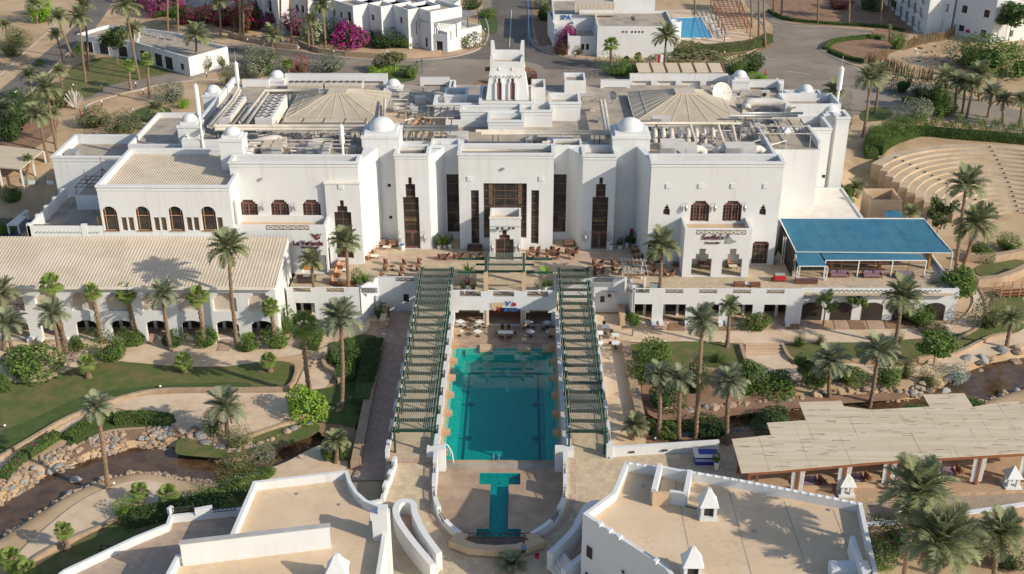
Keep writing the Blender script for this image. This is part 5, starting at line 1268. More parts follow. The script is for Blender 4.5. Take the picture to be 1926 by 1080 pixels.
# slanted white dividing walls at the bottom edge
a, b = G(1455,1068,zf), G(1612,1060,zf); MB().ribbon([(31.0,74),(31.2,79.5)], .4, zf-.05, zf+1.9).build('dividing_wall', white, rb)
a = G(1552,1062,zf); MB().box(a.x, 32.0, 76.0, 77.2, zf-.05, zf+1.1).build('dividing_wall', white, rb)
for s in (.22, .45, .68, .88):                   # felt seams on the roof
 a = P[0].lerp(P[-1], s); m = MB(); m.box(a.x-.04, a.x+.04, 74, a.y-.6, zf+.004, zf+.014); m.build('roof_seam', roofgrey, rb)
for px, py in ((1210,915),(1420,1000),(1560,960),(1480,1050)): c = G(px, py, zf); MB().cyl(c.x, c.y, zf, zf+.12, .16, n=10).build('roof_drain', metal, rb)
for px, py in ((560,930),(640,950)): c = G(px, py, zr); MB().cyl(c.x, c.y, zr, zr+.12, .16, n=10).build('roof_drain', metal, lb)
# drain pipe and clutter on the roof
tag(MB().tube([G(1290,952,zf+.05), G(1310,957,zf+.05), G(1326,952,zf+.05)], .05, 5).build('roof_cable', lattice), 'thin dark cable curling on the tan roof below the chimney', 'cable')
# ================================================================ cabana with reed roof
cb = thing('cabana', 'long open cabana with pale reed mat roof, wooden posts and white curtains', 'pavilion', (40, 101, ZW))
zc = 5.6
reed = mat('reed_mat', (.55, .455, .32), (.50, .41, .285), 1.0, .95, .4, 8, stretch=(.2, 5, 1), c3=(.60, .505, .375), s3=.4)
O = [G(a, b, zc) for a, b in ((1376,827),(1454,819),(1442,797),(1521,792),(1502,759),(1582,756),(1598,775),(1751,767),(1735,745),(1813,742),(1831,763),(1915,757),(1950,790),(2010,846),(1926,853),(1660,868),(1480,884),(1408,890))]
fx0, fx1 = O[-1].x, O[13].x
# mats: strips from back to front, each its own piece with its own slight tilt
edges_back = [(O[0],O[1]),(O[2],O[3]),(O[4],O[5]),(O[6],O[7]),(O[8],O[9]),(O[10],O[11]),(O[11],O[13])]
def yback(x):
 best = None
 for a, b in edges_back:
  if a.x - .05 <= x <= b.x + .05: y = a.y + (b.y-a.y)*(x-a.x)/(b.x-a.x+1e-6); best = y if best is None else max(best, y)
 return best if best else O[7].y
FR = [O[17], O[16], O[15], O[14], O[13]]
def yfront(x):
 for a, b in zip(FR, FR[1:]):
  if a.x <= x <= b.x: return a.y + (b.y-a.y)*(x-a.x)/(b.x-a.x)
 return FR[0].y if x < FR[0].x else FR[-1].y
rnd = random.Random(3)
cuts = sorted([O[0].x] + [p.x for p in O[2:12:2]] + [p.x for p in O[1:12:2]])
xx = O[0].x; i = 0
while xx < fx1 - .5:
 x1 = xx + 2.9
 nb = [c for c in cuts if xx + .6 < c < x1 - .2]
 if nb: x1 = nb[0]
 yb0, yb1, f0, f1 = yback(xx+.06), yback(x1-.06), yfront(xx), yfront(x1); nr = max(1, round(((yb0+yb1)/2-(f0+f1)/2)/2.2))
 for k in range(nr):
  a, a2 = f0 + (yb0-f0)*k/nr, f1 + (yb1-f1)*k/nr; b, b2 = f0 + (yb0-f0)*(k+1)/nr, f1 + (yb1-f1)*(k+1)/nr; dz = rnd.uniform(-.006, .006); za = zc + (a-94)*.012; zb_ = zc + (b-94)*.012
  t0, t1 = rnd.uniform(-.012,.012), rnd.uniform(-.012,.012)
  q = [(xx+.006,a+.004,za+dz+t0),(x1-.006,a2+.004,za+dz+t1),(x1-.006,b2-.004,zb_+dz+t0),(xx+.006,b-.004,zb_+dz+t1)]
  MB().add([(x,y,z) for x,y,z in q]+[(x,y,z-.06) for x,y,z in q], [(0,1,2,3),(7,6,5,4),(0,4,5,1),(1,5,6,2),(2,6,7,3),(3,7,4,0)]).build('reed_mat', reed, cb)
 xx = x1; i += 1
mb = MB()                                        # loose dark reeds
for k in range(90):
 x = rnd.uniform(O[0].x+.5, fx1); yb = yback(x); yf = yfront(x); y = rnd.uniform(yf+.1, yb-.1); l = rnd.uniform(.4, 1.6); z = zc + (y-94)*.012 + .05
 a = rnd.gauss(0, .05); mb.bar((x,y,z),(x+l,y+l*a,z+.01),.035,.02)
stuff(mb.build('loose_reeds', mat('grey_reed', (.30,.24,.18), (.22,.17,.13), 3, .95), cb))
m = MB(); m.ribbon([(p.x, p.y-.02) for p in FR], .12, zc-.28, zc-.05); m.ribbon([(p.x, p.y+4) for p in FR], .14, zc-.22, zc-.05); m.build('roof_beam', wood, cb)
for px, py in ((1392,905),(1410,915),(1490,920),(1578,916),(1662,911),(1745,908),(1831,906),(1920,900)):
 p = G(px, py, ZW); yf = yfront(p.x)+.05
 MB().box(p.x-.14, p.x+.14, yf, yf+.28, ZW-.6, zc-.05).build('post', wood, cb)
 MB().box(p.x-.12, p.x+.12, yf+5.0, yf+5.25, ZW-.6, zc-.05).build('post', wood, cb)
 for s in (-1, 1):
  cu = MB(); xc = p.x + s*.42; n = 9
  for k in range(n):
   xa = xc - .26 + .52*k/n; xb = xc - .26 + .52*(k+1)/n; ya = yf+.1+.05*(k%2); yb_ = yf+.1+.05*((k+1)%2); sh = -s*.18
   cu.poly([(xa+sh*.6,ya,ZW+.35),(xb+sh*.6,yb_,ZW+.35),(xb,yb_,zc-.25),(xa,ya,zc-.25)])
  if px not in (1392, 1410): cu.build('curtain', potw, cb)
struct(MB().prism([(25.6,94.2),(34,95.2),(60,97.6),(60,107),(35,107),(33,103.3),(25.6,103.3)], 0, ZW+.004).build('cabana_floor', mat('brick_floor', (.52,.37,.25), (.46,.32,.215), .8, .9, .3, 8, brick=(.3,.15,(.8,.74,.68),.03))))
# gravel bed and retaining wall
gp = [G(a, b, 1.6) for a, b in ((1500,935),(1640,915),(1930,902),(1930,950),(1625,990),(1560,990))]
struct(MB().prism([(p.x, p.y) for p in gp], 0, 1.6).build('gravel_bed', mat('gravel', (.42,.335,.25), (.28,.215,.16), 6, .95, 1.0, 8)))
rw = thing('retaining_wall', 'rubble stone retaining wall with white coping below the cabana gravel bed', 'wall', (45, 90, 0))
P = [G(1560,992,2.0), G(1690,983,2.0), G(1800,968,2.0), G(1935,948,2.0)]
MB().ribbon([(p.x, p.y) for p in P], .5, -1.5, 2.0).build('wall', stone, rw); MB().ribbon([(p.x, p.y) for p in P], .56, 2.0, 2.12).build('coping', white, rw)
P0_ = G(1697,975,2.0); MB().box(P0_.x-.5, P0_.x+.5, P0_.y-.3, P0_.y+1.6, 1.8, 2.9).build('buttress', cream, rw)
for (px, py, lb_) in ((1592, 934, 'white lantern shaped stone chimney next to the reed cabana, leftmost of three'), (1752, 912, 'white lantern shaped stone chimney behind the big palm crown at the cabana'), (1905, 919, 'white lantern shaped stone chimney at the right edge of the gravel bed')):
 p = G(px, py, 1.9); t = thing('stone_lantern', lb_, 'lantern', (p.x, p.y, 1.9)); x, y, z = p.x, p.y+.6, 1.9; m = MB()
 m.box(x-.85, x+.85, y-.85, y+.85, z, z+.2)
 for a in (-1, 1):
  for b in (-1, 1): m.box(x+a*.45-.16, x+a*.45+.16, y+b*.45-.16, y+b*.45+.16, z+.2, z+1.1)
 m.box(x-.66, x+.66, y-.66, y+.66, z+1.1, z+1.28); m.build('frame', white, t)
 c = MB(); e = .85; lo = [(x-e,y-e,z+1.28),(x+e,y-e,z+1.28),(x+e,y+e,z+1.28),(x-e,y+e,z+1.28)]; mid = [(x+(q[0]-x)*.5, y+(q[1]-y)*.5, z+1.85) for q in lo]; hi = [(x+(q[0]-x)*.1, y+(q[1]-y)*.1, z+2.4) for q in lo]
 c.add(lo+mid+hi, [(0,3,2,1),(8,9,10,11)] + [(k, (k+1)%4, (k+1)%4+4, k+4) for k in range(4)] + [(k+4, (k+1)%4+4, (k+1)%4+8, k+8) for k in range(4)]); c.build('cap', white, t)
# ================================================================ canopy restaurant at the right end of the terrace
ca = thing('canopy_restaurant', 'restaurant terrace under a large blue canvas canopy on white posts', 'pavilion', (50, 146, ZT))
bk = [G(1466,411,9.0), G(1600,410,9.0), G(1668,410,9.0), G(1738,412,9.0)]
ft = [G(1497,474,7.3), G(1630,474,7.3), G(1700,475,7.3), G(1793,476,7.3)]
NS = 9
for k in range(NS):                              # canvas panels, sewn side by side, sagging a little
 m = MB(); rows = 8; vs = []
 for j in range(rows+1):
  for e in (0, .5, 1):
   s = (k+e)/NS; A = bk[0].lerp(bk[3], s); B = ft[0].lerp(ft[3], s); p = A.lerp(B, j/rows); p.z -= .10*math.sin(math.pi*j/rows)*1.5 + (.05 if e == .5 else 0) + .03*math.sin(j*3.1+k); vs.append(p)
 m.add(vs, [(j*3+i, j*3+i+1, (j+1)*3+i+1, (j+1)*3+i) for j in range(rows) for i in (0, 1)]); m.build('canvas_panel', canvas, ca, smooth=True)
x0, x1 = G(1541,472,7.3), G(1731,478,7.3); a, b = G(1553,490,6.7), G(1743,490,6.7)
MB().add([x0-Vector((0,-.1,.06)), x1-Vector((0,-.1,.06)), b, a], [(0,1,2,3)]).build('canvas_valance', canvas, ca)
x0, x1 = G(1493,474,7.3), G(1540,473,7.3); a2, b2 = G(1502,501,6.3), G(1556,501,6.3)
MB().add([x0-Vector((0,-.1,.07)), x1-Vector((0,-.1,.07)), b2, a2], [(0,1,2,3)]).build('canvas_valance', canvas, ca)
p = [G(1665,396,9.2), G(1690,396,9.2), G(1702,409,8.8), G(1664,409,8.8)]; MB().poly(p).build('canvas_panel', canvas, ca)
e = MB(); e.bar(bk[0]+Vector((0,0,.05)), bk[3]+Vector((0,0,.05)), .16, .12); e.bar(a, b, .1, .1); e.bar(a2, b2, .1, .1); e.bar(bk[3], ft[3], .08, .08); e.bar(bk[0], ft[0], .12, .12); e.bar(ft[0], ft[3], .08, .08); e.build('edge_tube', potw, ca)
for k, q in enumerate((0, .333, .667, 1)):
 p = a.lerp(b, q); MB().box(p.x-.07, p.x+.07, p.y-.07, p.y+.07, ZT, 6.68).build('post', potw, ca)
p = ft[3]; MB().box(p.x-.1, p.x+.02, p.y-.07, p.y+.07, ZT, 7.25).build('post', potw, ca)
def lattice_post(x, y, z0, z1, w=.32):
 m = MB()
 for s in (-1, 1):
  for r in (-1, 1): m.box(x+s*w/2-.03, x+s*w/2+.03, y+r*w/2-.03, y+r*w/2+.03, z0, z1)
 n = int((z1-z0)/.35)
 for k in range(n):
  za = z0 + (z1-z0)*k/n; zb_ = z0+(z1-z0)*(k+1)/n; s = 1 if k % 2 else -1
  m.bar((x-s*w/2,y-w/2,za),(x+s*w/2,y-w/2,zb_),.03,.03); m.bar((x-w/2,y-s*w/2,za),(x-w/2,y+s*w/2,zb_),.03,.03)
 m.build('lattice_post', potw, ca)
lattice_post(a2.x+.05, a2.y, ZT, 6.25); lattice_post(b2.x-.05, b2.y, ZT, 6.25); lattice_post(40.2, 143.4, ZT, 7.4); lattice_post(39.6, 147.6, ZT, 8.2)
for px in (1568, 1660, 1752):
 p = G(px, 515, ZT); MB().box(p.x-.22, p.x+.22, p.y+1.6, p.y+2.04, ZT, 7.2).build('column', orange, ca)
m = MB()
for k in range(3):
 for q in (.5, 1.25, 2.0):
  p0_, p1_ = a.lerp(b, k/3), a.lerp(b, (k+1)/3); m.bar((p0_.x,p0_.y+.15,ZT+q),(p1_.x,p1_.y+.15,ZT+q),.05,.05)
 p = a.lerp(b, (k+.5)/3); m.box(p.x-.04, p.x+.04, p.y+.1, p.y+.18, ZT, 6.6)
m.build('window_rails', wood, ca)
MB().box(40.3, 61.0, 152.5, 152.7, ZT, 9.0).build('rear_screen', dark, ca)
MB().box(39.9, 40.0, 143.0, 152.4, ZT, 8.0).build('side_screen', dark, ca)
m = MB(); m.box(40.3, 61.5, 138.2, 138.55, 0, ZT+.55); m.box(40.3, 61.5, 138.5, 152, ZT-.3, ZT-.01); m.box(61.2,61.5,138.5,152,0,ZT+.5); m.build('base_wall', white, ca)
m = MB()
for k in range(46): x = 44.0 + k*.33; m.box(x, x+.15, 138.12, 138.22, ZT+.12+.16*(k%2), ZT+.27+.16*(k%2))
m.build('wall_pattern', lattice, ca)
for x in (42.0, 46.0, 50.2, 54.4, 58.6):
 m = MB(); m.box(x-1.4, x+1.4, 138.13, 138.22, .05, 2.0); arcp = [(x-1.4*math.cos(t*math.pi/8), 2.0+.75*math.sin(t*math.pi/8)) for t in range(9)]; m.poly([(q[0],138.125,q[1]) for q in arcp]); m.build('arch_opening', dark, ca)
# flat roof and tan boxes behind it
t = thing('service_annex', 'low white service roof with tan walled yard behind the blue canopy', 'building', (49, 158, ZT))
blk(t, 39.4, 52.2, 153.2, 165.8, ZT-.2, 8.6, ph=.2, corn=False, roof=cream)
blk(t, 54.6, 59.2, 158.6, 163.4, 2, 9.4, ph=4.0, m=plaster_tan, corn=False, roof=roofgrey)
# ================================================================ amphitheatre
am = thing('amphitheatre', 'curved stepped open air theatre of tan stone on the right', 'amphitheatre', (82, 177, 0))
AC = (84.0, 172.0); NT = 15
amst = mat('theatre_stone', (.47,.365,.245), (.41,.31,.205), .5, .95, .5, 3, c3=(.50,.395,.275), s3=.3)
for k in range(NT):
 r0 = 4.4 + k*1.4; r1 = r0 + 1.4; z = .3 + .31*k
 am1 = R(184 - max(0, r0-8)*2.55); am0 = R(-12); n = 40; vs = []; fs = []
 rr_ = r1 if k < NT-1 else r1 + .6
 for i in range(n+1):
  t_ = am0 + (am1-am0)*i/n; c, s = math.cos(t_), math.sin(t_); j = .02*math.sin(i*1.7+k)
  vs += [(AC[0]+r0*c, AC[1]+r0*s, -.3), (AC[0]+r0*c, AC[1]+r0*s, z+j), (AC[0]+rr_*c, AC[1]+rr_*s, z+j), (AC[0]+rr_*c, AC[1]+rr_*s, -.3)]
 for i in range(n):
  for q in range(3): fs.append((i*4+q, (i+1)*4+q, (i+1)*4+q+1, i*4+q+1))
 fs += [(0,1,2,3), (n*4+3,n*4+2,n*4+1,n*4)]
 MB().add(vs, fs).build('tier', amst, am)
for ang0, nn in ((125, 15), (78, 15), (45, 15)):
 for k in range(nn):
  t_ = R(ang0 + k*.4); r0 = 4.7 + k*1.4; MB().obox((AC[0]+r0*math.cos(t_), AC[1]+r0*math.sin(t_)), (-math.sin(t_), math.cos(t_)), .34, .26, .3+.31*k, .5+.31*k).build('step_light', lattice, am)
# ================================================================ buildings behind the hotel
def words(par, txt, p, h, m, name='lettering', ex=.06, rz=0.0, shear=0.0, spacing=1.0):
 cu = bpy.data.curves.new('t', 'FONT'); cu.body = txt; cu.size = h; cu.extrude = ex; cu.align_x = 'CENTER'; cu.shear = shear; cu.space_character = spacing; cu.offset = .012*h
 cu.resolution_u = 3
 o = bpy.data.objects.new('t', cu); C.objects.link(o); bpy.context.view_layer.update()
 me = bpy.data.meshes.new_from_object(o.evaluated_get(bpy.context.evaluated_depsgraph_get())); bpy.data.objects.remove(o)
 M = Matrix.Translation(p) @ Matrix.Rotation(rz, 4, 'Z') @ Matrix.Rotation(R(90), 4, 'X'); me.transform(M)
 me.materials.clear(); me.materials.append(m); return link(name, me, par)
B0 = 4.0
hb = thing('hotel_annex', 'long white two storey guest block behind the road with bougainvillea in front', 'building', (-40, 285, B0))
def gblock(par, pl, pr_, yl, yr, h, dep, wins, balc=(), hood=True, up=.8):
 a, b = G(pl, yl, B0), G(pr_, yr, B0); w = (Vector((b.x,b.y,0))-Vector((a.x,a.y,0))).length; hs = []; bs = []
 for s, z, ww, wh in wins: hs.append((s*w-ww/2, s*w+ww/2, B0+z, B0+z+wh))
 for s, z, ww, wh in balc: bs.append((s*w-ww/2, s*w+ww/2, B0+z, B0+z+wh))
 P0, u, n = oblk(par, a, b, dep, B0-.1, B0+h, hs+bs, .28, up, .3, roofgrey)
 # deeper balcony recess: dark back plus a parapet and pergola hood
 for hr in hs: owin(par, P0, u, n, hr, .28, (2,2))
 for (s0, s1, z0, z1) in bs:
  m = MB(); m.prism([P0+u*s0+n*.26, P0+u*s1+n*.26, P0+u*s1+n*.3, P0+u*s0+n*.3], z0, z1); m.build('balcony_recess', dark, par)
  m = MB(); m.prism([P0+u*(s0-.1)-n*.9, P0+u*(s1+.1)-n*.9, P0+u*(s1+.1)-n*.75, P0+u*(s0-.1)-n*.75], z0-.1, z0+.95); m.prism([P0+u*(s0-.1)-n*.75, P0+u*(s1+.1)-n*.75, P0+u*(s1+.1), P0+u*(s0-.1)], z0-.2, z0-.02); m.build('balcony', white, par)
 return P0, u, n, w
for pl, pr_, yl, yr, wins, balc in (
 (330,408,2,30,[(.25,3.9,1,1.3),(.6,3.9,1,1.3),(.3,.6,1,1.4),(.75,.6,1,1.4)],[]),
 (400,470,22,48,[(.2,4.1,1,1.3),(.75,.8,1,1.3)],[(.7,3.6,1.9,2.4)]),
 (455,500,40,58,[(.3,4,1,1.3),(.7,4,1,1.3),(.5,.8,.9,1.4)],[]),
 (497,528,50,66,[],[(.5,3.7,1.9,2.4),(.5,.2,1.8,2.3)]),
 (553,582,62,68,[(.35,4.2,1,1.5),(.7,4.2,1,1.5),(.4,1.0,1,1.5)],[]),
 (580,620,58,72,[(.6,4.0,1.0,1.4)],[(.5,.2,1.9,2.3)]),
 (617,668,66,84,[(.3,4.1,.9,1.3),(.55,4.1,.9,1.3),(.5,.7,.9,1.4)],[(.85,3.6,1.5,2.4)]),
 (668,720,70,86,[(.25,4.1,1,1.2),(.7,4.1,1,1.2),(.65,.8,1,1.4)],[(.25,.2,1.7,2.2)]),
 (718,770,72,92,[(.75,4.1,1,1.3),(.3,.6,1,1.4)],[(.3,3.5,1.9,2.4)]),
 (766,812,80,96,[(.5,3.9,1,1.3),(.8,.4,.9,1.9)],[])):
 gblock(hb, pl, pr_, yl, yr, 9.2 + (.6 if pl in (553, 400) else 0), 9, [(s, z*1.32, w, h*1.15) for s, z, w, h in wins], [(s, z*1.32, w, h*1.15) for s, z, w, h in balc])
hx = thing('guest_pavilion', 'white terraced corner pavilion with grey slatted pergola roof beside the road', 'building', (-10, 272, B0))
P0, u, n, w = gblock(hx, 812, 842, 95, 98, 4.0, 8, [(.5,.05,1.6,2.3)])
a, b = G(842, 98, B0), G(906, 84, B0); oblk(hx, a, b, 7, B0-.1, B0+4.6, [], .3, 1.0, .3, cream)
P0, u, n, w = gblock(hx, 790, 845, 66, 70, 7.2, 9, [(.3,4,1,1.4)])
a, b, c, d = G(783,40,B0+6.6), G(858,45,B0+6.6), G(900,22,B0+6.8), G(810,15,B0+6.8)
for i in range(22):
 s = i/21; p, q = a.lerp(d, s), b.lerp(c, s); MB().bar(p, q, .16, .1).build('pergola_slat', metal, hx)
for p in (a, b, c, a.lerp(b,.5), b.lerp(c,.5)): MB().box(p.x-.1, p.x+.1, p.y-.1, p.y+.1, B0+3.5, p.z).build('pergola_post', lattice, hx)
# retaining walls below the shrubs
for pts, lab in (([(430,62),(470,72),(520,82),(560,86)], 'shaded stone retaining wall below the magenta bougainvillea hedge'), ([(562,78),(600,92),(650,98),(740,104),(830,96)], 'tan stone retaining wall below the orange trees by the road')):
 P = [G(x, y, B0+1.0) for x, y in pts]; tag(MB().ribbon([(p.x, p.y) for p in P], .5, B0-.1, B0+1.2).build('retaining_wall', stone), lab, 'wall')
# villa on the left
vl = thing('villa', 'low white L-shaped villa with flat roof and shaded porch on the lawn', 'building', (-80, 258, B0))
def ppoly(par, px, zt, ph=.7, rm=roofgrey, z0=B0-.1):
 P = [G(a, b, zt) for a, b in px]; prism_roof(par, [(p.x, p.y) for p in P], z0, zt, ph, .3, rm); return P
P = ppoly(vl, [(256,80),(354,108),(428,88),(372,74),(335,62),(262,52)], B0+4.2)
def face(par, pa, pb, zt, wins, name='window', gm=None, div=(2,2), fr_=None):
 A, B = G(*pa, zt), G(*pb, zt); u = Vector((B.x-A.x, B.y-A.y, 0)); w = u.length; u.normalize(); n = Vector((-u.y, u.x, 0)); P0 = Vector((A.x, A.y, 0))
 for s, z, ww, wh in wins:
  q = MB(); a_, b_ = s*w-ww/2, s*w+ww/2
  q.prism([P0+u*(a_-.15)-n*.07, P0+u*(b_+.15)-n*.07, P0+u*(b_+.15)-n*.002, P0+u*(a_-.15)-n*.002], B0+z-.15, B0+z+wh+.15); o = q.build(name, fr_ or white, par)
  q = MB(); q.prism([P0+u*a_-n*.09, P0+u*b_-n*.09, P0+u*b_-n*.04, P0+u*a_-n*.04], B0+z, B0+z+wh); q.build('pane', gm or glass, o)
face(vl, (256,80), (354,108), B0+4.2, [(.12,.3,2.0,2.4),(.42,.2,2.6,2.8),(.62,.2,2.6,2.8)], 'porch_opening', dark); face(vl, (322,99), (354,108), B0+4.2, [(.6,1.0,1.1,1.4)])
P = ppoly(vl, [(144,64),(205,46),(252,52),(256,80),(148,66)], B0+4.0)
face(vl, (148,66), (256,80), B0+4.0, [(.15,.3,2.4,2.4),(.42,.3,2.4,2.4),(.75,.3,2.4,2.4)], 'porch_opening', dark)
for k, (a, b) in enumerate(((273,64),(286,67),(298,70),(312,73),(326,75))):
 p = G(a, b, B0+3.6); t = MB(); t.box(p.x-.5, p.x+.5, p.y-.3, p.y+.3, B0+3.5, B0+4.3); t.build('condenser', metal, vl)
# spa building
sp_ = thing('spa_building', 'plain white spa building with flat roofs and blue wall lettering beside the small pool', 'building', (25, 265, B0))
blk(sp_, 19.8, 37.4, 259.9, 276, B0-.1, 11.1, ph=.6, corn=False, roof=roofgrey, S=[])
for x in (25.5, 26.3, 27.6, 28.4, 29.2, 30.0): MB().box(x, x+.3, 259.8, 259.92, 9.7, 10.1).build('vent', dark, sp_)
blk(sp_, 13.2, 19.75, 261.8, 272, B0-.1, 8.4, ph=1.2, corn=False, S=[(16.3,17.0,5.2,6.6),(17.4,18.1,5.2,6.6)]);
for x in (16.3, 17.4): winS(sp_, 261.8, [(x,x+.7,5.2,6.6)], .3, (1,1))
blk(sp_, 10.0, 19.7, 272.1, 292, B0-.1, 11.0, ph=1.0, corn=False); blk(sp_, 24.5, 34.5, 276.2, 290, B0-.1, 14.5, ph=.8, corn=False)
oblk(sp_, (8.9,282), (10.2,268), 5, B0-.1, 9.5, [], ph=.8)
a = G(1082,22,11.2); b = G(1155,22,11.2)
m = MB(); m.box(a.x, b.x, a.y, a.y+.15, 11, 13.2); m.box(a.x, b.x, a.y+.15, a.y+4, 13.1, 13.2); m.build('glazed_lantern', niche, sp_)
for i in range(11): x = a.x+(b.x-a.x)*i/10; MB().box(x-.05, x+.05, a.y-.06, a.y+.02, 11, 13.2).build('glazing_bar', cream, sp_)
m = MB(); m.tube([(a.x+.8,a.y-2.5,11.5),(b.x,a.y-2.5,11.5)], .75, 10); m.build('white_duct', duct, sp_)
m = MB(); m.box(29, 33, 268, 272, 10.5, 10.9); m.box(27, 32.5, 266, 266.4, 10.5, 10.8); m.build('roof_slab', roofgrey, sp_)
words(sp_, 'SPA', Vector((F(1064,36,271.9).x, 272.0, FZ(1064,37,271.9))), 1.5, bluem, 'wall_lettering')
tag(MB().lathe(38.2, 268, [(1.8,B0),(1.8,10.4),(1.6,10.5),(1.4,10.2)], 18).build('round_stair', white), 'white round stair drum at the corner of the small pool', 'stairs')
pp = [G(a, b, B0) for a, b in ((1266,36),(1318,34),(1342,74),(1268,74))]
t = thing('spa_pool', 'small bright blue pool behind the spa building', 'pool', (pp[0].x+4, pp[0].y-5, B0-1))
MB().poly([(p.x,p.y,B0+.2) for p in pp]).build('basin', mat('bright_pool_floor', (.03,.42,.62), (.02,.36,.58), .4, .5), t); MB().poly([(p.x,p.y,B0+.28) for p in pp]).build('water', water_mat('clear_water', (.6,.95,.98)), t)
c = [(p.x,p.y) for p in pp]
for i in range(4): MB().ribbon([c[i], c[(i+1)%4]], .5, B0-.1, B0+.34).build('coping', cream, t)
sheet('paved_deck', [(1240,20),(1330,18),(1420,75),(1415,85),(1265,90)], paving, B0, smooth=False)
t = thing('spa_pergola', 'red brown timber pergola beside the small blue pool', 'pergola', G(1380,50,B0))
a, b, c, d = G(1338,-6,B0+3), G(1388,-8,B0+3), G(1412,52,B0+3), G(1364,57,B0+3)
for i in range(16): s = i/15; MB().bar(a.lerp(d,s), b.lerp(c,s), .22, .1).build('slat', wood, t)
for i in range(7): s = i/6; MB().bar(a.lerp(b,s)+Vector((0,0,.12)), d.lerp(c,s)+Vector((0,0,.12)), .2, .1).build('rafter', wood, t)
for i in range(6):
 for p in (a.lerp(d,i/5), b.lerp(c,i/5)): MB().box(p.x-.1,p.x+.1,p.y-.1,p.y+.1,B0,B0+3).build('post', wood, t)
for i in range(14):
 p = G(1322+i*3.0, 33+i*3.1, B0); tag(MB().obox((p.x+.6,p.y), (1,.05), 1.7, .55, B0+.05, B0+.28).build('sun_lounger', potw), 'white sun lounger in the row beside the small blue pool', 'lounger', 'loungers by the spa pool')
# thatched parking shade behind the rear wall
t = thing('parking_shade', 'row of thatched parking shades on timber posts behind the rear wall', 'shelter', G(1290,130,B0))
for i in range(6):
 p = G(1213+i*27, 130, B0+2.6); x = p.x; y = p.y
 m = MB(); m.add([(x-1.5,y-1.6,6.4),(x+1.5,y-1.6,6.4),(x+1.2,y+2.4,7.3),(x-1.8,y+2.4,7.3),(x-1.5,y-1.6,6.25),(x+1.5,y-1.6,6.25),(x+1.2,y+2.4,7.15),(x-1.8,y+2.4,7.15)], [(0,1,2,3),(7,6,5,4),(0,4,5,1),(1,5,6,2),(2,6,7,3),(3,7,4,0)]); m.build('thatch_panel', reed, t)
 MB().bar((x+1.6,y-1.7,6.45),(x+1.25,y+2.5,7.35),.25,.2).build('beam', wood, t)
 MB().box(x+1.4,x+1.6,y-1.5,y-1.3,B0,6.4).build('post', wood, t)
# guest block top right
gb = thing('guest_block', 'white three storey guest block with balconies and arch at upper right', 'building', (112, 280, B0))
for k in range(6):
 a, b = G(1668+k*11, 8+k*9.5, B0), G(1679+k*11, 14+k*9.5, B0); P0, u, n = oblk(gb, (a.x-.2,a.y-.5), (b.x+.4,b.y-1.2), 8, B0-.1, B0+10.0-.0, [(.3,1.5,B0+.2,B0+2.4),(.3,1.5,B0+3.6,B0+5.8),(.3,1.5,B0+6.9,B0+9)], .8, .6, .3)
 for z in (.2, 3.6, 6.9):
  m = MB(); m.prism([P0-n*.9, P0+u*2.0-n*.9, P0+u*2.0, P0], B0+z-.25, B0+z); m.prism([P0-n*.95, P0+u*2.0-n*.95, P0+u*2.0-n*.8, P0-n*.8], B0+z, B0+z+.8); m.build('balcony', white, gb)
  m = MB(); m.prism([P0+u*.3+n*.76, P0+u*1.5+n*.76, P0+u*1.5+n*.82, P0+u*.3+n*.82], B0+z, B0+z+2.3); m.build('balcony_recess', dark, gb)
a, b = G(1728,58,B0), G(1786,64,B0); hl = [(2.8,5.4,B0+.05,B0+3.6),(2.0,6.2,B0+4.4,B0+7.2)]
P0, u, n = oblk(gb, a, b, 9, B0-.1, B0+10.5, hl, 1.2, .6, .3)
for s0, s1, z0, z1 in hl: m = MB(); m.prism([P0+u*s0+n*1.18, P0+u*s1+n*1.18, P0+u*s1+n*1.25, P0+u*s0+n*1.25], z0, z1); m.build('recess', niche, gb)
for sg in (0, 1):
 m = MB(); pts = [(2.8+1.3*(1-math.cos(t*math.pi/16)), B0+2.3+1.3*math.sin(t*math.pi/16)) for t in range(9)] + [(2.8, B0+3.6)]
 if sg: pts = [(8.2-s, z) for s, z in pts]
 m.add([tuple(P0+u*s+n*.05)[:2]+(z,) for s, z in pts], [tuple(range(len(pts)))]); m.build('arch_corner', white, gb)
m = MB(); m.prism([P0+u*1.8-n*.1, P0+u*6.4-n*.1, P0+u*6.4+n*.1, P0+u*1.8+n*.1], B0+4.2, B0+5.3); m.build('balcony', white, gb)
a, b = G(1790,64,B0), G(1862,80,B0); wl = (b-a).length
hl = [(.15*wl,.15*wl+1.5,B0+1.1,B0+2.6),(.72*wl,.72*wl+1.5,B0+1.0,B0+2.6),(.15*wl,.15*wl+1.5,B0+5.6,B0+7.4),(.72*wl,.72*wl+1.5,B0+5.6,B0+7.4)]
P0, u, n = oblk(gb, a, b, 10, B0-.1, B0+11, hl, .3, .6, .3)
for h in hl: owin(gb, P0, u, n, h, .3, (2,1))
m = MB(); m.prism([P0+u*3.9-n*.3, P0+u*4.7-n*.3, P0+u*4.7, P0+u*3.9], B0+1.2, B0+1.9); m.build('hydrant_box', redm, gb)
a, b = G(1862,80,B0), G(1890,80,B0); oblk(gb, a, (b.x,b.y+.6), 8, B0-.1, B0+11, [], .3, .6, .3)
a, b = G(1890,78,B0), G(1990,70,B0); hl = [(.8,3.4,B0+4.6,B0+7.2),(1.0,2.0,B0+1.0,B0+2.6)]
P0, u, n = oblk(gb, a, b, 9, B0-.1, B0+9.5, hl, .9, .6, .3)
for s0, s1, z0, z1 in hl: m = MB(); m.prism([P0+u*s0+n*.86, P0+u*s1+n*.86, P0+u*s1+n*.92, P0+u*s0+n*.92], z0, z1); m.build('recess', niche if z0 > B0+2 else dark, gb)
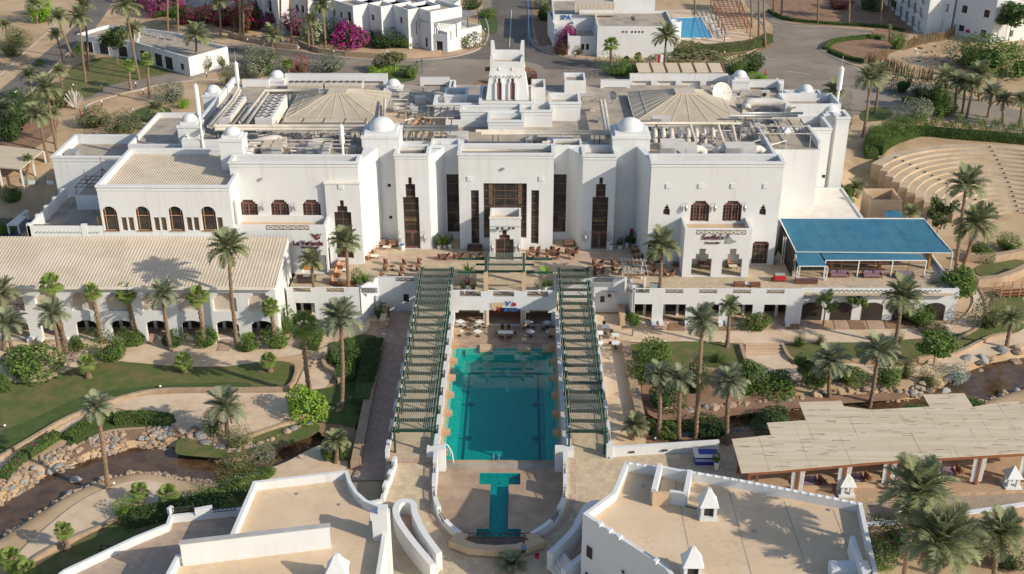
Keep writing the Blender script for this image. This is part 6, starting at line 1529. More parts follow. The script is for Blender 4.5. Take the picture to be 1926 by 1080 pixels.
# ================================================================ roof plant
def chiller(pl, pr_, pyf, pyb, lab, rows, z=ZR+2.7, grp='rooftop chillers'):
 a, b = G(pl, pyf, z), G(pr_, pyf, z); y1 = G((pl+pr_)/2+20, pyb, z).y; t = thing('chiller', lab, 'air conditioner', ((a.x+b.x)/2, (a.y+y1)/2, ZR), grp)
 x0, x1, y0 = a.x, b.x, a.y
 MB().box(x0, x1, y0, y1, ZR+.5, z).build('casing', lilac, t)
 n = rows; st = (y1-y0)/n
 for i in range(n):
  MB().box(x1-.02, x1+.06, y0+i*st+.12, y0+(i+1)*st-.12, ZR+.7, z-.2).build('side_panel', cream, t)
  for q in (.27, .73):
   x = x0+(x1-x0)*q; y = y0+(i+.5)*st; r = min(st*.4, (x1-x0)*.2)
   f = MB().lathe(x, y, [(r*1.1, z-.01), (r*1.05, z+.16), (r*.95, z+.16), (r*.93, z+.03)], 12).build('fan_shroud', metal, t); MB().cyl(x, y, z+.02, z+.05, r*.9, n=12).build('fan', mat_rust, f)
 for i in range(3):
  for x in (x0+.2, x1-.2): y = y0+.3+(y1-y0-.6)*i/2; MB().box(x-.1,x+.1,y-.1,y+.1,ZR,ZR+.5).build('foot', metal, t)
mat_rust = mat('rusty_fan', (.16,.10,.075), (.10,.065,.05), 3, .8)
chiller(401, 432, 221, 180, 'long lilac grey rooftop chiller with two rows of fans, left one of the pair', 8)
chiller(479, 511, 222, 178, 'long lilac grey rooftop chiller with two rows of fans, next to the tan pyramid roof', 8)
def rowunit(pl, pr_, pyt, Y, lab):
 a, b = F(pl, pyt+6, Y), F(pr_, pyt+6, Y); z = a.z; t = thing('condenser_row', lab, 'air conditioner', ((a.x+b.x)/2, Y+1, ZR), 'condenser rows at the rear wall')
 MB().box(a.x, b.x, Y, Y+2.2, ZR+.3, z).build('casing', duct, t); n = 6
 for i in range(n):
  x0 = a.x+(b.x-a.x)*(i+.06)/n; x1 = a.x+(b.x-a.x)*(i+.94)/n; MB().box(x0, x1, Y-.05, Y+.02, ZR+.7, z-.25).build('coil_panel', niche, t)
  MB().cyl((x0+x1)/2, Y+1.1, z, z+.14, .42, n=12).build('fan', mat_rust, t)
 MB().box(a.x+.3, b.x-.3, Y+.3, Y+2, ZR, ZR+.3).build('plinth', metal, t)
rowunit(540, 607, 152, 186.5, 'pale condenser row under the rear wall, nearer the left domed turret'); rowunit(610, 681, 152, 186.5, 'pale condenser row under the rear wall, nearer the middle turret')
def pipes(lab, runs, r=.2, sup=True, m=pipe, name='pipe_run', z0=ZR):
 c = Vector(runs[0][0]); t = thing(name, lab, 'pipes', (c.x, c.y, z0))
 for pts in runs:
  MB().tube(pts, r, 8).build('pipe', m, t, smooth=True)
  if sup:
   for a, b in zip(pts, pts[1:]):
    a, b = Vector(a), Vector(b); L = (b-a).length
    if abs(a.z-b.z) > .5 or L < 3: continue
    n = max(1, int(L/4.5))
    for i in range(n): p = a.lerp(b, (i+.5)/n); MB().box(p.x-.06,p.x+.06,p.y-.06,p.y+.06,z0,p.z-r*.6).build('support', green if i % 3 == 0 else metal, t)
def ph(px0, px1, py, z): a, b = G(px0, py, z), G(px1, py, z); return [(a.x,(a.y+b.y)/2,z),(b.x,(a.y+b.y)/2,z)]
pipes('pair of long lagged pipes crossing the roof in front of the left pyramid roof', [ph(398,862,237.5,20.1), ph(405,862,243.5,19.7)], .24)
pipes('pair of long lagged pipes crossing the roof in front of the tower boxes', [ph(895,1150,247,19.9), ph(905,1160,251.5,19.6)], .24)
pipes('pipe loop running back beside the left chiller', [[G(398,240,20.2), G(440,192,20.2), G(452,170,20.6)], [G(392,238,20.4), G(436,188,20.4), G(448,166,20.8)]], .22)
pipes('thick lagged pipe running back between the two long chillers', [[G(452,230,20.4), G(497,171,20.4), G(600,170,20.4)], [G(462,235,20.0), G(505,174,20.0), G(650,174,20.0)]], .3)
pipes('pipes along the eave of the right pyramid roof with bent drops', [ph(1204,1394,232,20.0)+[(lambda q:(q.x,q.y,ZR))(G(1394,232,20.0))], ph(1210,1388,236,19.6), [G(1298,234,20.1), G(1308,262,19.0), G(1308,275,ZR)], [G(1350,234,20.1), G(1360,262,19.0), G(1362,278,ZR)], [G(1378,236,20.1), G(1384,262,19.0), G(1386,272,ZR)]], .2)
pipes('twin grey pipes reaching the domed corner turret at right', [ph(1395,1510,213,19.6), ph(1370,1500,218,19.3)], .2, m=metal)
pipes('low pipes behind the entrance front', [ph(870,1030,283,18.4), ph(760,830,281,18.4), ph(1020,1100,268,18.6)], .2)
pipes('bent orange brown pipes behind the left large dome', [[G(770,238,19), G(790,222,19), G(808,226,19), G(806,240,18.6)], [G(760,240,18.8), G(792,229,18.8), G(800,240,18.4)]], .26, False, mat('rust_pipe', (.42,.26,.15), (.36,.22,.13), 1, .8))
pipes('small pipes and valves behind the left front parapet', [ph(545,630,284,18.6), [G(548,280,18.6), G(548,290,18.6), G(600,290,18.6)], [G(590,262,19), G(625,262,19), G(625,285,18.4)]], .12)
pipes('grey pipes along the front parapet of the right block', [ph(1260,1410,292,18.2), ph(1300,1372,296,18.0), ph(1370,1440,272,18.6)], .13)
pipes('roof pipes left of the middle turret', [[G(716,200,19), G(718,240,19)], [G(724,186,19.4), G(722,236,19.4)], ph(742,772,196,18.6), ph(745,770,204,18.4)], .2)
def ahu(pl, pr_, pyt, Y, dep, lab, ends='LR', hgt_=1.7, m=duct):
 a, b = F(pl, pyt, Y), F(pr_, pyt, Y); z = max(a.z, ZR+1.2); t = thing('air_handler', lab, 'air conditioner', ((a.x+b.x)/2, Y+dep/2, ZR))
 MB().box(a.x, b.x, Y, Y+dep, z-hgt_, z).build('casing', m, t); n = max(2, int((b.x-a.x)/1.6))
 for i in range(n): x0 = a.x+(b.x-a.x)*(i+.06)/n; x1 = a.x+(b.x-a.x)*(i+.94)/n; MB().box(x0,x1,Y-.04,Y+.02,z-hgt_+.15,z-.15).build('access_panel', lilac if i % 3 else metal, t)
 for s, x in (('L', a.x), ('R', b.x)):
  if s in ends:
   d = -1 if s == 'L' else 1
   MB().tube([(x, Y+dep/2, z-.7), (x+d*.7, Y+dep/2, z-.7), (x+d*1.15, Y+dep/2, z-1.0), (x+d*1.3, Y+dep/2, ZR)], .55, 10).build('duct_elbow', duct, t, smooth=True)
 for x in (a.x+.3, b.x-.3): MB().box(x-.1,x+.1,Y+.1,Y+dep-.1,ZR,z-hgt_).build('foot', metal, t)
ahu(1246, 1312, 277, 153.2, 2.4, 'boxy white air handling unit with round duct end behind the right front parapet', 'R')
ahu(1366, 1424, 277, 153.2, 2.4, 'boxy white air handling unit beside the square turret on the right block roof', 'LR')
ahu(1408, 1470, 200, 176.5, 2.6, 'long air handling unit below the looping duct near the right rear wall', '')
ahu(490, 528, 277, 152.6, 4.6, 'wide tan topped air handling unit behind the left front parapet', '', m=corr)
ahu(575, 618, 279, 152.6, 2.6, 'sloping silver air handling unit near the white antenna mast', 'L')
ahu(1010, 1078, 259, 160.5, 1.8, 'curved top white ducted unit behind the right entrance pier', 'L')
ahu(1244, 1290, 268, 157.4, 1.8, 'small louvred unit under the white ducts of the right pyramid roof', '')
ahu(1226, 1262, 222, 166.2, 1.4, 'pale blue box unit between dome and right pyramid roof', '')
ahu(840, 880, 262, 161, 1.6, 'low striped unit behind the left entrance bay', '')
def bigduct(lab, pts, r=.8, grp=None):
 t = thing('duct', lab, 'duct', (pts[0][0], pts[0][1], ZR), grp); MB().tube(curve(pts, 5), r, 12).build('duct_tube', duct, t, smooth=True)
 p = Vector(pts[len(pts)//2]); MB().box(p.x-.1,p.x+.1,p.y-.1,p.y+.1,ZR,p.z).build('support', metal, t)
bigduct('thick pale duct curling behind the small left turret', [G(460,275,18.6), G(485,270,18.9), G(510,264,19.2), G(526,266,19.0), G(530,285,18.4)], .75)
bigduct('second pale duct sloping to the left front roof corner', [G(462,296,18.2), G(470,290,18.3), G(478,280,18.5)], .7)
bigduct('long pale duct looping towards the right rear corner turret', [G(1405,208,18.6), G(1404,198,19.2), G(1412,193,19.6), G(1450,193,19.6), G(1475,198,19.4), G(1492,208,18.9)], .7)
bigduct('arched duct behind the white mast on the left roof', [G(588,285,18.3), G(584,272,18.8), G(592,268,19.0), G(612,270,18.8)], .55)
for i in range(8):
 x = 1232+i*15.5; p = G(x, 246, 19.0); q = G(x+1, 268, ZR)
 tag(MB().tube(curve([(p.x,p.y+1.2,18.9),(p.x,p.y-.2,18.9),(p.x,p.y-.9,18.3),(p.x,p.y-1.0,ZR-.02)],4), .34, 9).build('duct_elbow', duct, None, True), 'short white elbow duct below the right pyramid roof, %s from the left' % ('first','second','third','fourth','fifth','sixth','seventh','eighth')[i], 'duct', 'elbow ducts under the right pyramid roof')
# satellite dishes
def dish(px, py, z, r, lab, tilt=50, rz=0.3, m=None):
 p = G(px, py, z); t = thing('satellite_dish', lab, 'satellite dish', (p.x, p.y, ZR)); me = MB(); n = 20; prof = [(r*k/5, .28*r*(k/5)**2) for k in range(6)]
 vs = []; fs = []
 for a, h in prof:
  for i in range(n): q = 2*math.pi*i/n; vs.append((a*math.cos(q), a*math.sin(q), h))
 for k in range(5):
  for i in range(n): j = (i+1) % n; fs.append((k*n+i, k*n+j, (k+1)*n+j, (k+1)*n+i))
 M = Matrix.Translation(p) @ Matrix.Rotation(rz, 4, 'Z') @ Matrix.Rotation(R(tilt), 4, 'X')
 me.add([M @ Vector(v) for v in vs], fs); me.build('reflector', m or cream, t, smooth=True)
 f = M @ Vector((0, 0, r*.8)); k = MB()
 for i in range(3): q = 2*math.pi*i/3; k.tube([M @ Vector((r*.9*math.cos(q), r*.9*math.sin(q), .25*r)), f], .025, 4)
 k.tube([f, M @ Vector((0,0,r*.68))], .09, 6); k.build('feed', metal, t)
 MB().tube([(p.x, p.y+.1, ZR), (p.x, p.y+.1, z), M @ Vector((0,0,-.05))], .12, 6).build('mast', metal, t)
dish(1356, 176, 19.6, 1.75, 'large white satellite dish right of the right pyramid roof', 62, .35); dish(1306, 172, 19.6, 1.2, 'dark grey satellite dish behind the right pyramid roof', 60, -.2, metal)
dish(1153, 180, 18.9, .75, 'small grey satellite dish in front of the low rear wall', 75, -.5, metal); dish(1272, 292, 18.3, .75, 'small round grey dish at the front parapet of the right block', 85, -.3, metal)
# antenna masts
def antenna(px0, py0, px1, py1, Y, zb, lab, pc=.48, r=.34):
 a = F(px1, py1, Y); b = F(px0, py0, Y); b.x = a.x*.75 + b.x*.25; t = thing('antenna_mast', lab, 'mast', (a.x, Y, zb)); z = a.z + (b.z-a.z)*pc; x = a.x
 MB().tube([(x,Y,zb),(x,Y,z)], .2, 8).build('pole', potw, t); MB().lathe(x, Y, [(.2,z-.1),(r,z),(r,b.z-.3),(.12,b.z-.2),(.1,b.z)], 12).build('shroud', potw, t); MB().tube([(x,Y,b.z),(x,Y,b.z+1.6)], .05, 5).build('tip', metal, t)
antenna(369,157,381,268,158.2,16.0,'white cylindrical antenna mast at the left edge of the roof'); antenna(447,115,451,190,184,ZR,'white cylindrical antenna mast near the rear left domed turret'); antenna(644,233,646,302,150.6,ZR,'white cylindrical antenna mast behind the left front parapet')
antenna(1583,124,1574,198,177,18,'white cylindrical antenna mast on the far right block', .4, .42)
# condenser boxes
for px, py, z, lab in ((1242,455,6.6,None), (326,277,12.4,'small white condenser with dark fan on the left lower roof'), (1203,186,18.0,'small condenser box with round fan by the rear wall'), (1480,208,18.0,'pale condenser box on the roof near the right rear wall'), (1345,168,18.2,'low metal frame box beside the large satellite dish'), (1440,178,18.2,'flat grey condenser near the domed turret at the rear right')):
 if lab is None: continue
 p = G(px, py, z); t = thing('condenser', lab, 'air conditioner', (p.x, p.y, ZR)); MB().box(p.x-.7, p.x+.7, p.y, p.y+.6, (ZR if z > 15 else z-1.0), z+.6).build('casing', duct, t); MB().cyl(0,0,0,.05,.35,n=12).build('fan', dark, t).matrix_parent_inverse = Matrix.Translation(-Vector((p.x,p.y,ZR))) @ Matrix.Translation((p.x-.2, p.y-.02, z)) @ Matrix.Rotation(R(90),4,'X')
def AR(px): return 'behind the left front parapet' if px < 715 else 'between tower and left dome' if px < 900 else 'right of the tower' if px < 1200 else 'behind the right front parapet'
rn = random.Random(11)                            # duct boxes, stands and crates scattered over the plant roof
for k, (px, py) in enumerate([(560,262),(600,250),(640,262),(665,255),(690,268),(705,255),(520,252),(475,262),(660,290),(1235,262),(1330,284),(1400,262),(1430,262),(1445,250),(1460,232),(1420,240),(1395,252),(1115,210),(1130,232),(1105,190),(770,205),(790,195),(780,218),(745,212),(760,185),(1380,190),(1400,180),(1425,230)]):
 z = ZR; p = G(px, py, z); w, d, h = rn.uniform(.7,1.8), rn.uniform(.6,1.3), rn.uniform(.4,1.3)
 m = MB(); m.box(p.x-w/2, p.x+w/2, p.y, p.y+d, z, z+h); m.box(p.x-w/2-.06, p.x+w/2+.06, p.y-.06, p.y+d+.06, z+h, z+h+.07); m.tube([(p.x+w/2,p.y+d/2,z+h*.6),(p.x+w/2+.7,p.y+d/2,z+h*.6),(p.x+w/2+.8,p.y+d/2,z)], .1, 6)
 tag(m.build('plant_box', rn.choice([duct, metal, lilac, pipe])), 'capped plant box with bent pipe on the roof ' + AR(px), 'plant box', 'plant boxes on the hotel roof, ' + AR(px))
for k in range(46):
 px, py = (rn.uniform(470,700), rn.uniform(248,290)) if k < 18 else (rn.uniform(1240,1450), rn.uniform(240,290)) if k < 34 else (rn.uniform(730,850), rn.uniform(180,270))
 p = G(px, py, ZR); a = rn.choice([(1,0),(0,1),(.8,.6)]); l = rn.uniform(1.2,3.6); z = ZR + rn.uniform(.25,1.3); q = p + Vector((a[0],a[1],0))*l; m = MB()
 m.tube([(p.x,p.y,ZR),(p.x,p.y,z),(q.x,q.y,z),(q.x,q.y,ZR)], rn.uniform(.06,.16), 6)
 tag(m.build('pipe_loop', rn.choice([pipe, metal, duct])), 'short bent pipe loop on the roof ' + AR(px), 'pipes', 'pipe loops on the hotel roof, ' + AR(px))
for x0, x1, y0, y1, lab in ((-33.5,-21,159,166,'brown steel pipe rack in front of the left pyramid roof'), (37,44.5,158.8,166,'brown steel pipe rack beside the right pyramid roof'), (-12,-8,160,172,'narrow brown steel pipe rack left of the tower boxes'), (-36.5,-22,152,155.5,'low brown steel rack behind the left front parapet')):
 t = thing('pipe_rack', lab, 'rack', ((x0+x1)/2, (y0+y1)/2, ZR)); z = ZR + 1.9
 for i in range(5): x = x0+(x1-x0)*i/4; MB().box(x-.08,x+.08,y0,y1,z,z+.16).build('beam', mat_rust, t)
 for j in range(3): y = y0+.1+(y1-y0-.2)*j/2; MB().box(x0-.3,x1+.3,y-.07,y+.07,z+.17,z+.3).build('rail', pipe, t)
 for x in (x0, x1):
  for y in (y0+.1, y1-.1): MB().box(x-.07,x+.07,y-.07,y+.07,ZR,z).build('post', metal, t)
# stair shapes: leaning ladder duct beside right dome
pipes('sloping flat cable tray climbing past the right large dome', [[G(1130,190,19.5), G(1142,262,19.2)], [G(1136,190,19.5), G(1147,262,19.2)]], .3, False)
# ================================================================ signs
red_s = mat('sign_maroon', (.13,.035,.035), None, 1, .6)
t = thing('veranda_sign', 'maroon restaurant sign with bird emblem on the left white balcony wall', 'sign', (-27, YV, 10))
c = F(580, 461, YV); words(t, 'La Veranda', Vector((c.x, YV-.1, c.z)), 1.0, red_s, spacing=.92); c = F(584, 466.5, YV); words(t, 'RESTAURANT', Vector((c.x, YV-.1, c.z)), .36, red_s, spacing=1.2)
c = F(594, 445, YV); m = MB(); x, z = c.x, c.z
m.add([(x-.75,YV-.1,z+.55),(x-.2,YV-.1,z+.35),(x+.1,YV-.1,z+.0),(x-.35,YV-.1,z-.0)], [(0,1,2,3)]); m.add([(x-.35,YV-.11,z),(x+.2,YV-.11,z+.45),(x+.65,YV-.11,z+.35),(x+.6,YV-.11,z-.25),(x+.1,YV-.11,z-.55)], [(0,1,2,3,4)]); m.add([(x+.5,YV-.09,z+.3),(x+.85,YV-.09,z+.5),(x+.75,YV-.09,z+.2)], [(0,1,2)])
m.build('bird_emblem', red_s, t)
m = MB()
for k in range(3): m.lathe(x+.2+k*.16, YV-.14, [(.08,z-.05+k*.1),(.08,z+.02+k*.1)], 8)
m.build('emblem_swirl', cream, t)
t = thing('seville_sign', 'maroon bar sign with grey figure emblem on the right white porch', 'sign', (29, YP, 10))
c = F(1341, 450, YP); words(t, "Seville's", Vector((c.x, YP-.1, c.z)), .95, red_s); c = F(1341, 458, YP); words(t, 'Terrace Bar', Vector((c.x, YP-.1, c.z)), .42, red_s)
c = F(1372, 452, YP); x, z = c.x, c.z; m = MB()
m.lathe(x-.1, YP-.12, [(.1,z+.45),(.3,z+.55),(.28,z+.8),(.1,z+.95)], 10); m.add([(x-.55,YP-.1,z-.45),(x+.4,YP-.1,z-.5),(x+.35,YP-.1,z+.3),(x-.1,YP-.1,z+.5),(x-.45,YP-.1,z+.2)], [(0,1,2,3,4)]); m.add([(x+.3,YP-.1,z+.1),(x+.95,YP-.1,z-.05),(x+.9,YP-.1,z-.3),(x+.3,YP-.1,z-.25)], [(0,1,2,3)])
m.build('figure_emblem', metal, t)
t = thing('pool_restaurant_sign', 'blue and red lettered sign with tan map emblem above the pool restaurant', 'sign', (1, YC, 3.5))
c = F(961, 575, YC); words(t, 'V', Vector((c.x-.45, YC-.08, c.z)), 1.0, bluem, shear=.2); words(t, 'ia', Vector((c.x+.4, YC-.08, c.z)), .95, redm, shear=.2)
c = F(956, 585, YC); words(t, 'V', Vector((c.x-1.3, YC-.1, c.z)), 1.0, redm, shear=.2); words(t, 'eneto', Vector((c.x+.45, YC-.1, c.z)), .95, bluem, shear=.2)
c = F(932, 576, YC); x, z = c.x, c.z; MB().add([(x-.7,YC-.06,z+.5),(x+1.1,YC-.06,z+.6),(x+1.2,YC-.06,z+.2),(x+.4,YC-.06,z-.3),(x-.1,YC-.06,z-.7),(x-.6,YC-.06,z-.4)], [(0,1,2,3,4,5)]).build('map_emblem', plaster_tan, t)
tag(MB().box(F(1193,437,154.4).x-.62, F(1193,437,154.4).x+.62, 154.25, 154.38, FZ(1193,437,154.4)-.6, FZ(1193,437,154.4)+.6).build('hose_cabinet', redm), 'red square fire hose cabinet on the shaded recess wall', 'cabinet')
# ================================================================ vegetation
rv = random.Random(21)
def pxm(p): return FPX / (p.y * _c + (CAMH - p.z) * _s)     # photo pixels per metre at p
MESH = {}
def frond_mb(mb, L, el, droop, rz, rnd, nl=15, wl=.30, wid=.085, roll=0.0):
 """one feather leaf: arched rib with leaflets either side"""
 M = Matrix.Rotation(rz, 3, 'Z'); pts = []; n = 7; x = z = 0.0; a = el
 for k in range(n + 1):
  pts.append(Vector((x, 0, z))); a = el - droop * ((k + 1) / n) ** 1.4; x += L / n * math.cos(a); z += L / n * math.sin(a)
 for k in range(n):
  w0 = .035 * (1 - k / n) + .012; w1 = .035 * (1 - (k+1) / n) + .012; p, q = pts[k], pts[k+1]
  mb.poly([M @ (p + Vector((0,-w0,0))), M @ (p + Vector((0,w0,0))), M @ (q + Vector((0,w1,0))), M @ (q + Vector((0,-w1,0)))])
 for i in range(nl):
  t = .14 + .86 * (i + rnd.random() * .6) / nl; f = t * n; k = min(n - 1, int(f)); p = pts[k].lerp(pts[k+1], f - k); d = (pts[k+1] - pts[k]).normalized()
  ln = L * wl * (math.sin(math.pi * min(1, .12 + t * .92)) ** .6) * rnd.uniform(.85, 1.1) + .05
  for s in (-1, 1):
   up = Vector((-d.z, 0, d.x)); v = (d * .72 + Vector((0, s * .72, 0)) + up * rnd.uniform(.05, .34) + Vector((0, 0, -.12))).normalized() * ln
   w = d * wid * (L / 3.0) * .5
   mb.poly([M @ (p - w), M @ (p + w), M @ (p + v)])
def fan_mb(mb, L, el, rz, rnd, n=13):
 M = Matrix.Rotation(rz, 3, 'Z'); d = Vector((math.cos(el), 0, math.sin(el))); e = d * L * .55; u = Vector((-math.sin(el), 0, math.cos(el)))
 mb.poly([M @ Vector((0,-.03,0)), M @ Vector((0,.03,0)), M @ (e + Vector((0,.02,0))), M @ (e - Vector((0,.02,0)))])
 r = L * .55; k = []
 for i in range(n + 1):
  a = R(-115 + 230 * i / n); k.append((math.cos(a), math.sin(a)))
 for i in range(n):
  a0, a1 = k[i], k[i+1]; am = ((a0[0]+a1[0])/2, (a0[1]+a1[1])/2); sag = -.22 * r
  def P(c, rr, dz=0): return M @ (e + d * c[0] * rr + Vector((0, c[1] * rr, 0)) - u * (.12 * rr) + Vector((0, 0, dz)))
  mb.poly([M @ e, P(a0, r*.62), P(am, r*rnd.uniform(.92, 1.08), sag), P(a1, r*.62)])
def crown_mesh(kind, v):
 key = (kind, v)
 if key in MESH: return MESH[key]
 rnd = random.Random(hash(kind) % 97 + v * 13 + 5); rnd = random.Random({'date':1,'blue':2,'fan':3}[kind]*31 + v); mb = MB()
 if kind == 'fan':
  for i in range(26):
   t = i / 25; fan_mb(mb, rnd.uniform(.8, 1.02), R(78 - 120 * t + rnd.uniform(-8, 8)), i * 2.4 + rnd.uniform(-.2, .2), rnd)
  m = lf_fan
 else:
  N = 38
  for i in range(N):
   t = i / (N - 1); el = R(84 - 74 * t ** .9 + rnd.uniform(-8, 8)); frond_mb(mb, rnd.uniform(.86, 1.1) * (1 - .12 * (1-t)), el, R(40 + 48 * t + rnd.uniform(-12, 14)), i * 2.39996 + rnd.uniform(-.25, .25), rnd, wid=.30, nl=14)
  m = lf_blue if kind == 'blue' else lf_date
 MESH[key] = mb.mesh('crown', m); return MESH[key]
def frond_mesh(kind, v):
 key = ('frond', kind, v)
 if key in MESH: return MESH[key]
 rnd = random.Random(v * 7 + 3); mb = MB(); t = v / 7.0
 if kind == 'fan': fan_mb(mb, 1.0, R(75 - 115 * t), 0, rnd, 15)
 else: frond_mb(mb, 1.0, R(83 - 74 * t ** .9), R(42 + 48 * t), 0, rnd, nl=20, wl=.30, wid=.26)
 MESH[key] = mb.mesh('frond', {'fan': lf_fan, 'blue': lf_blue, 'date': lf_date}[kind]); return MESH[key]
def dry_mesh(kind):
 key = ('dry', kind == 'fan')
 if key not in MESH:
  mb = MB(); rnd = random.Random(4)
  if kind == 'fan': fan_mb(mb, 1.0, R(-62), 0, rnd, 9)
  else: frond_mb(mb, 1.0, R(-18), R(62), 0, rnd, nl=12, wl=.22, wid=.2)
  MESH[key] = mb.mesh('dead_frond', lf_dry)
 return MESH[key]
def trunk_mesh(vec, rb, rt, rough=.0, rnd=rv):
 h = vec.length; n = max(3, int(h / .32)); pts = []; mb = MB(); sd = 8; vs = []
 bend = Vector((rnd.uniform(-.25, .25), rnd.uniform(-.25, .25), 0))
 for k in range(n + 1):
  t = k / n; p = vec * t + bend * math.sin(math.pi * t) * min(1, h / 8); r = rb + (rt - rb) * t ** .7
  if k % 2: r *= 1.10 + rough
  if k == 0: r *= 1.35
  if t > .93: r *= 1.25
  for i in range(sd): a = 2 * math.pi * i / sd + k * .4; rr = r * (1 + rough * rnd.uniform(-1, 1.4)); vs.append((p.x + rr * math.cos(a), p.y + rr * math.sin(a), p.z))
 fs = [(k*sd+i, k*sd+(i+1) % sd, (k+1)*sd+(i+1) % sd, (k+1)*sd+i) for k in range(n) for i in range(sd)]; fs.append(tuple(range(n*sd, (n+1)*sd)))
 mb.add(vs, fs); return mb.mesh('trunk', trunkm)
def palm(cx_, cy_, bx, by, rad, kind, lab, near=False, grp=None, shag=.05, zb=None):
 b = T(bx, by) if zb is None else G(bx, by, zb); c = F(cx_, cy_, b.y); L = rad / pxm(c)
 if c.z - b.z < .5: c.z = b.z + .5
 t = thing('palm_tree', lab, 'palm', b, grp); vec = c - b
 fat = .30 if kind == 'fan' else .27
 link('trunk', trunk_mesh(vec, fat, fat*.72, shag), t, loc=(0, 0, 0))
 if near:
  h = MB(); h.lathe(0, 0, [(.14, -.5), (.30, -.1), (.26, .2), (.06, .75)], 8);
  for i in range(7): a = i*.9; h.bar((.15*math.cos(a), .15*math.sin(a), -.05), (.5*math.cos(a), .5*math.sin(a), .25), .06, .05)
  cr = link('crown', h.mesh('crown_heart', lf_olive), t, loc=vec)
  for i in range(rv.randrange(3, 8)): f = link('dead_frond', dry_mesh(kind), cr, loc=(0,0,-.15), rz=rv.uniform(0,6.28), scale=L*rv.uniform(.5,.8))
  N = 34 if kind != 'fan' else 26
  for i in range(N):
   u = i / (N - 1); f = link('frond', frond_mesh(kind, min(7, int(u * 8))), cr, loc=(0, 0, rv.uniform(-.1, .15)), rz=i * 2.39996 + rv.uniform(-.3, .3), scale=L * rv.uniform(.88, 1.12))
   f.rotation_euler = (rv.uniform(-.12, .12), rv.uniform(-.12, .12), f.rotation_euler.z)
 else: link('crown', crown_mesh(kind, rv.randrange(4)), t, loc=vec, rz=rv.uniform(0, 6.28), scale=L * 1.04)
 return t
N_ = True
